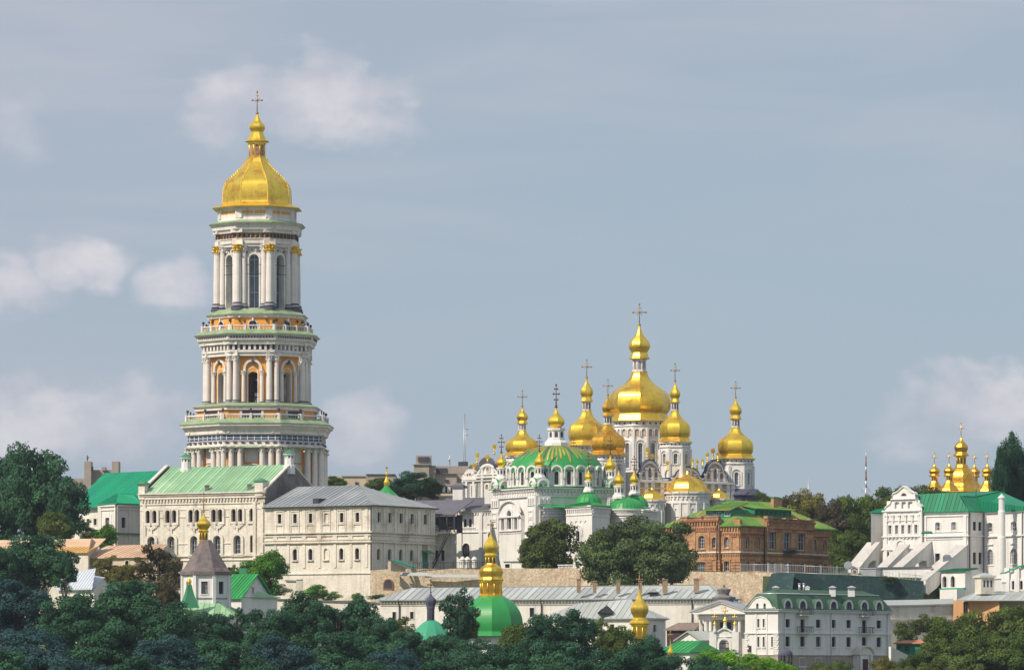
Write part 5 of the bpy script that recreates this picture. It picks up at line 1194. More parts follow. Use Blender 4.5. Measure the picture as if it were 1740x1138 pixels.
RW = run_wall('retaining_wall', 'long patched brick and plaster retaining wall under the refectory terrace', [(629.5, 928, 968.5, 1022), (664, 927, 966, 1030), (770, 925.5, 965.5, 1035), (985, 919.5, 965, 1035), (1190, 886, 971, 1040), (1318, 879, 971.8, 1060)], M['oldwall'], 1.3)
wm = MB(); f = F2(664, 926.9, 770, 925.4)
f2_ = Fac((X(629.5, 928), 928), (X(664, 927), 927)); o = outl(f2_.u(660), 1.6, f2_.z(660, 999), f2_.z(660, 985), 1); wm.poly([f2_.W(a, b, .04) for a, b in o]); w_ = wm.build('window', M['dark'], RW); fm = MB(); ring(fm, f2_, o, .25, -.02, .12); fm.build('frame', M['brickd'], w_)
lr = MB()
for pa, pb, py in ((680, 728, 972), (722, 812, 975), (850, 884, 975.5)):
    a, b = Vector(P(pa, py, 924.6)), Vector(P(pb, py + .5, 923)); roofplane(lr, [a + Vector((0, -.6, -.55)), b + Vector((0, -.6, -.55)), b + Vector((0, .6, 0)), a + Vector((0, .6, 0))], seam=0, th=.12)
lr.build('lean_to_roof', M['zincr'], RW)
run_wall('retaining_wall', 'tall wall wrapped in dark green netting behind the white hotel', [(1311, 872, 974, 1050), (1350, 870.5, 973, 1050), (1500, 869, 979, 1050), (1569, 868, 987, 1055)], M['netting'], 1.2)
nt_ = MB(); a = [(1300, 874, 1000), (1311, 872.2, 974), (1350, 868, 973.5), (1342, 860, 1040), (1285, 868, 1045)]; nt_.poly([P(x, y_, Y) for x, Y, y_ in a]); v = [P(x, y_, Y + 1.5) for x, Y, y_ in a]; nt_.poly(v); tag(nt_.build('netting', M['netting'], None, loc=tuple(P(1300, 1040, 868))), 'sheet of dark netting hanging slantwise at the left end of the wrapped wall', 'netting')
WW = run_wall('boundary_wall', 'white wall with pale sheet metal coping stepping up beside the hotel', [(1500, 842, 1030, 1140), (1560, 846, 1029, 1130), (1624, 850, 1027, 1120)], M['whitewash'], .8, M['zincr'], seamcap=True)
lm_ = MB(); f = F2(1500, 841.9, 1624, 849.9); ledge(lm_, f, 0, f.L, f.z(1560, 1053), f.z(1560, 1051.5), .2); lm_.build('string_course', M['whitewash'], WW)
run_wall('boundary_wall', 'low white wall with brown capping glimpsed between the trees below the brick terrace', [(455, 880, 1018, 1060), (640, 872, 1025, 1060), (655, 868, 1027, 1060)], M['plaster'], .5, M['slate'])
run_wall('garden_wall', 'old buff wall with a pointed pier below the two-storey block', [(486, 915, 987, 1020), (507, 913, 987.5, 1020)], M['cream'], .6, M['conc'])
pm = MB(); c = P(509, 0, 912.5); pm.box(c.x, c.y, 11, 1.3, 1.0, Z(984, 912) - 11); pm.lathe(c.x, c.y, [(.65, Z(984, 912)), (.5, Z(981, 912)), (.05, Z(979.5, 912))], 4); tag(pm.build('gate_pier', M['cream'], None, loc=(c.x, c.y, 11)), 'buff masonry pier with pointed top at the end of the old garden wall', 'pier')
def fence(label, pts, m, h=1.5, step=.32, name='fence', base=None, r=.035, post=3.0):
    root = thing(name, label, 'fence', tuple(P(*pts[0]))); mb = MB(); pm = MB()
    for a, b in zip(pts, pts[1:]):
        A, Bv = P(*a), P(*b); L_ = (Bv - A).length; n_ = max(1, int(L_ / step))
        for k in range(n_): q = A.lerp(Bv, k / n_); mb.tube(q, q + Vector((0, 0, h)), r, n=4, sm=False)
        for zz_ in (.15, h - .12): mb.tube(A + Vector((0, 0, zz_)), Bv + Vector((0, 0, zz_)), r * 1.5, n=4)
        for k in range(int(L_ / post) + 1): q = A.lerp(Bv, min(1, k * post / L_)); pm.box(q.x, q.y, q.z, .14, .14, h + .15)
    mb.build('railing', m, root); pm.build('posts', m, root); return root
fence('pale railing along the terrace edge in front of the brick house', [(1258, 972, 884.5), (1306, 972, 881), (1340, 973, 872), (1446, 978, 870)], M['steel'], 1.6)
fence('thin iron railing on the terrace edge under the refectory wing', [(702, 966.5, 926), (770, 966.5, 925.6), (832, 965.5, 923.5)], M['iron'], 1.4, .4)
fence('light wire railing above the netted wall by the buttressed church', [(1446, 978, 870), (1500, 981, 869.5), (1568, 988, 868.5)], M['steel'], 1.2, .6)
# short white balustrade by the chestnut tree
bal = thing('balustrade', 'short white stone balustrade between the two big terrace trees', 'balustrade', tuple(P(950, 968, 921)))
bm_ = MB(); f = F2(948, 921.5, 988, 919.5); z0 = Z(967.5, 920.5); ledge(bm_, f, 0, f.L, z0, z0 + .18, .2, 0, -.2); ledge(bm_, f, 0, f.L, z0 + .85, z0 + 1.02, .2, 0, -.2)
for k in range(int(f.L / .3)): c = f.W(k * .3 + .15, z0 + .18); bm_.lathe(c.x, c.y, [(.06, c.z), (.12, c.z + .25), (.05, c.z + .6)], 6, flat=False)
bm_.build('balusters', M['clean'], bal)

# ================================================================ church with buttresses, right
B_ = Bld('buttressed_church', 'white church with scrolled gable, slanting buttresses and emerald roof at the right', 'church', (X(1645, 880), 880, 16), [M['clean'], M['cream'], M['zinc'], M['teal']])
fl, fr_, bk = corner(1644.6, 880, 1503, 1672, 40); zb = 12; zz = lambda py: Z(py, 880); zt = zz(868)
P1 = fr_.b; fw = Fac(tuple(P1), (X(1775, 868), 868.0)); fx = Fac(tuple(fl.a + Vector((-.766 * 3.4, 0))), tuple(fl.a)); 
lw = F2(1480, 893, 1503.5, 897.3)
fbk = Fac((X(1775, 915), 915), tuple(fl.a + Vector((6, 22)))); 
for f in (fl, fr_, fw): B_.face(f, zb, zt)
B_.face(lw, zb, lw.z(1490, 871)); B_.face(fbk, zb, zt); B_.face(Fac(tuple(fbk.b), tuple(fl.a)), zb, zt); B_.face(Fac(tuple(lw.b + Vector((4, 14))), tuple(lw.a)), zb, lw.z(1490, 871)); B_.face(Fac(tuple(fw.b), tuple(fbk.a)), zb, zt)
gf = Fac(tuple(fl.W(.02, 0, .6).xy), tuple(fl.W(fl.u(1568), 0, .6).xy)); q = lambda py: gf.z(1536, py)
B_.face(gf, zb, q(868)); 
W = B_.wall
for e_ in (gf.a, gf.b): W.poly([Vector((e_.x, e_.y, zb)), Vector((e_.x, e_.y, q(868))), Vector((e_.x - gf.n.x * .65, e_.y - gf.n.y * .65, q(868))), Vector((e_.x - gf.n.x * .65, e_.y - gf.n.y * .65, zb))])
def gu(px): return gf.u(px)
gout = [(gu(1504), q(868)), (gu(1567), q(868)), (gu(1567), q(862)), (gu(1564), q(860)), (gu(1562), q(858)), (gu(1558.5), q(855)), (gu(1557), q(850)), (gu(1556), q(846.6)), (gu(1556), q(842)), (gu(1554), q(838)), (gu(1549), q(836.5)), (gu(1545), q(834)), (gu(1541), q(830)), (gu(1536), q(826.5)), (gu(1531), q(830)), (gu(1527), q(834)), (gu(1523), q(836.5)), (gu(1518), q(838)), (gu(1516.5), q(842)), (gu(1516.5), q(846.6)), (gu(1515), q(850)), (gu(1513.5), q(855)), (gu(1509), q(858)), (gu(1507), q(860)), (gu(1504), q(863))]
gh = [outl(gu(px), 1.05, q(864), q(852), .3) for px in (1523.9, 1535.4, 1546.5)] + [outl(gu(1535.5), 1.4, q(842.5), q(837), 1)]
wall_face(W, gf, gout, gh, depth=.35); W.obox(gf.W(.6, q(864), -.45), Vector((*(gf.d * (gf.L - 1.2)), 0)), Vector((*(-gf.n * .3), 0)), (0, 0, q(850) - q(864)), 0)
gb_ = Fac(tuple(gf.b - gf.n * .8), tuple(gf.a - gf.n * .8)); wall_face(W, gb_, [(gf.L - u, z) for u, z in gout][::-1], [])
top = gout[2:]
for (a, b), (c, d) in zip(top, top[1:]):
    p, s_ = gf.W(a, b, -.85), gf.W(c, d, -.85); W.obox(p, s_ - p, Vector((*(gf.n * 1.1), 0)), (0, 0, .2))
for y0, y1, o, u0, u1 in ((868.5, 866.3, .4, 0, gf.L), (848.2, 846.6, .35, gu(1515), gu(1557)), (912, 910, .4, 0, gf.L), (884.5, 883.6, .15, gu(1508), gu(1562))): ledge(W, gf, u0, u1, q(y0), q(y1), o)
dentils(W, gf, .2, gf.L, q(915), q(912.3), .8, .35, .25)
B_.row(gf, [1512.5, 1523.8, 1534.2, 1545.4, 1556.7], 5.2, 891.5, 906.5, 1535, arch=0, fr=M['wframe'], depth=.5, sur=.15)
for px in (1508, 1518.3, 1529, 1539.8, 1551, 1562):
    u = gu(px); ledge(W, gf, u - .16, u + .16, q(886), q(874), .3); ledge(W, gf, u - .5, u + .25, q(876), q(874.5), .4)
for px in (1505.5, 1565): ledge(W, gf, gu(px) - .35, gu(px) + .35, zb, q(868.5), .22)
# ground-floor windows with little pediments, blind arch
B_.row(gf, [1507.5], 7.5, 937, 957, 1508, arch=0, depth=.5, sur=.2)
for px in (1507.5, 1554):
    u = gu(px); z_ = gf.z(px, 934.5 if px < 1520 else 932); W.add([gf.W(u - 1.3, z_, .3), gf.W(u + 1.3, z_, .3), gf.W(u, z_ + 1.3, .3), gf.W(u - 1.3, z_, 0), gf.W(u + 1.3, z_, 0), gf.W(u, z_ + 1.3, 0)], [[0, 1, 2], [0, 2, 5, 3], [1, 4, 5, 2], [0, 3, 4, 1]])
ring(W, gf, outl(gu(1530.5), 1.6, q(930), q(918), 1), .35, -.02, .25)
zm = lambda py: fl.z(1606, py)
B_.row(fl, [1593.6, 1620.8], 8, 886.7, 901, 1606, arch=.35, fr=M['wframe'], sur=.2, nv=2, nh=2); B_.row(fl, [1593.3], 8, 939.5, 958.5, 1606, arch=0, depth=.5, sur=.12); 
ledge(W, fl, gf.L, fl.L + .3, zt - .3, zt, .4); ledge(W, fl, gf.L, fl.L + .2, zt - .9, zt - .6, .2); ledge(W, fl, gf.L, fl.L + .35, zm(911.5), zm(909.5), .35); ledge(W, fl, gf.L, fl.L, zm(904), zm(903.3), .15); ledge(W, fl, gf.L, fl.L, zm(916), zm(915), .15)
for px in (1572, 1640): ledge(W, fl, fl.u(px) - .35, fl.u(px) + .35, zb, zt - .9, .2)
zs_ = lambda py: fr_.z(1658, py)
B_.row(fr_, [1656, 1665.3], 5, 886, 901, 1658, arch=0, depth=.35); B_.row(fr_, [1656, 1665.5], 5, 938, 958, 1658, arch=0)
ledge(W, fr_, 0, fr_.L, zt - .3, zt, .4); ledge(W, fr_, 0, fr_.L, zm(911.5), zm(909.5), .35)
zw = lambda py: fw.z(1700, py)
B_.row(fw, [1682, 1723], 9.5, 887, 902.5, 1700, arch=.3, fr=M['wframe'], nv=2, nh=2, sur=.15); B_.row(fw, [1682.6, 1722.9], 11.5, 932, 958.5, 1700, arch=1, fr=M['wframe'], nv=2, nh=3, sur=.25)
ledge(W, fw, 0, fw.L, zt - .3, zt, .4); ledge(W, fw, 0, fw.L, zw(911.5), zw(909.5), .35)
for px in (1682.6, 1722.9): ledge(W, fw, fw.u(px) - 1, fw.u(px) + 1, zw(925), zw(923.5), .25)
for px in (1675, 1738): ledge(W, fw, fw.u(px) - .3, fw.u(px) + .3, zb, zt, .2)
c = P(1702, 0, 873.6); rT = S(6.3, 872); W.lathe(c.x, c.y, [(rT * 1.15, zb), (rT * 1.15, Z(912, 871)), (rT, Z(909, 871)), (rT, Z(868, 871)), (rT * .95, Z(867, 871)), (rT * .8, Z(866, 871)), (rT * .8, Z(846, 871)), (rT * 1.0, Z(845.5, 871)), (rT * 1.0, Z(843.5, 871)), (rT * .4, Z(840, 871)), (.05, Z(838, 871))], 18, flat=False)
# small chapel porch with two arched windows
ch = F2(1599.5, 868, 1640, 862); B_.face(ch, zb, ch.z(1620, 968.5)); B_.row(ch, [1605.5, 1619.5], 7, 978, 997, 1620, arch=1, sur=.3, depth=.5); B_.face(Fac(tuple(fl.W(fl.u(1601), 0).xy), tuple(ch.a)), zb, ch.z(1620, 968.5)); B_.face(Fac(tuple(ch.b), tuple(ch.b + Vector((4, 8)))), zb, ch.z(1620, 968.5))
ledge(W, ch, -.2, ch.L + .2, ch.z(1620, 1001), ch.z(1620, 998.5), .4, 3)
b3 = F2(1597, 866, 1626, 860); B_.face(b3, 8, b3.z(1610, 1001)); 
B_.face(Fac(tuple(b3.b), tuple(ch.b)), 8, b3.z(1610, 1001))
B_.done()
def buttress(px0, py0, pxb, pyb, wd, arch=False):
    """sloped flying buttress leaning on the facade, reaching out towards lower left"""
    u1 = fl.u(px0); zt_ = fl.z(px0, py0); base = fl.W(u1, 0, 0).xy; A = Vector((base.x, base.y)); tgt = hitL((A.x, A.y), (fl.n.x, fl.n.y), pxb); Bq = Vector(tgt); L_ = (Bq - A).length; zb_ = Z(pyb, Bq.y)
    mb = MB(); d2 = Vector((*(fl.d * -wd), 0)); zlow = min(zb_ - 1, 14)
    prof_ = [(0, zt_), (L_, zb_), (L_, zb_ - 2.2), (L_ - .8, zb_ - 2.6)]
    rise = zt_ - zb_
    prof_ += ([(L_ * .72, zb_ - 1.2), (L_ * .5, zb_ + rise * .18), (L_ * .3, zb_ + rise * .30), (L_ * .16, zb_ + rise * .30), (L_ * .16, zlow), (0, zlow)] if arch else [(L_ - .8, zlow), (0, zlow)])
    pts_ = [Vector((A.x + fl.n.x * l, A.y + fl.n.y * l, z)) for l, z in prof_]; n_ = len(pts_)
    tr_ = tessellate_polygon([[Vector((l, z, 0)) for l, z in prof_]])
    mb.add(pts_ + [p + d2 for p in pts_], [list(t) for t in tr_] + [[n_ + i for i in t][::-1] for t in tr_] + [[i, (i + 1) % n_, n_ + (i + 1) % n_, n_ + i] for i in range(n_)])
    o = B_.part('buttress', mb, [M['clean']]); cm = MB(); up = Vector((0, 0, .02)); a, b = pts_[0] + up - d2 * .08, pts_[1] + up - d2 * .08
    cm.obox(a, b - a, d2 * 1.16, (0, 0, .16)); cm.build('coping', M['stonecap'], o)
buttress(1494, 922, 1460, 964, 2.6, True); buttress(1548, 922, 1505, 966, 2.0); buttress(1583, 920, 1532, 965, 2.0, True); buttress(1644, 926, 1573, 986, 2.2, True)
rf = MB(); o_ = .5; ridge0 = Vector((X(1557, 889), 889.0, Z(839.5, 889))); ridge1 = Vector((X(1701, 889), 889.0, Z(834, 889)))
A0 = fl.W(fl.u(1566), zt, o_); A1 = fl.W(fl.L + o_, zt, o_); pk = Vector((X(1633, 884), 884, Z(842, 884))); pk2 = Vector((X(1659, 886), 886, Z(843, 886))); A2 = fr_.W(fr_.L, zt, o_); A3 = fw.W(.3, zt, o_); A4 = fw.W(fw.L, zt, o_)
roofplane(rf, [A0, A1, pk, ridge0], seam=.9); roofplane(rf, [A1, A2, pk2, pk], seam=.9); roofplane(rf, [A3, A4, Vector((X(1775, 895), 895, Z(868, 880))), ridge1 + Vector((0, 0, .05)), pk2], seam=.9)
roofplane(rf, [pk, pk2, ridge1, ridge0], seam=0)
roofplane(rf, [v3(fbk.a, zt), v3(fbk.b, zt), ridge0, ridge1], seam=0); roofplane(rf, [v3(fbk.b, zt), A0, ridge0], seam=0)
roofplane(rf, [v3(lw.a, lw.z(1490, 871)) + Vector((-.5, -.5, 0)), v3(lw.b, lw.z(1490, 871)) + Vector((.3, -.8, 0)), Vector((X(1507, 903), 903, Z(861, 903))), Vector((X(1492, 905), 905, Z(865, 905)))], seam=.8)
roofplane(rf, [ch.W(-.4, ch.z(1620, 969), .4), ch.W(ch.L + .3, ch.z(1620, 969), .4), ch.W(ch.L, ch.z(1620, 965), -3), ch.W(.3, ch.z(1620, 965), -3)], seam=.5)
roofplane(rf, [P(1569, 905, 873) + Vector((-.5, -1, 0)), P(1585, 905, 872), P(1583, 902, 875), P(1572, 902, 876)], seam=.6)
B_.part('roof', rf, M['teal2'])
pp = MB()
for f, px in ((fl, 1569), (fr_, 1646), (fr_, 1671), (fw, 1739)): pp.tube(f.W(f.u(px), zb + 3, .25), f.W(f.u(px), zt, .25), .12)
B_.pieces('downpipe', pp, M['iron'], 12)
# terrace wall in front of the buttresses, with dark coping
run_wall('terrace_wall', 'low white wall with brown coping threading between the buttresses', [(1488, 876, 965.5, 985), (1582, 873, 964, 990)], M['clean'], .5, M['slate'])
hm = Bld('garden_shed', 'tiny grey gabled shed at the edge of the terrace beside the railing', 'shed', (X(1453, 874), 874, 17), [M['block'], M['bframe']]); f = F2(1446, 875, 1458, 873); hm.face(f, 16.5, outline=[(0, 16.5), (f.L, 16.5), (f.L, f.z(1452, 966)), (f.L / 2, f.z(1452, 962)), (0, f.z(1452, 966))]); hm.win(f, 1452, 4, f.z(1452, 974), f.z(1452, 967.5), arch=0); hm.done()
rr = MB()
for s_ in (0, 1): 
    a, b = f.W(-.3 if s_ == 0 else f.L + .3, f.z(1452, 966.4), .4), f.W(f.L / 2, f.z(1452, 961.5), .4); rr.obox(a, b - a, (0.4, 3, 0), (0, 0, .12))
hm.part('roof', rr, M['zinc']); mb = MB(); f3 = F2(1462, 877, 1488, 874.5); mb.obox(f3.W(0, 16.5, 0), Vector((*(f3.d * f3.L), 0)), Vector((*(-f3.n * 3), 0)), (0, 0, f3.z(1470, 966) - 16.5)); mb.obox(f3.W(-.2, f3.z(1470, 966), .2), Vector((*(f3.d * (f3.L + .4)), 0)), Vector((*(-f3.n * 3.4), 0)), (0, 0, .15)); 
tag(mb.build('store_shed', M['steel'], None, loc=tuple(f3.W(0, 16.5))), 'plain pale flat-topped store box left of the buttresses', 'shed')
# dish
mb = MB(); c = P(1441, 960, 880); mb.lathe(0, 0, [(.02, 0), (.3, .05), (.6, .18), (.78, .3)], 14, flat=False, sm=True); mb.v = [(c.x + x_, c.y - z_ * .8 + .3, c.z + y_) for x_, y_, z_ in mb.v]; mb.tube((c.x, c.y + .3, c.z - 2), (c.x, c.y + .3, c.z), .08); tag(mb.build('satellite_dish', M['steel'], None, loc=(c.x, c.y, c.z - 2)), 'pale round dish aerial at the terrace edge right of the brick house', 'dish')

# ================================================================ low orange service block and small white church at right edge
B_ = Bld('service_building', 'low ochre block with flat grey roof above the olive trees at the right', 'building', (X(1660, 846), 846, 8), [M['blockl'], mat('salmon_plaster', (.66, .36, .17), var=.08, streak=.3), M['clean']])
f = F2(1648, 845, 1698, 842); B_.face(f, 4, f.z(1670, 1018), mi=1); f2 = F2(1620, 849, 1648.2, 848); B_.face(f2, 4, f2.z(1630, 1020), mi=1); f3 = F2(1698, 846, 1760, 846); B_.face(f3, 4, f3.z(1730, 1018), mi=0)
B_.win(f2, 1641, 8, 5, f2.z(1641, 1022), arch=0); ledge(B_.wall, f, 0, f.L, f.z(1670, 1019.5), f.z(1670, 1018), .25, 0); B_.done()
rf = MB(); roofplane(rf, [P(1624, 1018.5, 843), P(1762, 1018.5, 840), P(1762, 1008, 858), P(1700, 1004, 858), P(1657, 1006, 858)], seam=1.1, rib=.1, rh=.05); B_.part('roof', rf, M['zincr'])
tc_ = Bld('chimney_tower', 'square buff chimney turret with slit openings on the grey roof', 'chimney', (X(1674, 852), 852, Z(1008, 852)), [M['cream'], M['dark'], M['zincr']])
c = P(1673, 0, 852); z0, z1 = Z(1009, 852), Z(981, 852); tc_.wall.box(c.x, c.y, z0, 2.6, 2.6, z1 - z0, R(20)); tc_.wall.box(c.x, c.y, z1, 3.2, 3.2, .3, R(20)); tc_.wall.lathe(c.x, c.y, [(1.6, z1 + .3), (.1, z1 + .9)], 4, R(20), mi=2)
for dx in (-.7, 0, .7):
    a = R(20); tc_.wall.box(c.x + dx * math.cos(a) + 1.31 * math.sin(a), c.y + dx * math.sin(a) - 1.31 * math.cos(a), z1 - 1.7, .3, .06, 1.2, a, 1)
tc_.done('masonry')
B_ = Bld('small_chapel', 'little white gabled chapel with arched windows at the right edge', 'chapel', (X(1725, 862), 862, 12), [M['clean'], M['teal']])
f = F2(1711, 861, 1765, 858); q = lambda py: f.z(1725, py); B_.face(f, 6, outline=[(0, 6), (f.L, 6), (f.L, q(972)), (f.L * .55, q(962)), (0, q(974))]); B_.row(f, [1722.5, 1736], 5, 986, 1001, 1725, arch=1, sur=.4, so=.2); ledge(B_.wall, f, 0, f.L, q(1003), q(1001.5), .3)
for px in (1712, 1729): ledge(B_.wall, f, f.u(px) - .5, f.u(px) + .5, 8, q(964), .4)
fs_ = Fac(tuple(f.a + Vector((-3, 7))), tuple(f.a)); B_.face(fs_, 6, q(974)); B_.done(); rf = MB(); a0 = f.W(-.3, q(973.5), .5); a1 = f.W(f.L * .55, q(961), .5); rf.obox(a0, a1 - a0, (0, 8, 0), (0, 0, .2)); a0 = f.W(f.L + .3, q(971.5), .5); rf.obox(a0, a1 - a0, (0, 8, 0), (0, 0, .2)); B_.part('roof', rf, M['teal'])
mb = MB(); f = F2(1684, 858, 1708, 857); 
for px in (1686, 1692, 1698, 1706): c = f.W(f.u(px), 0); z0 = f.z(1690, 1003); h_ = S(20 if px in (1692, 1698) else 14, 857); mb.box(c.x, c.y, z0, .7, .7, h_); mb.lathe(c.x, c.y, [(.5, z0 + h_), (.5, z0 + h_ + .15), (.05, z0 + h_ + .5)], 4)
ledge(mb, f, 0, f.L, f.z(1690, 1003), f.z(1690, 997), .15, 0, -.2); tag(mb.build('gateway', M['clean'], None, loc=tuple(f.W(0, 8))), 'white piered gateway left of the small chapel', 'gateway')

# ================================================================ long building with pale zinc roof
B_ = Bld('long_building', 'very long low white building with pale zinc roof and six stub chimneys', 'building', (X(920, 852), 852, 6), [M['plaster'], M['cream']])
f = F2(646, 866, 1222, 846); q = lambda py, px=900: f.z(px, py); z1 = q(1017); B_.face(f, 2, z1); bkf = Fac(tuple(f.b - f.n * 13), tuple(f.a - f.n * 13)); B_.face(bkf, 2, z1); B_.face(Fac(tuple(f.b), tuple(bkf.a)), 2, z1); B_.face(Fac(tuple(bkf.b), tuple(f.a)), 2, z1)
B_.row(f, [904], 7.5, 1032, 1048, 904, arch=0, sur=.12, nv=1, nh=2); B_.row(f, [670, 700], 6, 1038, 1050, 904, arch=0, sur=.12)
W = B_.wall; ledge(W, f, -.2, f.L + .2, z1 - .3, z1, .55); dentils(W, f, 0, f.L, z1 - .75, z1 - .35, .62, .3, .35, 0); ledge(W, f, 0, f.L, z1 - 1.1, z1 - 1.0, .15)
B_.done()
rf = MB(); zr = z1 + 3.2; e0, e1 = f.W(-.6, z1, .8), f.W(f.L + .6, z1, .8); g0, g1 = f.W(f.u(679), Z(998, 869), -6.5), f.W(f.u(1189), Z(992, 852), -6.5); h0, h1 = f.W(-.6, z1, -13.6), f.W(f.L + .6, z1, -13.6)
roofplane(rf, [e0, e1, g1, g0], seam=1.25, rib=.12, rh=.1); roofplane(rf, [e1, h1, g1], seam=1.25); roofplane(rf, [h0, e0, g0], seam=1.25); roofplane(rf, [h1, h0, g0, g1], seam=0)
RO = B_.part('roof', rf, M['zincr'])
for px, pyt, pyb, wd in ((983.5, 984, 999, 7), (1010.5, 988, 1000, 6), (1050.6, 987, 1001, 6.5), (1088, 988, 1000, 6), (1130, 985, 999.5, 8.5), (1183.5, 984, 998.5, 9)):
    Y = 855 - (px - 900) * .02; c = P(px, 0, Y); z0, z1_ = Z(pyb, Y), Z(pyt, Y); k = MB(); k.box(c.x, c.y, z0 - .8, S(wd, Y), .8, z1_ - z0 + .8); k.box(c.x, c.y, z1_, S(wd, Y) * 1.2, 1.0, .18); k.build('chimney', M['chimbrick'], RO)
k = MB(); c = P(1110, 1012, 850); k.box(c.x, c.y + 1.5, c.z, 1.2, 3, .9, 0, 1); k.add([c + Vector((-1, -.3, .7)), c + Vector((0, -.3, 1.4)), c + Vector((1, -.3, .7)), c + Vector((-1, 3, .7)), c + Vector((0, 3, 1.4)), c + Vector((1, 3, .7))], [[0, 1, 4, 3], [1, 2, 5, 4], [0, 1, 2]]); k.build('dormer', [M['zincr'], M['dark']], RO)
dp = MB()
for px in (679, 920.5, 1045, 1176.5): dp.tube(f.W(f.u(px), 2, .25), f.W(f.u(px), z1 - .2, .25), .12); dp.tube(f.W(f.u(px), z1 - .2, .25), f.W(f.u(px), z1, .8), .12)
B_.pieces('downpipe', dp, M['iron'], 24)
# shorter grey-roofed house in front
B_ = Bld('house', 'low white house with pale hipped zinc roof in front of the long building', 'house', (X(1030, 816), 816, 3), [M['plaster'], M['cream']])
f = F2(927, 822, 1094, 812); q = lambda py, px=1050: f.z(px, py); z1 = q(1049.5); B_.face(f, 0, z1); f2 = Fac(tuple(f.b), (X(1131, 822), 822)); B_.face(f2, 0, z1); f3 = Fac(tuple(f2.b), tuple(f2.b - f.d * f.L)); B_.face(f3, 0, z1); B_.face(Fac(tuple(f3.b), tuple(f.a)), 0, z1)
ledge(B_.wall, f, 0, f.L + .3, z1 - .3, z1, .35); ledge(B_.wall, f2, 0, f2.L, z1 - .3, z1, .35); B_.row(f2, [1112], 5, 1061, 1073, 1112, arch=0, sur=.15); B_.row(f, [960, 1000, 1040], 7, 1060, 1072, 1040, arch=0); B_.done()
rf = MB(); e0, e1, e2 = f.W(-.6, z1, .6), f.W(f.L + .5, z1, .6), v3(f2.b, z1) + Vector((.7, .3, 0)); e3 = v3(f3.b, z1) + Vector((-.8, .5, 0)); g0 = Vector((X(982, 822), 822, Z(1024.5, 822))); g1 = Vector((X(1075, 818), 818, Z(1024, 818)))
for p_ in ([e0, e1, g1, g0], [e1, e2, g1], [e3, e0, g0]): roofplane(rf, p_, seam=1.2)
roofplane(rf, [e2, e3, g0, g1], seam=0); RO = B_.part('roof', rf, M['zincr'])
k = MB(); c = P(1030, 1040.5, 815); k.add([c + Vector((-1.3, -.2, 0)), c + Vector((1.3, -.2, 0)), c + Vector((0, -.2, 1.3)), c + Vector((0, 3, 1.3)), c + Vector((-1.3, 3, 0)), c + Vector((1.3, 3, 0))], [[0, 1, 2]], 1); k.add([c + Vector((-1.5, -.3, 0)), c + Vector((1.5, -.3, 0)), c + Vector((0, -.3, 1.45)), c + Vector((0, 3, 1.45)), c + Vector((-1.5, 3, 0)), c + Vector((1.5, 3, 0))], [[0, 2, 3, 4], [2, 1, 5, 3]], 0); k.build('dormer', [M['zincr'], M['dark']], RO)
# little outbuildings right of it
def small_house(label, pa, Ya, pb, Yb, yt, roofm, wallm, dpt=6, rise=8, zb_=0, gable=False, name='outbuilding', seam=1.0, win=None, dirn=None):
    B2 = Bld(name, label, 'outbuilding', (X(pa, Ya), Ya, zb_ + 1), [wallm, M['bframe']]); f = F2(pa, Ya, pb, Yb); z1 = f.z(pa, yt); bq = Fac(tuple(f.b - f.n * dpt), tuple(f.a - f.n * dpt)); rz = S(rise, Ya)
    if gable:
        B2.face(f, zb_, outline=[(0, zb_), (f.L, zb_), (f.L, z1), (f.L / 2, z1 + rz), (0, z1)]); B2.face(bq, zb_, outline=[(0, zb_), (f.L, zb_), (f.L, z1), (f.L / 2, z1 + rz), (0, z1)])
    else: B2.face(f, zb_, z1); B2.face(bq, zb_, z1)
    B2.face(Fac(tuple(f.b), tuple(bq.a)), zb_, z1 + (0 if gable else 0)); B2.face(Fac(tuple(bq.b), tuple(f.a)), zb_, z1)
    if win:
        for px, yt_, yb_, w_, ar3 in win: B2.win(f, px, w_, f.z(px, yb_), f.z(px, yt_), arch=ar3, fr=M['bframe'], sur=.12)
    B2.done(); rf = MB()
    if gable:
        zg = z1 + rz
        roofplane(rf, [f.W(-.4, z1 - .15, -dpt - .4), f.W(-.4, z1 - .15, .5), f.W(f.L / 2, zg + .15, .5), f.W(f.L / 2, zg + .15, -dpt - .4)], seam=seam); roofplane(rf, [f.W(f.L + .4, z1 - .15, .5), f.W(f.L + .4, z1 - .15, -dpt - .4), f.W(f.L / 2, zg + .15, -dpt - .4), f.W(f.L / 2, zg + .15, .5)], seam=seam)
    else:
        roofplane(rf, [f.W(-.4, z1, .5), f.W(f.L + .4, z1, .5), f.W(f.L - .6, z1 + rz, -dpt / 2), f.W(.6, z1 + rz, -dpt / 2)], seam=seam); roofplane(rf, [f.W(f.L + .4, z1, -dpt - .4), f.W(-.4, z1, -dpt - .4), f.W(.6, z1 + rz, -dpt / 2), f.W(f.L - .6, z1 + rz, -dpt / 2)], seam=0)
        roofplane(rf, [f.W(f.L + .4, z1, .5), f.W(f.L + .4, z1, -dpt - .4), f.W(f.L - .6, z1 + rz, -dpt / 2)], seam=0); roofplane(rf, [f.W(-.4, z1, -dpt - .4), f.W(-.4, z1, .5), f.W(.6, z1 + rz, -dpt / 2)], seam=0)
    B2.part('roof', rf, roofm); return B2
small_house('low shed with brown shingled roof left of the columned gatehouse', 1133, 812, 1181, 808, 1069, mat('brown_shingle', (.20, .155, .125), var=.2, vs=1.5), M['bframe'], 5, 12, 1, seam=0)
small_house('small white gabled hut with pale metal roof beside the gatehouse columns', 1150, 794, 1192, 790, 1086, M['zincr'], M['clean'], 6, 13, 0, gable=True, win=[(1162, 1098, 1104, 8, 0)])
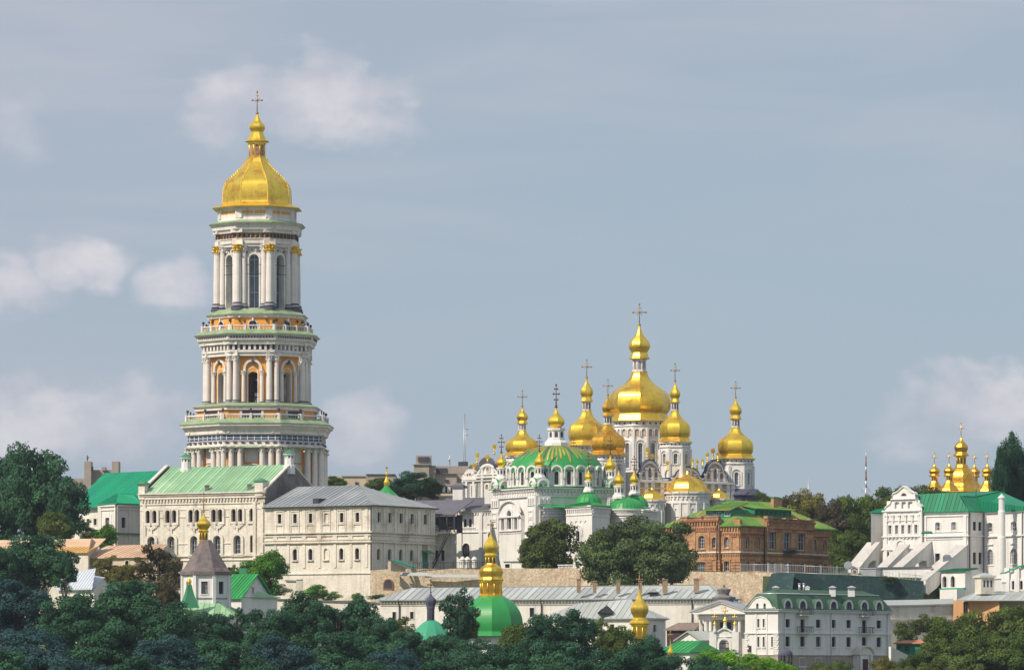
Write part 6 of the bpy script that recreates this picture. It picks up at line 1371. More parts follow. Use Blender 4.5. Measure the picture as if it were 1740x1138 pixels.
small_house('low house with bright green roof just above the dark trees left of the gatehouse', 1122, 779, 1172, 775, 1107, M['green'], M['clean'], 8, 19, -2, seam=.9)
small_house('green painted cabin with rusty orange roof right of the hotel', 1523, 806, 1566, 804, 1091.5, mat('orange_rust_roof', (.50, .20, .10), var=.15), M['tealw'], 5, 4.5, 0, seam=0, win=[(1528, 1097, 1101, 5, 0), (1541, 1097, 1105, 8, 0)])
# white ramp wall
run_wall('ramp_wall', 'sloping white ramp wall right of the hotel foot', [(1514, 786, 1098, 1150), (1550, 790, 1116, 1150), (1590, 792, 1122, 1150)], M['plaster'], .5)
# ================================================================ columned gatehouse
B_ = Bld('gatehouse', 'classical white gatehouse with pediment and grey urn-shaped roof lantern', 'gatehouse', (X(1226, 798), 798, 3), [M['plaster'], M['zinc'], M['dark'], M['steel']])
f = F2(1193, 797, 1260, 795); q = lambda py: f.z(1226, py); zb = -1; W = B_.wall
bf = Fac(tuple(f.a - f.n * 2.6), tuple(f.b - f.n * 2.6)); B_.face(bf, zb, q(1052)); o = outl(bf.L / 2, S(20, 795), q(1081), q(1056), 0); B_.win(bf, 0, 0, q(1081), q(1056), u=bf.L / 2, wm=S(20, 795), arch=0, nv=2, nh=2, wm_=None) if False else B_.win(bf, 0, 0, q(1081), q(1056), u=bf.L / 2, wm=S(20, 795), arch=0, nv=2, nh=2)
W.obox(f.W(-.6, q(1052), .2), Vector((*(f.d * (f.L + 1.2)), 0)), Vector((*(-f.n * 8), 0)), (0, 0, q(1043) - q(1052))); ledge(W, f, -.8, f.L + .8, q(1046.3), q(1045), .5); ledge(W, f, -1.4, f.L + 1.4, q(1042.9), q(1040.5), 1.0, 0, -8)
W.add([f.W(-1.2, q(1040.4), .7), f.W(f.L + 1.2, q(1040.4), .7), f.W(f.L / 2, q(1023.5), .7), f.W(-1.2, q(1040.4), -8), f.W(f.L + 1.2, q(1040.4), -8), f.W(f.L / 2, q(1023.5), -8)], [[0, 1, 2], [4, 3, 5]]);
for s_ in (0, 1):
    a, b = f.W(-2.0 if s_ == 0 else f.L + 2.0, q(1040.4), 1.1), f.W(f.L / 2, q(1021.4), 1.1); W.obox(a, b - a, Vector((*(-f.n * 9.4), 0)), (0, 0, .32), 3)
    a, b = f.W(-1.6 if s_ == 0 else f.L + 1.6, q(1041.6), .95), f.W(f.L / 2, q(1024), .95); W.obox(a, b - a, Vector((*(-f.n * .4), 0)), (0, 0, .5), 0)
for sx in (-1, 1): e_ = f.a if sx < 0 else f.b; W.obox(Vector((e_.x - .2, e_.y + 2.6, zb)), (.4, 0, 0), (0, 5.5, 0), (0, 0, q(1052) - zb))
B_.done()
for px in (1198.5, 1206.5, 1248.5, 1256):
    c = f.W(f.u(px), zb, -.4); r_ = S(3.6, 796); cmn = MB(); cmn.lathe(c.x, c.y, [(r_ * 1.25, zb), (r_ * 1.25, zb + .5), (r_, zb + .7), (r_ * .97, zb + 5), (r_ * .85, q(1055.5)), (r_ * 1.05, q(1055)), (r_ * 1.25, q(1053)), (r_ * 1.3, q(1052))], 14, flat=False, sm=False); B_.part('column', cmn, M['plaster'])
lt = MB(); c = P(1230, 0, 801); zq_ = lambda py: Z(py, 801); lt.lathe(c.x, c.y, [(S(14, 801), zq_(1030)), (S(15.5, 801), zq_(1021)), (S(20, 801), zq_(1015.5)), (S(20, 801), zq_(1014)), (S(9, 801), zq_(1011)), (S(8.5, 801), zq_(1009)), (S(12, 801), zq_(1001.5)), (S(12, 801), zq_(1000.5)), (S(7, 801), zq_(999)), (.2, zq_(997.5)), (.15, zq_(995)), (.28, zq_(994.5)), (.05, zq_(992))], 8); B_.part('lantern', lt, M['conc'])
# carved gate with three golden domelets in front
G_ = Bld('ornate_gate', 'small white arched gate with three golden domelets before the columned gatehouse', 'gate', (X(1232, 786), 786, 3), [M['clean'], M['icon']])
f = F2(1212, 786, 1250, 785); q = lambda py: f.z(1231, py); ga = f.L / 2
o = [(0, 0), (ga - 1.0, 0), (ga - 1.0, 0)]
outer = [(0, 0), (f.L, 0), (f.L, q(1073.5)), (f.L * .78, q(1073)), (f.L * .66, q(1070)), (f.L * .6, q(1069)), (f.L * .5, q(1067.5)), (f.L * .4, q(1069)), (f.L * .34, q(1070)), (f.L * .22, q(1073)), (0, q(1073.5))]
o = outl(ga, S(18, 786), q(1109), q(1085.5), 1, 10); G_.face(f, 0, outline=outer); G_.hole(f, o); ring(G_.wall, f, o, .35, -.02, .25, opened=True); bb = Fac(tuple(f.b - f.n * .8), tuple(f.a - f.n * .8)); wall_face(G_.wall, bb, [(f.L - u, z) for u, z in outer][::-1], [outl(ga, S(18, 786), q(1109), q(1085.5), 1, 10)])
for (a, b), (c_, d) in zip(outer[2:], outer[3:]): p, s_ = f.W(a, b, -.9), f.W(c_, d, -.9); G_.wall.obox(p, s_ - p, Vector((*(f.n * 1.2), 0)), (0, 0, .22))
for u in (0, f.L): ledge(G_.wall, f, u - .6, u + .6, 0, q(1073), .35, 0, -1.0)
ledge(G_.wall, f, 0, f.L, q(1081.5), q(1080.7), .2); G_.done('masonry')
gm = MB(); 
for k in range(9): u = ga - S(8, 786) + S(16, 786) * k / 8; gm.tube(f.W(u, q(1109), -.3), f.W(u, q(1087) - abs(k - 4) * .12, -.3), .04)
for py in (1092, 1100): gm.tube(f.W(ga - S(9, 786), q(py), -.3), f.W(ga + S(9, 786), q(py), -.3), .06)
G_.part('iron_leaves', gm, M['iron'])
for px, s_, base_ in ((1214.5, .8, 1072.5), (1232, 1.1, 1067.5), (1248.5, .8, 1072.5)):
    c = P(px, base_, 785.5); tm = MB(); r_ = S(3.1 * s_, 786); tm.lathe(c.x, c.y, [(r_ * 1.1, c.z - .1), (r_ * 1.1, c.z + .3), (r_ * .8, c.z + .4), (r_ * .8, c.z + .9), (r_ * .95, c.z + 1.0)], 8); t = tm.build('turret', M['clean'], G_.root)
    om = MB(); om.lathe(c.x, c.y, smooth_prof([(a * r_ * 1.15, c.z + 1.0 + max(0, b_) * r_ * 1.25) for a, b_ in ONION[1:]], 2), 10, flat=False); om.build('onion_dome', M['gold'], t); cross(t, (c.x, c.y, c.z + 1 + r_ * 3.3), 1.3 * s_, M['gold'], arm=.35)
# ================================================================ hotel
B_ = Bld('hotel', 'large white three-storey house with dark green mansard roof and arched dormers', 'building', (X(1322, 778), 778, 1), [M['clean'], M['cream'], M['block']])
fl, fr_, bk = corner(1322, 778, 1266, 1513.5, 40); zb = -3; zz = lambda py: Z(py, 778); zt = zz(1036)
B_.face(fl, zb, zt); B_.face(fr_, zb, zt); B_.face(Fac(tuple(fr_.b), bk), zb, zt); B_.face(Fac(bk, tuple(fl.a)), zb, zt); W = B_.wall
WX_ = [1338.3, 1363.5, 1390.3, 1416, 1442, 1468.3, 1493.3]
KW = dict(fr=M['bframe'], depth=.4, nv=1, nh=1, arch=0, sur=.1, so=.06, sill=.14)
zr_ = lambda px, py: fr_.z(1322, py)
for i, px in enumerate(WX_):
    if i in (1, 5): B_.win(fr_, px, 7.5, zz(1073.3), zz(1051), **{**KW, 'sill': 0})
    else: B_.win(fr_, px, 8, zz(1065), zz(1051), **KW)
    B_.win(fr_, px, 8, zz(1097.5), zz(1080.5), **KW)
for px in (1363.5, 1390.5, 1417): B_.win(fr_, px, 10.5, zz(1131), zz(1117), **KW)
B_.win(fr_, 1474, 5.5, zz(1131), zz(1118.5), **KW)
for px in (1288.7, 1297.8): B_.win(fl, px, 3.2, zz(1065), zz(1050.5), **KW); B_.win(fl, px, 3.2, zz(1098.5), zz(1081), **KW)
B_.win(fl, 1312.3, 3.2, zz(1098.5), zz(1081), **KW)
def bth(y0, y1, out, mi=0): ledge(W, fl, -.1, fl.L + out, zz(y0), zz(y1), out, mi); ledge(W, fr_, 0, fr_.L + .2, zz(y0), zz(y1), out, mi)
bth(1038.3, 1036.4, .5); bth(1040, 1038.3, .25); bth(1075.8, 1074, .22); bth(1112.5, 1111, .2, 1); bth(1135, 1112.5, .06, 2)
for k in range(9):
    for f, u0, u1 in ((fl, fl.L - 1.0, fl.L + .1), (fr_, 0, .9), (fr_, fr_.L - 1.1, fr_.L), (fl, 0, .8)):
        z0 = zz(1110 - 3.9 * k); ledge(W, f, u0, u1 - (.25 if k % 2 else 0), z0, z0 + .30, .11)
for px in (1285, 1303): ledge(W, fl, fl.u(px) - .15, fl.u(px) + .15, zz(1110), zt, .1)
rd = B_.part('door', (lambda m: (ledge(m, fl, fl.u(1274) - .35, fl.u(1274) + .35, zz(1107), zz(1096), .1), m)[1])(MB()), M['bframe'])
# arched portal
pu = fr_.u(1459); 
ledge(W, fr_, pu - 1.7, pu + 1.7, zb, zz(1111), 1.3); 
arc = [(pu + 2.1 * math.cos(math.pi * i / 10), zz(1111) + 1.3 * math.sin(math.pi * i / 10)) for i in range(11)]
wall_face(W, Fac(tuple(fr_.W(0, 0, 1.45).xy), tuple(fr_.W(fr_.L, 0, 1.45).xy)), arc, []); 
for (a, b), (c_, d) in zip(arc, arc[1:]): p, s_ = fr_.W(a, b, 0), fr_.W(c_, d, 0); W.obox(p, s_ - p, Vector((*(fr_.n * 1.8), 0)), (0, 0, .25), 1)
for s_ in (-1, 1):
    c = fr_.W(pu + s_ * 1.5, zb, 1.6); W.lathe(c.x, c.y, [(.26, zb), (.24, zz(1112))], 10, flat=False)
B_.done()
pdm = MB(); ledge(pdm, fr_, pu - .85, pu + .85, zb, zz(1118.5), 1.36); B_.part('door', pdm, M['bframe'], 'dark front door under the arched portal')
# mansard
ms = MB(); o_ = .45; ins = 1.9; zk = zz(1007.5); zrg = zz(999.5)
E = [fl.W(-o_, zt + .05, o_), fl.W(fl.L + o_, zt + .05, o_), fr_.W(fr_.L + o_, zt + .05, o_)]; E.append(E[0] + E[2] - E[1])
ctr = (E[0] + E[2]) / 2
Kk = [E[0] + Vector((*((fl.d + fr_.d) * ins), 0)), E[1] + Vector((*((-fl.d + fr_.d) * ins), 0)), E[2] + Vector((*((-fl.d - fr_.d) * ins), 0)), E[3] + Vector((*((fl.d - fr_.d) * ins), 0))]
def curve(i, t):        # concave flare of the steep slope
    s_ = [0, .16, .34, .56, .8, 1][t]; h = [0, .10, .30, .56, .8, 1][t]; p = E[i].lerp(Kk[i], s_); return Vector((p.x, p.y, E[i].z + (zk - E[i].z) * h))
for i in range(4):
    j = (i + 1) % 4
    for t in range(5): ms.poly([curve(i, t), curve(j, t), curve(j, t + 1), curve(i, t + 1)])
for p_ in Kk: p_.z = zk
hw = (Kk[1] - Kk[0]).length / 2; ra = (Kk[0] + Kk[1]) / 2 + Vector((*(fr_.d * hw), 0)); rb = (Kk[2] + Kk[3]) / 2 - Vector((*(fr_.d * hw), 0)); ra.z = rb.z = zrg
ms.poly([Kk[0], Kk[1], ra]); ms.poly([Kk[1], Kk[2], rb, ra]); ms.poly([Kk[2], Kk[3], rb]); ms.poly([Kk[3], Kk[0], ra, rb])
MR = B_.part('roof', ms, M['shingle'])
sb = MB()
for t in range(5):
    for i in (0, 1): a, b = curve(i, t), curve(i + 1, t)
ledge(sb, fl, -.6, fl.L + .6, zt, zt + .16, .62, 0, .3); ledge(sb, fr_, 0, fr_.L + .6, zt, zt + .16, .62, 0, .3)
for a, b in ((Kk[0], Kk[1]), (Kk[1], Kk[2])): sb.tube(a, b, .12)
sb.build('gutter', M['steel'], MR)
def dormer(f, u, z0, z1, wd):
    a = MB(); o0 = -1.75; g_ = Fac(tuple(f.W(0, 0, .12).xy), tuple(f.W(f.L, 0, .12).xy)); o = outl(u, wd, z0, z1, 1, 10); oo = outl(u, wd + .75, z0 - .1, z1 + .38, 1, 10)
    n_ = len(oo); wall_face(a, g_, oo, [o], .3, 0)
    a.add([g_.W(x_, z_) for x_, z_ in oo] + [g_.W(x_, z_, -2.6) for x_, z_ in oo], [[i, (i + 1) % n_, n_ + (i + 1) % n_, n_ + i] for i in range(n_)], 1)
    d = a.build('dormer', [M['clean'], M['shingle']], B_.root); fm = MB(); ring(fm, g_, outl(u, wd - .16, z0 + .08, z1 - .08, 1, 10), .08, -.25, -.12); ledge(fm, g_, u - .05, u + .05, z0, z1 - .1, -.12, 0, -.25); ledge(fm, g_, u - wd / 2, u + wd / 2, z0 + .9, z0 + 1.0, -.13, 0, -.25); fm.build('frame', M['bframe'], d)
    gm_ = MB(); gm_.poly([g_.W(x_, z_, -.24) for x_, z_ in o]); gm_.build('pane', M['glassb'], d)
for i, px in enumerate(WX_): dormer(fr_, fr_.u(px), zz(1035) if i not in (1, 5) else zz(1042), zz(1019.5), 1.65)
# curved gable dormer on the left side
a = MB(); g_ = Fac(tuple(fl.W(0, 0, .15).xy), tuple(fl.W(fl.L, 0, .15).xy)); uc = fl.L * .5
go = [(uc - 3.1, zt + .1), (uc + 3.1, zt + .1), (uc + 2.9, zt + .5), (uc + 2.3, zz(1030)), (uc + 1.8, zz(1022)), (uc + 1.0, zz(1016)), (uc, zz(1013)), (uc - 1.0, zz(1015)), (uc - 1.8, zz(1021)), (uc - 2.4, zz(1029)), (uc - 2.9, zt + .5)]
hs = [outl(uc - .75 , .5, zz(1034), zz(1024), 1), outl(uc + .75, .5, zz(1034), zz(1024), 1)]
wall_face(a, g_, go, hs, .3, 0); ring(a, g_, go, .12, -.05, .15, 0); n_ = len(go); a.add([g_.W(x_, z_) for x_, z_ in go] + [g_.W(x_, z_, -2.4) for x_, z_ in go], [[i, (i + 1) % n_, n_ + (i + 1) % n_, n_ + i] for i in range(n_)], 1)
d = a.build('gable_dormer', [M['clean'], M['shingle']], B_.root); gm_ = MB()
for h in hs: gm_.poly([g_.W(x_, z_, -.25) for x_, z_ in h])
gm_.build('pane', M['glass'], d)
for i in (1, 5):
    for y0 in (1043.5, 1074):
        bm_ = MB(); u = fr_.u(WX_[i]); ledge(bm_, fr_, u - 1.7, u + 1.7, zz(y0 + 1.2), zz(y0), 1.1)
        for k in range(9):
            p = fr_.W(u - 1.6 + k * .4, zz(y0), 1.05); bm_.tube(p, p + Vector((*(fr_.n * .12), .5)), .045, n=4, mi=1); bm_.tube(p + Vector((*(fr_.n * .12), .5)), p + Vector((0, 0, 1)), .045, n=4, mi=1)
        for s_ in (-1.65, 1.65):
            for o2 in (.2, .6): p = fr_.W(u + s_, zz(y0), o2); bm_.tube(p, p + Vector((0, 0, 1)), .045, n=4, mi=1)
            bm_.tube(fr_.W(u + s_, zz(y0) + 1, 0), fr_.W(u + s_, zz(y0) + 1, 1.05), .05, mi=1)
        bm_.tube(fr_.W(u - 1.65, zz(y0) + 1, 1.05), fr_.W(u + 1.65, zz(y0) + 1, 1.05), .06, mi=1); B_.part('balcony', bm_, [M['clean'], M['iron']])
for px, wd in ((1318, 10), (1372, 7), (1414.5, 10), (1446.5, 11)):
    Y = 792; c = P(px, 0, Y); k = MB(); z0 = Z(1003, Y); k.box(c.x, c.y, z0 - 1, S(wd, Y), .9, Z(998, Y) - z0 + 1); k.lathe(c.x, c.y, [(S(wd, Y) * .72, Z(998, Y)), (S(wd, Y) * .3, Z(995.5, Y)), (.05, Z(994.5, Y))], 4, R(0), mi=1); k.build('chimney', [M['clean'], M['steel']], MR)
for px in (1358.5, 1366): c = P(px, 1004, 786); k = MB(); k.tube(c, c + Vector((0, 0, S(13, 786))), .2, n=10); k.tube(c + Vector((0, 0, S(12, 786))), c + Vector((0, 0, S(13.5, 786))), .3, .25, n=10); k.build('flue', M['steel'], MR)
dp = MB()
for px in (1332, 1411, 1507): dp.tube(fr_.W(fr_.u(px), zb, .2), fr_.W(fr_.u(px), zt, .2), .08)
B_.pieces('downpipe', dp, M['steel'], 12)
# garden gazebo
gz_ = thing('gazebo', 'small iron garden pavilion with dark cupola before the hotel corner', 'gazebo', tuple(P(1336, 1134, 764)))
c = P(1336, 0, 764); z0 = Z(1134, 764); ze = Z(1113, 764); r_ = S(11, 764); k = MB(); k.lathe(c.x, c.y, [(r_, ze), (r_, ze + .15)] + [(r_ * math.cos(math.pi / 2 * t / 7), ze + .15 + S(9.5, 764) * math.sin(math.pi / 2 * t / 7)) for t in range(1, 7)] + [(.1, ze + .15 + S(9.5, 764)), (.06, ze + S(13, 764))], 12, flat=False); k.build('cupola', M['lead'], gz_)
for i in range(8):
    a = i * math.pi / 4 + .2; k = MB(); p = Vector((c.x + r_ * .9 * math.cos(a), c.y + r_ * .9 * math.sin(a), z0)); k.tube(p, Vector((p.x, p.y, ze)), .09); k.build('post', M['iron'], gz_)
k = MB(); k.lathe(c.x, c.y, [(r_ * .92, z0 + .9), (r_ * .92, z0 + 1.0)], 12, flat=False, cap=False)
for i in range(40): a = i * math.pi / 20; p = Vector((c.x + r_ * .92 * math.cos(a), c.y + r_ * .92 * math.sin(a), z0)); k.tube(p, p + Vector((0, 0, .95)), .03, n=4)
k.build('railing', M['iron'], gz_)
# ================================================================ lower churches
# dark tent-roofed church
B_ = Bld('tent_roofed_church', 'white octagonal church with grey tent roof topped by a golden onion', 'church', (X(349, 760), 760, 0), [M['clean'], M['slate']])
Y = 760; x = X(350, Y); q = lambda py: Z(py, Y)
mb = oct_drum(B_, 350, Y, S(38.5, Y), q(1040), q(974), q(1009), q(988), S(11, Y), n=8, arch=0, sur=.15, so=.08, fr=M['bframe'], nh=1)
mb.lathe(x, Y, [(S(39.5, Y), q(1017.5)), (S(39.5, Y), q(1016))], 8, cap=False, mi=1)
for i in range(8):
    a = 2 * math.pi * (i + .5) / 8 - math.pi / 2; r_ = S(38.5, Y) / math.cos(math.pi / 8); mb.box(x + r_ * math.cos(a), Y + r_ * math.sin(a), q(1040), .5, .5, q(976) - q(1040), a)
B_.part('wall', mb, [M['clean'], M['lead']])
tm = MB(); tm.lathe(x, Y, [(S(35, Y), q(977)), (S(43, Y), q(976.5)), (S(42.5, Y), q(971)), (S(36, Y), q(965)), (S(10, Y), q(919.5)), (S(8.8, Y), q(917))], 8); B_.part('tent_roof', tm, M['tent'])
lx = X(345.8, Y)
def gold_onion(b, cx, Y, lan=(902, 919, 8), oni=None, bar=None, ball=None, ct=None, gm=None, cm=None, nm='onion_dome', arm=None, n=8):
    o = MB(); o.lathe(X(cx, Y), Y, smooth_prof(pxprof(oni, Y), 3), n)
    d = b.part(nm, o, gm or M['gold'])
    if lan: lantern_mb(X(cx, Y), Y, Z(lan[1], Y), Z(lan[0], Y), S(lan[2], Y)).build('lantern', [gm or M['gold'], lan[3] if len(lan) > 3 else M['oldgold']], d)
    if ct: cross(d, (X(cx, Y), Y, Z(ball, Y)), Z(ct, Y) - Z(ball, Y), cm or M['crossgold'], arm=arm)
    return d
gold_onion(B_, 346, Y, (902, 920, 7.4, M['bronze']), [(8.2, 903), (8.5, 901.5), (7, 899.5), (7.6, 898), (10.5, 894), (11.8, 890), (10.5, 886.5), (7, 883), (4, 879.5), (2, 875), (.7, 869)], ball=869, ct=838, arm=S(5, Y))
pm = MB()
for p_ in ([P(300, 1044, 752), P(400, 1046, 752), P(362, 1016, 758)], [P(300, 1044, 752), P(362, 1016, 758), P(330, 1017, 768)], [P(400, 1046, 752), P(412, 1040, 768), P(362, 1016, 758)]): roofplane(pm, p_, seam=.9)
B_.part('porch_roof', pm, M['groof'], 'pale green porch roof below the octagon')
pw = MB(); pw.obox(P(306, 1075, 753), P(396, 1075, 753) - P(306, 1075, 753), (0, 14, 0), (0, 0, S(31, 753))); B_.part('porch_wall', pw, M['clean'])
st_ = MB(); c = P(321.5, 0, 752); st_.lathe(c.x, c.y, smooth_prof([(S(14, 752), Z(1032, 752)), (S(10, 752), Z(1020, 752)), (S(5.5, 752), Z(1004, 752)), (S(3.6, 752), Z(993, 752))], 3), 4, R(20)); o = B_.part('spire', st_, M['dgreen'])
km = MB(); km.lathe(c.x, c.y, [(S(3, 752), Z(993, 752)), (S(3.2, 752), Z(989, 752)), (S(4, 752), Z(988.5, 752)), (S(3.4, 752), Z(985, 752)), (S(1.2, 752), Z(982, 752)), (.03, Z(979, 752))], 8, flat=False); km.build('gilded_knob', M['gold'], o)
# green-roofed white house
B_ = Bld('house', 'white gabled house with bright green metal roof right of the tent-roofed church', 'house', (X(434, 800), 800, 2), [M['clean'], M['bframe']])
f = F2(410, 795, 459, 803); q = lambda py: f.z(434, py); zt = q(1013); B_.face(f, 0, outline=[(0, 0), (f.L, 0), (f.L, zt), (f.L * .5, q(976)), (0, zt)]); B_.win(f, 429.5, 3, q(1009), q(997), arch=0, nh=0, sur=.1); ledge(B_.wall, f, -.2, f.L + .2, q(1014), q(1012.6), .3, 0)
dl = Vector((-f.n.x, -f.n.y)); dl = Vector((-.75, .66)); L_ = 13; B_.face(Fac(tuple(f.a + dl * L_), tuple(f.a)), 0, zt); B_.face(Fac(tuple(f.b), tuple(f.b + dl * L_)), 0, zt); B_.done()
rf = MB(); ap = f.W(f.L / 2, q(974.5), .6); e0 = f.W(-.7, zt - .3, .6); e1 = f.W(f.L + .7, zt - .3, .6); d3 = Vector((*(dl * (L_ + 1)), 0)); roofplane(rf, [e0 + d3, e0, ap, ap + d3], seam=.8); roofplane(rf, [e1, e1 + d3, ap + d3, ap], seam=.8); RO = B_.part('roof', rf, M['groof'] if False else M['green'])
k = MB(); c = P(414, 0, 802); k.box(c.x, c.y, Z(985, 802), S(13, 802), 1.2, Z(965, 802) - Z(985, 802), R(-10)); k.build('chimney', M['dgreen'], RO)
small_house('narrow white wing attached left of the green-roofed house', 392, 800, 412, 797, 1014, M['groof'], M['clean'], 7, 10, 0, name='house_wing')
# church with bulging green dome and two-stage golden lantern
B_ = Bld('green_domed_church', 'church with smooth green dome carrying a two-stage golden lantern, half hidden by trees', 'church', (X(835, 762), 762, 0), [M['clean']])
Y = 762; q = lambda py: Z(py, Y)
dm = MB(); dm.lathe(X(836, Y), Y, smooth_prof(pxprof([(60, 1080), (56, 1075.5), (52, 1073), (52.5, 1066), (52.5, 1057), (50, 1045), (45, 1034), (37, 1024), (28, 1017), (20, 1012.5)], Y), 3), 10, R(18)); D_ = B_.part('dome', dm, M['green'])
wm_ = MB(); wm_.lathe(X(836, Y), Y, [(S(50, Y), -4), (S(50, Y), q(1077)), (S(54, Y), q(1079)), (S(54, Y), q(1080.5))][:3], 10, R(18)); B_.part('wall', wm_, M['clean'])
gm = MB(); gm.lathe(X(834.5, Y), Y, smooth_prof(pxprof([(20.5, 986), (21.5, 984.5), (20, 982), (19.2, 979.5), (19.8, 975), (20.3, 970), (19, 966), (15.5, 962.5), (11, 959.5), (9.5, 957)], Y), 3), 10, R(18)); g1 = B_.part('gilded_tier', gm, M['gold'])
lantern_mb(X(834.5, Y), Y, q(1013.5), q(985.5), S(18.5, Y), n=10).build('lantern', [M['gold'], M['oldgold']], g1)
gold_onion(B_, 833.8, Y, (944, 960, 9.3, M['bronze']), [(10.5, 944.5), (11.2, 943.2), (10, 941.5), (9, 939.5), (9.6, 937.5), (11.4, 933), (11.9, 928.5), (10.8, 923.5), (7.5, 918), (4.2, 913.5), (2, 909), (.7, 902)], ball=902, ct=884, arm=S(4.4, Y), n=8)
# chapel with black onion
B_ = Bld('black_domed_chapel', 'little chapel with shallow green dome and black onion among the dark trees', 'chapel', (X(732, 752), 752, 0), [M['clean']])
Y = 752; dm = MB(); dm.lathe(X(733, Y), Y, smooth_prof(pxprof([(42, 1087), (36, 1082), (28, 1071), (20, 1062.5), (12, 1056), (6, 1053)], Y), 3), 12, 0); B_.part('dome', dm, M['dgreen'] if False else mat('sea_green_roof', (.04, .30, .17), rough=.5, var=.15, vs=.3))
wm_ = MB(); wm_.lathe(X(733, Y), Y, [(S(33, Y), -4), (S(33, Y), Z(1083, Y))], 12); B_.part('wall', wm_, M['clean'])
gold_onion(B_, 731.9, Y, (1031, 1055, 6.6, M['dark']), [(7.5, 1031.5), (7, 1030), (8, 1027), (9.6, 1022), (9.3, 1018.5), (7, 1015.5), (3.5, 1012.5), (1.5, 1009), (.6, 1006)], ball=1006, ct=985, gm=M['lead'], cm=M['bronze'], arm=S(4.6, Y))
# gilded onion above the trees
B_ = Bld('golden_onion_church', 'tall golden onion dome on a gilded drum rising from the trees', 'church', (X(1087, 758), 758, 0), [M['clean']])
Y = 758; gold_onion(B_, 1086.7, Y, (1059, 1092, 13.5, M['oldgold']), [(16, 1060.5), (17, 1059), (16, 1055), (11.5, 1051), (10.5, 1048.5), (11.5, 1045.5), (14.4, 1040), (15.2, 1034), (14, 1029), (9, 1022.5), (5, 1016.5), (2.6, 1009), (1, 1000)], ball=1000, ct=974, arm=S(4.6, Y))
wm_ = MB(); wm_.lathe(X(1086.7, Y), Y, [(S(14.5, Y), -4), (S(14.5, Y), Z(1091, Y))], 8); B_.part('wall', wm_, M['clean'])
B_ = Bld('roadside_chapel', 'tiny golden onion on a thin spire before the green roof left of the gatehouse', 'chapel', (X(1139.5, 752), 752, 0), [M['clean']])
Y = 752; gold_onion(B_, 1139.3, Y, (1114, 1128, 4), [(4, 1114.5), (4, 1113), (5, 1109), (4.4, 1105.5), (2.2, 1101), (1, 1095), (.5, 1086)], ball=1086, ct=1073, arm=S(3, Y)); wm_ = MB(); wm_.lathe(X(1139.3, Y), Y, [(S(6, Y), -6), (S(6, Y), Z(1128, Y)), (S(3.8, Y), Z(1124, Y))], 8); B_.part('wall', wm_, M['clean'])
# ================================================================ buildings among the trees at left
B_ = Bld('barn', 'long low building with rusty tan roof behind the left-hand trees', 'building', (X(200, 880), 880, 10), [M['cream'], M['blockl']])
f = F2(150, 884, 268, 872); z1 = f.z(200, 946); B_.face(f, 6, z1, mi=1); g_ = Fac(tuple(f.b), (X(303, 888), 888)); B_.face(g_, 6, outline=[(0, 6), (g_.L, 6), (g_.L, z1), (g_.L * .5, Z(924, 880)), (0, z1)]); B_.row(f, [175, 188, 216, 242], 6, 952, 962, 216, arch=.3, sur=.15); B_.done()
rf = MB(); a0, a1 = f.W(-.4, z1, .6), f.W(f.L + .3, z1, .6); r1 = v3(g_.mid(), Z(924, 880)); r0 = r1 - Vector((*(f.d * (f.L - 2)), 0)); roofplane(rf, [a0, a1, r1, r0], seam=1.3, rib=.14); roofplane(rf, [v3(g_.b, z1), v3(g_.b - f.d * f.L, z1), r0, r1], seam=0); B_.part('roof', rf, M['rust'])
B_ = Bld('barn', 'buff building with stepped tan roof at the far left', 'building', (X(80, 885), 885, 12), [M['cream']])
f = F2(-40, 892, 150, 880); z1 = f.z(100, 938); B_.face(f, 6, z1); B_.row(f, [20, 50, 110], 7, 946, 958, 100, arch=.3); g_ = Fac(tuple(f.b), (X(167, 894), 894)); B_.face(g_, 6, outline=[(0, 6), (g_.L, 6), (g_.L, Z(930, 890)), (g_.L * .3, Z(913, 890)), (0, z1)]); B_.done()
rf = MB(); roofplane(rf, [f.W(-.4, z1, .5), f.W(f.L + .2, z1, .5), f.W(f.L, Z(929, 884), -3), f.W(0, Z(929, 884), -3)], seam=.9); B_.part('roof', rf, mat('ochre_roof', (.55, .33, .10), var=.15, vs=.3)); rf = MB(); roofplane(rf, [f.W(0, Z(929, 884), -3), f.W(f.L, Z(929, 884), -3), f.W(f.L, Z(915, 888), -6), f.W(0, Z(915, 888), -6)], seam=0); B_.part('roof', rf, M['rust'], 'upper tan roof slope')
B_ = Bld('cottage', 'small house with pale bluish metal roof wedged among dark trees at the left', 'house', (X(145, 800), 800, 5), [M['plaster']])
f = F2(100, 806, 160, 797); z1 = f.z(140, 1000); B_.face(f, 0, z1); g_ = Fac(tuple(f.b), (X(188, 806), 806)); B_.face(g_, 0, outline=[(0, 0), (g_.L, 0), (g_.L, z1), (g_.L * .55, Z(981, 801)), (0, z1)]); B_.done(); rf = MB(); r1 = g_.W(g_.L * .55, Z(980, 801), .3); r0 = Vector((X(122, 806), 806, Z(972, 806))); roofplane(rf, [f.W(-.5, z1, .6), f.W(f.L + .3, z1, .6), r1, r0], seam=.9); rf.poly([v3(g_.b, z1), r0, r1]); B_.part('roof', rf, mat('pale_blue_metal_roof', (.50, .55, .62), rough=.45, var=.06))
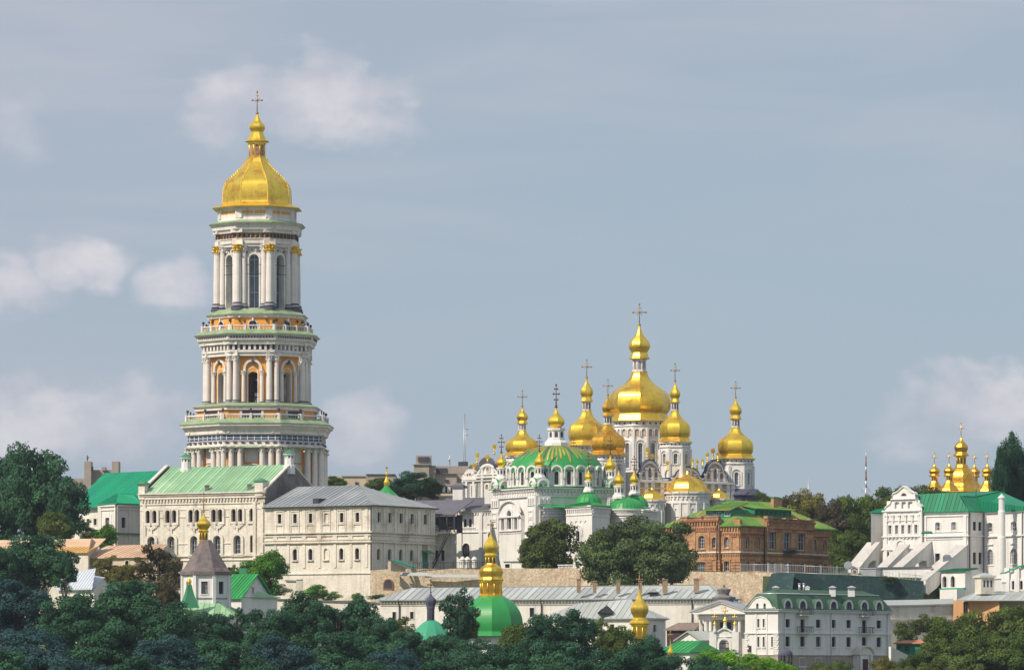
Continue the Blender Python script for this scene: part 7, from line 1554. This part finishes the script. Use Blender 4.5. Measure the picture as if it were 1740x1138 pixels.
# ================================================================ background city
B_ = Bld('concrete_block', 'brown concrete block with roof towers behind the chestnut trees', 'building', (X(755, 1250), 1250, 27), [M['block'], M['dark'], M['blockl'], M['wframe'], M['conc']])
Y = 1250; W = B_.wall
def bx(pa, pb, yt, yb, Yf, dp_, mi=0): W.obox(P(pa, yb, Yf), (S(pb - pa, Yf), 0, 0), (0, dp_, 0), (0, 0, S(yb - yt, Yf)), mi)
bx(703, 729, 789.5, 860, 1248, 24); bx(729, 740, 790.5, 860, 1252, 20); bx(740, 801, 791.5, 805, 1262, 12); bx(740, 776, 805.2, 860, 1254, 12, 0); bx(776, 806, 804.8, 860, 1256, 12, 0); bx(792, 815, 797, 860, 1264, 12, 0)
bx(706.5, 732.5, 773.5, 789.4, 1251, 8); bx(710, 729, 776, 784, 1250.6, .6, 1); bx(778.5, 795, 784, 791.3, 1264, 5, 1); bx(735.5, 739.5, 806, 829, 1251.6, .8, 2); bx(757, 762, 814.5, 819.5, 1253.7, .5, 1); bx(790, 795, 812.5, 817, 1255.7, .5, 1); bx(741, 760, 795, 804, 1261.8, .5, 1)
for k in range(4): bx(742 + 9 * k, 747.5 + 9 * k, 827, 836, 1253.6, .6, 3)
bx(741, 776, 825.5, 838, 1253.8, .4, 1); bx(703, 806, 838, 842, 1247, 3, 2); bx(740, 801, 803.8, 805, 1253.4, .6, 4); bx(702, 730, 788.6, 790, 1247.6, .6, 4)
B_.done()
for px, py, Yq, nm, lb in ((764.5, 772, 1258, 'antenna', 'short roof aerial with a bracket on the concrete block'),):
    mb = MB(); c = P(px, 790, Yq); mb.tube(c, P(px, py, Yq), .12); mb.tube(P(px - 3, 781, Yq), P(px, 781, Yq), .3); tag(mb.build(nm, M['steel'], None, loc=tuple(c)), lb, 'antenna')
mb = MB(); Yq = 1350; c = P(789, 790, Yq)
for a in range(3): 
    o = Vector((math.cos(a * 2.09) * .5, math.sin(a * 2.09) * .5, 0)); mb.tube(c + o - Vector((0, 0, 8)), P(789, 702, Yq) + o * .3, .10)
for k in range(26): z_ = k * .55; mb.tube(c + Vector((-.5, 0, z_)), c + Vector((.5, 0, z_ + .5)), .05, n=4)
for py in (728, 738): mb.tube(P(789, py, Yq), P(794.5, py, Yq), .12); mb.tube(P(794.5, py - 2, Yq), P(794.5, py + 2, Yq), .15)
tag(mb.build('radio_mast', M['steel'], None, loc=tuple(c - Vector((0, 0, 8)))), 'tall thin pale lattice mast with two side arms above the concrete block', 'mast')
mm = thing('radio_mast', 'distant red and white striped mast standing over the wooded ridge', 'mast', tuple(P(1471.5, 850, 1900)))
for k in range(5):
    mb = MB(); y0, y1 = 828 - k * 12, 816 - k * 12; mb.tube(P(1471.5, y0, 1900), P(1471.5, y1, 1900), .42 - k * .05, .38 - k * .05, 8); mb.build('mast_section', [M['steel'], M['brickd']][k % 2], mm)
mb = MB()
for s_ in (-1, 1): mb.tube(P(1471.5, 824, 1900), P(1471.5 + s_ * 8, 836, 1900), .12)
mb.tube(P(1471.5, 850, 1900), P(1471.5, 828, 1900), .5); mb.build('mast_base', M['steel'], mm)
B_ = Bld('long_tan_building', 'low tan flat-roofed building on the skyline right of the bell tower', 'building', (X(620, 1280), 1280, 27), [M['blockl'], M['block'], M['dark']]); W = B_.wall; bx(540, 622, 808.5, 850, 1280, 15); bx(622, 672, 805.5, 850, 1276, 18, 1); bx(603.5, 608.5, 818.5, 823, 1279.7, .5, 2); bx(622, 672, 805, 806.2, 1275.6, .6, 2); bx(580, 622, 807.8, 809, 1279.6, .6, 1); B_.done()
B_ = Bld('apartment_block', 'distant brown flat roofs with two stub towers above the emerald roof', 'building', (X(170, 1300), 1300, 27), [M['block'], M['block'], M['conc'], M['dark']]); W = B_.wall; bx(116, 150, 812.5, 870, 1300, 15, 0); bx(143, 154.5, 783.5, 870, 1298, 6, 1); bx(150, 191, 798, 870, 1302, 12, 0); bx(190, 201.5, 783.5, 870, 1298, 6, 1); bx(173, 179, 793, 799, 1300, 4, 1); bx(152, 157, 792, 799, 1300, 3, 3); B_.done()
mb = MB(); c = P(148.5, 783, 1300); mb.tube(c, P(148.5, 773, 1300), .12)
for k in range(3): mb.tube(P(147, 775 + k * 2, 1300), P(152 - k, 776.5 + k * 2, 1300), .08)
tag(mb.build('antenna', M['iron'], None, loc=tuple(c)), 'small dark television aerial on the left stub tower', 'antenna')
mb = MB(); c = P(287.5, 800, 1280); mb.tube(c, P(287.5, 788, 1280), .12); tag(mb.build('antenna', M['steel'], None, loc=tuple(c)), 'thin bare pole on the skyline left of the bell tower', 'antenna')
mb = MB(); c = P(1373.5, 826, 1200); mb.tube(c - Vector((0, 0, 8)), P(1373.5, 812, 1200), .1); tag(mb.build('antenna', M['steel'], None, loc=tuple(c - Vector((0, 0, 8)))), 'hair-thin pole rising from the brownish trees right of the cathedral', 'antenna')
B_ = Bld('little_belfry', 'tiny golden spire on a green tent roof above the grey hipped roof', 'church', (X(657, 985), 985, 24), [M['clean']])
Y = 985; k = MB(); k.lathe(X(657, Y), Y, [(S(20, Y), Z(842, Y)), (S(12, Y), Z(835, Y)), (S(6, Y), Z(829, Y)), (S(3.5, Y), Z(824.5, Y))], 8); B_.part('tent_roof', k, M['green']); k = MB(); k.lathe(X(657, Y), Y, [(S(14, Y), 23), (S(14, Y), Z(838, Y))], 8); B_.part('wall', k, M['clean'])
gold_onion(B_, 657, Y, None, [(4, 825), (4.6, 821), (4.5, 818), (3, 815), (1.7, 811), (1.3, 808), (2, 806), (1.6, 803), (.9, 800), (1.4, 798), (.4, 796)], ball=797, ct=793.5, n=10)
# gilded five-domed church behind the right-hand church
B_ = Bld('gilded_church', 'five gilded onion domes of a church peeping over the emerald roof at the right', 'church', (X(1635, 1120), 1120, 26), [M['clean']])
wm_ = MB(); c = P(1636, 0, 1128); wm_.box(c.x, c.y + 1, 24, S(80, 1120), 18, Z(833, 1120) - 24); B_.part('wall', wm_, M['clean'])
Y = 1120; k = MB(); k.lathe(X(1634, Y), Y, smooth_prof(pxprof([(31, 836), (29, 833.5), (26, 829), (22.5, 824), (21.5, 818), (21, 810), (18.5, 803), (14, 797), (10.5, 793), (9.2, 789)], Y), 3), 8, R(22.5)); k.lathe(X(1633.2, Y), Y, smooth_prof(pxprof([(8.5, 775.5), (12.5, 774), (11, 771), (8.8, 768.3), (9.5, 765.5), (10.8, 761.5), (10.6, 758), (7.5, 753), (4, 749.5), (1.8, 746), (.6, 743)], Y), 3), 8, R(22.5)); d = B_.part('dome', k, M['oldgold'], 'central gilded dome'); lantern_mb(X(1633.2, Y), Y, Z(791, Y), Z(775, Y), S(8.4, Y)).build('lantern', [M['gold'], M['bronze']], d); cross(d, (X(1633, Y), Y, Z(743, Y)), S(25, Y), M['oldgold'], arm=S(4.2, Y))
for cx, Yq, dy in ((1588, 1118, 0), (1612.6, 1108, -.5), (1656, 1132, 1), (1677.5, 1110, 0)):
    k = MB(); k.lathe(X(cx, Yq), Yq, smooth_prof(pxprof([(16, 834 + dy), (14.5, 831 + dy), (11, 826 + dy), (7.5, 821 + dy), (5.6, 817 + dy)], Yq), 3), 8, R(22.5)); k.lathe(X(cx, Yq), Yq, smooth_prof(pxprof([(6, 810 + dy), (8.8, 808.5 + dy), (7.6, 806.5 + dy), (6.8, 804.8 + dy), (8.2, 802 + dy), (8.4, 799.5 + dy), (6, 796 + dy), (3, 793 + dy), (1.4, 790.5 + dy), (.5, 788 + dy)], Yq), 3), 8, R(22.5)); d = B_.part('dome', k, M['oldgold']); lantern_mb(X(cx, Yq), Yq, Z(819 + dy, Yq), Z(809 + dy, Yq), S(5.3, Yq)).build('lantern', [M['gold'], M['bronze']], d); cross(d, (X(cx, Yq), Yq, Z(788.5 + dy, Yq)), S(19, Yq), M['oldgold'], arm=S(4, Yq))
# far white house at the right edge
small_house('white house corner with tiny green chimney at the right edge behind the poplar', 1722, 1000, 1775, 995, 846, M['teal'], M['clean'], 10, 4, 20, name='far_house', seam=0)

# ================================================================ trees
def leaf_cloud(seed, n_blobs, per, rb, leaf, shape='round', gap=.0):
    r_ = np.random.default_rng(seed); pts = []; nrm = []
    cs = []
    tries = 0
    while len(cs) < n_blobs and tries < 9000:
        tries += 1
        p = r_.uniform(-1, 1, 3)
        d = np.linalg.norm(p)
        if d > 1: continue
        if shape == 'round':
            if d < .30: continue
            if p[2] < -.85: continue
            s_ = 1 - .22 * max(0, -p[2]); q_ = p * np.array([.80 * s_, .80 * s_, .80])
        elif shape == 'poplar': q_ = np.array([p[0] * .8, p[1] * .8, p[2] * .9]) * np.array([(1 - .45 * max(0, p[2])), (1 - .45 * max(0, p[2])), 1])
        else: q_ = p * np.array([.86, .86, .7])
        if any(np.linalg.norm(q_ - c) < rb * .55 for c, _ in cs): continue
        q_ = q_ * r_.uniform(.86, 1.1); cs.append((q_, rb * r_.uniform(.55, 1.3)))
    V_ = []; TN = []
    for c, rr_ in cs:
        m_ = int(per * (rr_ / rb) ** 2); d = r_.normal(size=(m_, 3)); d /= np.linalg.norm(d, axis=1)[:, None]; rad = rr_ * (r_.uniform(.45, 1.0, m_) ** .5) * np.where(r_.uniform(0, 1, m_) < .08, r_.uniform(1.0, 1.3, m_), 1.0)
        lump = 1 + .18 * np.sin(d[:, 0] * 7 + c[0] * 9) * np.cos(d[:, 2] * 6 + c[1] * 7)
        if shape == 'poplar': sc_ = np.array([1, 1, 1.5])
        else: sc_ = np.array([1, 1, .7])
        p = c + d * (rad * lump)[:, None] * sc_; n_ = d + r_.normal(size=(m_, 3)) * .42 + np.array([0, 0, .25]); n_ /= np.linalg.norm(n_, axis=1)[:, None]
        keep = d[:, 2] > -.8; p = p[keep]; n_ = n_[keep]; m_ = len(p)
        a = np.cross(n_, r_.normal(size=(m_, 3))); a /= np.linalg.norm(a, axis=1)[:, None]; b = np.cross(n_, a); s_ = (leaf * r_.uniform(.6, 1.35, m_))[:, None]
        tb = r_.uniform(-.32, .38); TN.append(tb + r_.uniform(-.12, .12, m_))
        V_.append(np.stack([p - a * s_, p - b * s_ * .62, p + a * s_, p + b * s_ * .62], 1))
    V_ = np.concatenate(V_).reshape(-1, 3); n = len(V_) // 4; me = bpy.data.meshes.new('crown'); me.vertices.add(len(V_)); me.vertices.foreach_set('co', V_.astype(np.float32).ravel()); me.loops.add(4 * n); me.loops.foreach_set('vertex_index', np.arange(4 * n, dtype=np.int32)); me.polygons.add(n); me.polygons.foreach_set('loop_start', np.arange(0, 4 * n, 4, dtype=np.int32)); me.update(); me.validate(); at = me.attributes.new('tint', 'FLOAT', 'FACE'); at.data.foreach_set('value', np.concatenate(TN).astype(np.float32)); return me, cs
CR = {}
for k in range(5): CR['big%d' % k] = leaf_cloud(100 + k, 74, 400, .25, .031)
for k in range(4): CR['mid%d' % k] = leaf_cloud(200 + k, 52, 330, .29, .040)
for k in range(2): CR['open%d' % k] = leaf_cloud(300 + k, 52, 200, .21, .036)
for k in range(2): CR['bush%d' % k] = leaf_cloud(400 + k, 26, 300, .33, .042, 'bush')
CR['poplar0'] = leaf_cloud(500, 90, 300, .2, .036, 'poplar'); CR['poplar1'] = leaf_cloud(501, 80, 300, .2, .036, 'poplar')
MESHC = {}
def crown_mesh(key, m):
    if (key, m) not in MESHC:
        me = CR[key][0].copy(); me.materials.append(LM[m]); MESHC[(key, m)] = me
    return MESHC[(key, m)]
treen = 0
def tree(name, label, px, ytop, ybot, hw, Y, key, m, group=None, trunk=True, dpth=1.0, cat='tree'):
    global treen
    treen += 1; rt = random.Random(treen * 31)
    rz = S(ybot - ytop, Y) / 2; rx = S(hw, Y); zc = Z((ytop + ybot) / 2, Y); x = X(px, Y); zg = min(gz(x, Y), zc - rz * .9)
    root = thing(name, label, cat, (x, Y, zg), group)
    c = bpy.data.objects.new('crown', crown_mesh(key, m)); COL.objects.link(c); c.parent = root; c.location = (0, 0, zc - zg); c.scale = (rx * 1.1, rx * 1.1 * dpth, rz * 1.08); c.rotation_euler = (0, 0, rt.uniform(0, 6.28))
    if trunk:
        mb = MB(); r_ = max(.14, rx * .065); H = zc - zg; mb.tube((x, Y, zg - .5), (x + .1, Y, zg + H * .45), r_, r_ * .75, 8); mb.tube((x + .1, Y, zg + H * .45), (x, Y, zc + rz * .45), r_ * .75, r_ * .2, 7)
        cs = CR[key][1]; a0 = c.rotation_euler[2]
        for q_, rr_ in cs[:12]:
            wx = q_[0] * math.cos(a0) - q_[1] * math.sin(a0); wy = q_[0] * math.sin(a0) + q_[1] * math.cos(a0); tp = Vector((x + wx * rx * .9, Y + wy * rx * .9 * dpth, zc + q_[2] * rz * .9)); st0 = Vector((x + .05, Y, zg + H * rt.uniform(.45, .8))); mb.tube(st0, tp, r_ * .35, r_ * .08, 5)
        mb.build('trunk', M['bark'], root)
    return root
G1 = 'trees of the dark wood along the foot of the hill'
T_ = tree
T_('leafy_tree', 'tallest spreading tree at the left edge, standing against the sky', 58, 746, 935, 66, 905, 'big0', 'fg'); T_('leafy_tree', 'tree cut by the left border behind the tallest spreading tree', 4, 762, 940, 52, 915, 'big3', 'fg')
T_('leafy_tree', 'side tree leaning towards the emerald roof from the left', 112, 800, 925, 40, 900, 'mid1', 'fg'); T_('leafy_tree', 'pale green tree below the tallest one beside the emerald-roofed walls', 92, 860, 935, 32, 893, 'mid0', 'mid')
T_('leafy_tree', 'grey-green bushy tree against the white wall under the emerald roof', 146, 880, 925, 20, 965, 'open0', 'gr'); T_('leafy_tree', 'small light green tree before the white polygonal bay', 180, 890, 935, 24, 955, 'mid2', 'fresh')
T_('leafy_tree', 'bushy dark tree whose top hides the buff stepped roof', 60, 905, 1020, 68, 770, 'big1', 'fg'); T_('leafy_tree', 'dark tree with loose twigs right of the buff stepped roof', 110, 935, 1010, 28, 765, 'open1', 'fg'); T_('leafy_tree', 'dark tree in the left corner below the stepped roof', 5, 925, 1040, 45, 765, 'big4', 'fg')
T_('leafy_tree', 'yellow-green tree before the rusty tan roof', 182, 938, 1000, 32, 830, 'open0', 'yel'); T_('leafy_tree', 'small olive tree right of the pale bluish roof', 215, 955, 1010, 28, 815, 'mid3', 'yel')
T_('leafy_tree', 'airy brownish tree left of the grey tent roof', 268, 913, 1035, 48, 790, 'open1', 'brn'); T_('leafy_tree', 'second brownish crown touching the tent-roofed church', 292, 965, 1040, 28, 778, 'open0', 'brn')
T_('leafy_tree', 'fresh green tree growing against the hall corner', 457, 925, 1015, 32, 868, 'mid0', 'fresh'); T_('leafy_tree', 'low green tree at the foot of the hall left of the fresh green one', 424, 948, 1000, 22, 872, 'mid3', 'fresh'); T_('leafy_tree', 'small shadowy tree showing right of the tent roof', 398, 955, 1000, 18, 880, 'open0', 'mid')
T_('leafy_tree', 'dark rounded chestnut in front of the refectory corner', 936, 872, 984, 48, 926, 'mid1', 'dk'); T_('leafy_tree', 'lower side bough of the chestnut, a small round tree over the terrace wall', 904, 905, 975, 25, 927, 'mid2', 'dk')
T_('leafy_tree', 'broad grey-green willow-like tree before the cathedral apses', 1066, 876, 1012, 64, 872, 'big2', 'gr'); T_('leafy_tree', 'left part of the broad grey-green pair, over the limed wall', 1018, 886, 1010, 38, 876, 'mid0', 'gr'); T_('leafy_tree', 'right tree of the grey-green pair, shading the brick house', 1132, 884, 1002, 58, 868, 'big4', 'gr')
for px, yt, yb, hw, Y, key, m, lb in ((570, 808, 838, 22, 1120, 'mid2', 'mid', 'small round tree behind the grey roof just right of the bell tower'), (702, 797, 850, 40, 1110, 'big3', 'fg', 'dense dark tree in front of the brown concrete block'), (648, 808, 850, 30, 1130, 'mid1', 'mid', 'olive tree behind the tiny golden spire'), (735, 815, 850, 20, 1090, 'mid0', 'dk', 'small dark tree against the base of the concrete block'), (680, 828, 856, 30, 1085, 'mid3', 'dk', 'low olive crown below the dense dark skyline tree')): T_('leafy_tree', lb, px, yt, yb, hw, Y, key, m)
for px, yt, yb, hw, Y, key, m, lb in ((1300, 836, 900, 26, 1010, 'mid2', 'mid', 'first low tree right of the cathedral stair tower'), (1330, 832, 930, 30, 1005, 'mid0', 'brn', 'brownish tree directly behind the brick house roof'), (1368, 826, 960, 42, 985, 'big0', 'yel', 'big autumn-tinted tree behind the right end of the brick house'), (1412, 848, 965, 36, 975, 'big2', 'brn', 'rusty brown tree beside the brick house end wall'), (1446, 838, 970, 40, 990, 'big1', 'mid', 'tall dark green tree between the brick house and the buttressed church'), (1480, 834, 950, 36, 1000, 'mid3', 'mid', 'rounded green tree left of the scrolled gable'), (1520, 824, 930, 44, 1015, 'big4', 'mid', 'green tree rising behind the scrolled gable'), (1562, 818, 920, 42, 1025, 'big3', 'dk', 'dark olive tree under the gilded five domes'), (1450, 895, 975, 34, 915, 'mid1', 'mid', 'shady tree just above the tiny grey shed'), (1425, 900, 975, 22, 925, 'mid2', 'dk', 'dark low crown touching the brick house end wall'), (1598, 826, 880, 26, 1040, 'mid0', 'dk', 'small crown at the foot of the leftmost gilded dome')): T_('leafy_tree', lb, px, yt, yb, hw, Y, key, m)
T_('poplar_tree', 'pointed poplar at the right edge against the sky', 1716, 746, 870, 30, 990, 'poplar0', 'pop'); T_('poplar_tree', 'lower companion poplar spire left of the pointed poplar', 1702, 758, 870, 20, 985, 'poplar1', 'pop'); T_('poplar_tree', 'poplar cut by the right border of the view', 1740, 762, 860, 22, 992, 'poplar1', 'pop')
# middle trees round the lower churches
T_('leafy_tree', 'loose dark tree between the black onion and the green dome', 778, 990, 1100, 36, 735, 'open0', 'fg'); T_('leafy_tree', 'dark tree filling the gap left of the green dome', 788, 1020, 1110, 32, 738, 'open1', 'mid'); T_('leafy_tree', 'thin light shrubby tree left of the black onion', 680, 1040, 1110, 30, 742, 'open1', 'gr')
FG = [  # the dark wood along the bottom, back row to front row
 (30, 985, 1110, 62, 705, 'big2', 'fgb', 'broad bluish tree in the bottom left under the stepped roof'), (120, 1000, 1120, 58, 700, 'big0', 'fg', 'dark tree just below the pale bluish roof'), (215, 982, 1115, 62, 715, 'big1', 'fg', 'domed dark tree under the yellow-green ones'), (290, 1020, 1130, 45, 705, 'mid2', 'fg', 'dark crown below the brownish tree'),
 (350, 1033, 1130, 42, 718, 'big3', 'fg', 'dark tree covering the foot of the tent-roofed church'), (405, 1025, 1120, 34, 722, 'open0', 'fg', 'loose-topped tree before the green-roofed house'), (455, 1032, 1130, 42, 712, 'big4', 'fg', 'dark crown left of the low brown-capped wall'), (520, 1005, 1120, 42, 722, 'big2', 'fg', 'taller tree poking over the low brown-capped wall'), (572, 1018, 1125, 40, 720, 'open1', 'fg', 'open dark crown under the pale cut-stone base'), (610, 1005, 1130, 34, 722, 'mid1', 'fg', 'round-topped tree at the foot of the brick terrace'), (640, 1040, 1140, 40, 715, 'big0', 'fg', 'dark tree left of the black-domed chapel'),
 (700, 1068, 1160, 45, 708, 'big1', 'fg', 'dark crown hiding the black-domed chapel wall'), (755, 1072, 1160, 40, 706, 'mid3', 'fg', 'dark crown between the two green domes'), (815, 1080, 1170, 45, 700, 'big3', 'fg', 'dark crown under the big green dome'), (880, 1048, 1150, 36, 716, 'mid0', 'mid', 'lighter tree at the right shoulder of the green dome'), (925, 1040, 1150, 42, 712, 'big4', 'fg', 'dark tree in front of the shorter zinc roof'), (975, 1035, 1150, 42, 716, 'big2', 'fg', 'tall dark tree left of the golden onion'), (1022, 1042, 1120, 26, 728, 'open0', 'mid', 'thin-stemmed light tree beside the golden onion'), (1052, 1055, 1150, 28, 722, 'mid1', 'mid', 'green tree at the golden onion, lower left'), (1095, 1075, 1165, 38, 718, 'big0', 'fg', 'dark tree hiding the gilded drum'), (1140, 1105, 1190, 30, 712, 'mid3', 'fg', 'low dark crown under the tiny golden spire'),
 (60, 1060, 1190, 70, 640, 'big3', 'fgb', 'large bluish crown in the front row, far left'), (175, 1050, 1180, 66, 650, 'big4', 'fg', 'large green crown in the front row, second from the left'), (285, 1075, 1200, 62, 640, 'big0', 'fgb', 'pale topped crown in the front row below the tent church'), (385, 1085, 1200, 60, 645, 'big1', 'fg', 'front row crown under the green-roofed house'), (480, 1080, 1200, 58, 650, 'big2', 'fgb', 'front row crown under the hall corner tree'), (575, 1070, 1200, 60, 655, 'big4', 'fg', 'front row crown below the brick terrace'), (675, 1095, 1210, 58, 648, 'big3', 'fgb', 'front row crown below the black-domed chapel'), (765, 1100, 1210, 55, 650, 'big0', 'fg', 'front row crown left below the green dome'), (855, 1095, 1210, 56, 652, 'big2', 'fg', 'front row crown right below the green dome'), (950, 1085, 1200, 58, 660, 'big1', 'fg', 'front row crown under the shorter zinc roof'), (1045, 1100, 1210, 52, 655, 'big4', 'fg', 'front row crown under the golden onion'), (1120, 1118, 1210, 44, 660, 'mid2', 'fg', 'rightmost dark crown of the front row'),
 (0, 1100, 1220, 55, 600, 'big1', 'fg', 'dark crown in the extreme bottom left corner'), (240, 1115, 1240, 70, 600, 'big2', 'fg', 'lowest crown under the second front crown'), (130, 1110, 1230, 60, 605, 'big0', 'fgb', 'lowest bluish crown near the left corner'), (340, 1120, 1240, 60, 600, 'mid0', 'fg', 'lowest crown below the tent church'), (440, 1122, 1240, 60, 602, 'big3', 'fg', 'lowest crown below the hall'), (530, 1118, 1240, 55, 604, 'mid1', 'fgb', 'lowest crown below the two-storey block'), (625, 1120, 1240, 55, 600, 'big4', 'fg', 'lowest crown below the terrace shed'), (720, 1125, 1240, 50, 602, 'mid2', 'fg', 'lowest crown below the black onion'), (810, 1125, 1240, 55, 604, 'mid3', 'fg', 'lowest crown below the green dome'), (905, 1122, 1240, 50, 606, 'big1', 'fg', 'lowest crown below the chestnut'), (1000, 1122, 1240, 55, 604, 'big2', 'fg', 'lowest crown below the grey-green pair'), (1085, 1128, 1240, 45, 606, 'mid0', 'fg', 'lowest crown at the end of the dark wood')]
for px, yt, yb, hw, Y, key, m, lb in FG: T_('leafy_tree', lb, px, yt, yb, hw * 1.08, Y, key, m, G1)
# right hand trees and shrubs
for px, yt, yb, hw, Y, key, m, lb in ((1610, 1045, 1150, 46, 770, 'big0', 'mid', 'olive tree right of the green cabin'), (1668, 1035, 1150, 50, 778, 'big4', 'mid', 'olive tree before the salmon block'), (1725, 1025, 1150, 50, 780, 'big1', 'mid', 'olive tree at the right edge under the chapel'), (1590, 1085, 1170, 38, 750, 'mid1', 'mid', 'lower olive tree by the ramp wall'), (1650, 1080, 1180, 52, 745, 'big2', 'mid', 'middle front olive tree in the bottom right'), (1718, 1070, 1180, 55, 745, 'big3', 'mid', 'front olive tree in the bottom right corner'), (1560, 1112, 1180, 30, 742, 'mid2', 'mid', 'small olive tree at the picture foot by the ramp')): T_('leafy_tree', lb, px, yt, yb, hw, Y, key, m, 'olive green trees in the bottom right')
T_('leafy_tree', 'small blossoming dark tree before the sloping ramp wall', 1558, 1108, 1150, 14, 772, 'open0', 'dk')
SH = [(1190, 1108, 1160, 26, 738, 'fg', 'dark shrub left of the bright hedge'), (1212, 1099, 1150, 30, 752, 'hedge', 'bright green shrub before the ornate gate'), (1250, 1100, 1150, 32, 750, 'hedge', 'bright green shrub at the gatehouse foot'), (1288, 1108, 1155, 32, 748, 'hedge', 'bright green shrub under the hotel side wall'), (1322, 1120, 1165, 30, 744, 'hedge', 'lowest bright green shrub by the pavilion'), (1230, 1120, 1165, 34, 735, 'fg', 'shady shrub under the bright hedge'), (1280, 1128, 1170, 36, 733, 'mid', 'olive shrub under the bright hedge'), (1395, 1122, 1160, 18, 748, 'mid', 'wispy shrub before the hotel ground floor'), (1430, 1118, 1160, 20, 747, 'mid', 'shrub left of the hotel portal'), (1500, 1112, 1160, 24, 748, 'yel', 'yellow-green shrub right of the hotel portal'), (1530, 1116, 1160, 20, 746, 'mid', 'olive shrub at the hotel right corner'), (1355, 1130, 1165, 16, 744, 'mid', 'low shrub right of the pavilion')]
for px, yt, yb, hw, Y, m, lb in SH: T_('shrub', lb, px, yt, yb, hw * 1.15, Y, 'bush%d' % (px % 2), m, 'shrubs along the hotel garden', trunk=False, cat='shrub')
for px, yt, yb, hw, Y, m, lb in ((535, 990, 1020, 22, 898, 'fresh', 'ivy-like green shrub at the base of the two-storey block'), (560, 1003, 1022, 20, 900, 'fresh', 'low green shrub on the slope under the pale base wall'), (607, 1005, 1025, 10, 905, 'fresh', 'single pointed green shrub at the cut-stone corner'), (650, 1008, 1022, 26, 900, 'fg', 'dark creeper over the low wall under the brick terrace'), (470, 990, 1015, 24, 900, 'fg', 'shadowy shrub beside the old garden wall'), (1510, 977, 990, 14, 867.5, 'dk', 'tuft of growth on top of the netted wall'), (1545, 1048, 1095, 24, 835, 'dk', 'ivy patch climbing the white wall beside the hotel'), (1580, 1040, 1080, 28, 838, 'dk', 'shadowy shrub at the top of the bank under the white wall')): T_('shrub', lb, px, yt, yb, hw, Y, 'bush%d' % (px % 2), m, trunk=False, cat='shrub')
# ================================================================ air
hb = bpy.data.meshes.new('haze')
zs_ = [v[2] for v in bpy.data.objects['ground'].data.vertices and [tuple(v.co) for v in bpy.data.objects['ground'].data.vertices]]
HZ0 = min(zs_) - 1.0
hv = [(x, y, z) for x in (-3600, 3600) for y in (-600, 3800) for z in (HZ0, 142)]
hb.from_pydata(hv, [], [(0, 1, 3, 2), (4, 6, 7, 5), (0, 4, 5, 1), (2, 3, 7, 6), (0, 2, 6, 4), (1, 5, 7, 3)]); hb.update()
hm_ = bpy.data.materials.new('thin_summer_air'); hm_.use_nodes = True; hn = hm_.node_tree; hn.nodes.remove(hn.nodes['Principled BSDF'])
pv = hn.nodes.new('ShaderNodeVolumePrincipled'); pv.inputs['Color'].default_value = (.74, .85, 1.0, 1); pv.inputs['Density'].default_value = .00005; pv.inputs['Anisotropy'].default_value = .2
hn.links.new(pv.outputs[0], hn.nodes['Material Output'].inputs['Volume']); hb.materials.append(hm_)
ho = bpy.data.objects.new('haze', hb); COL.objects.link(ho); ho['kind'] = 'stuff'
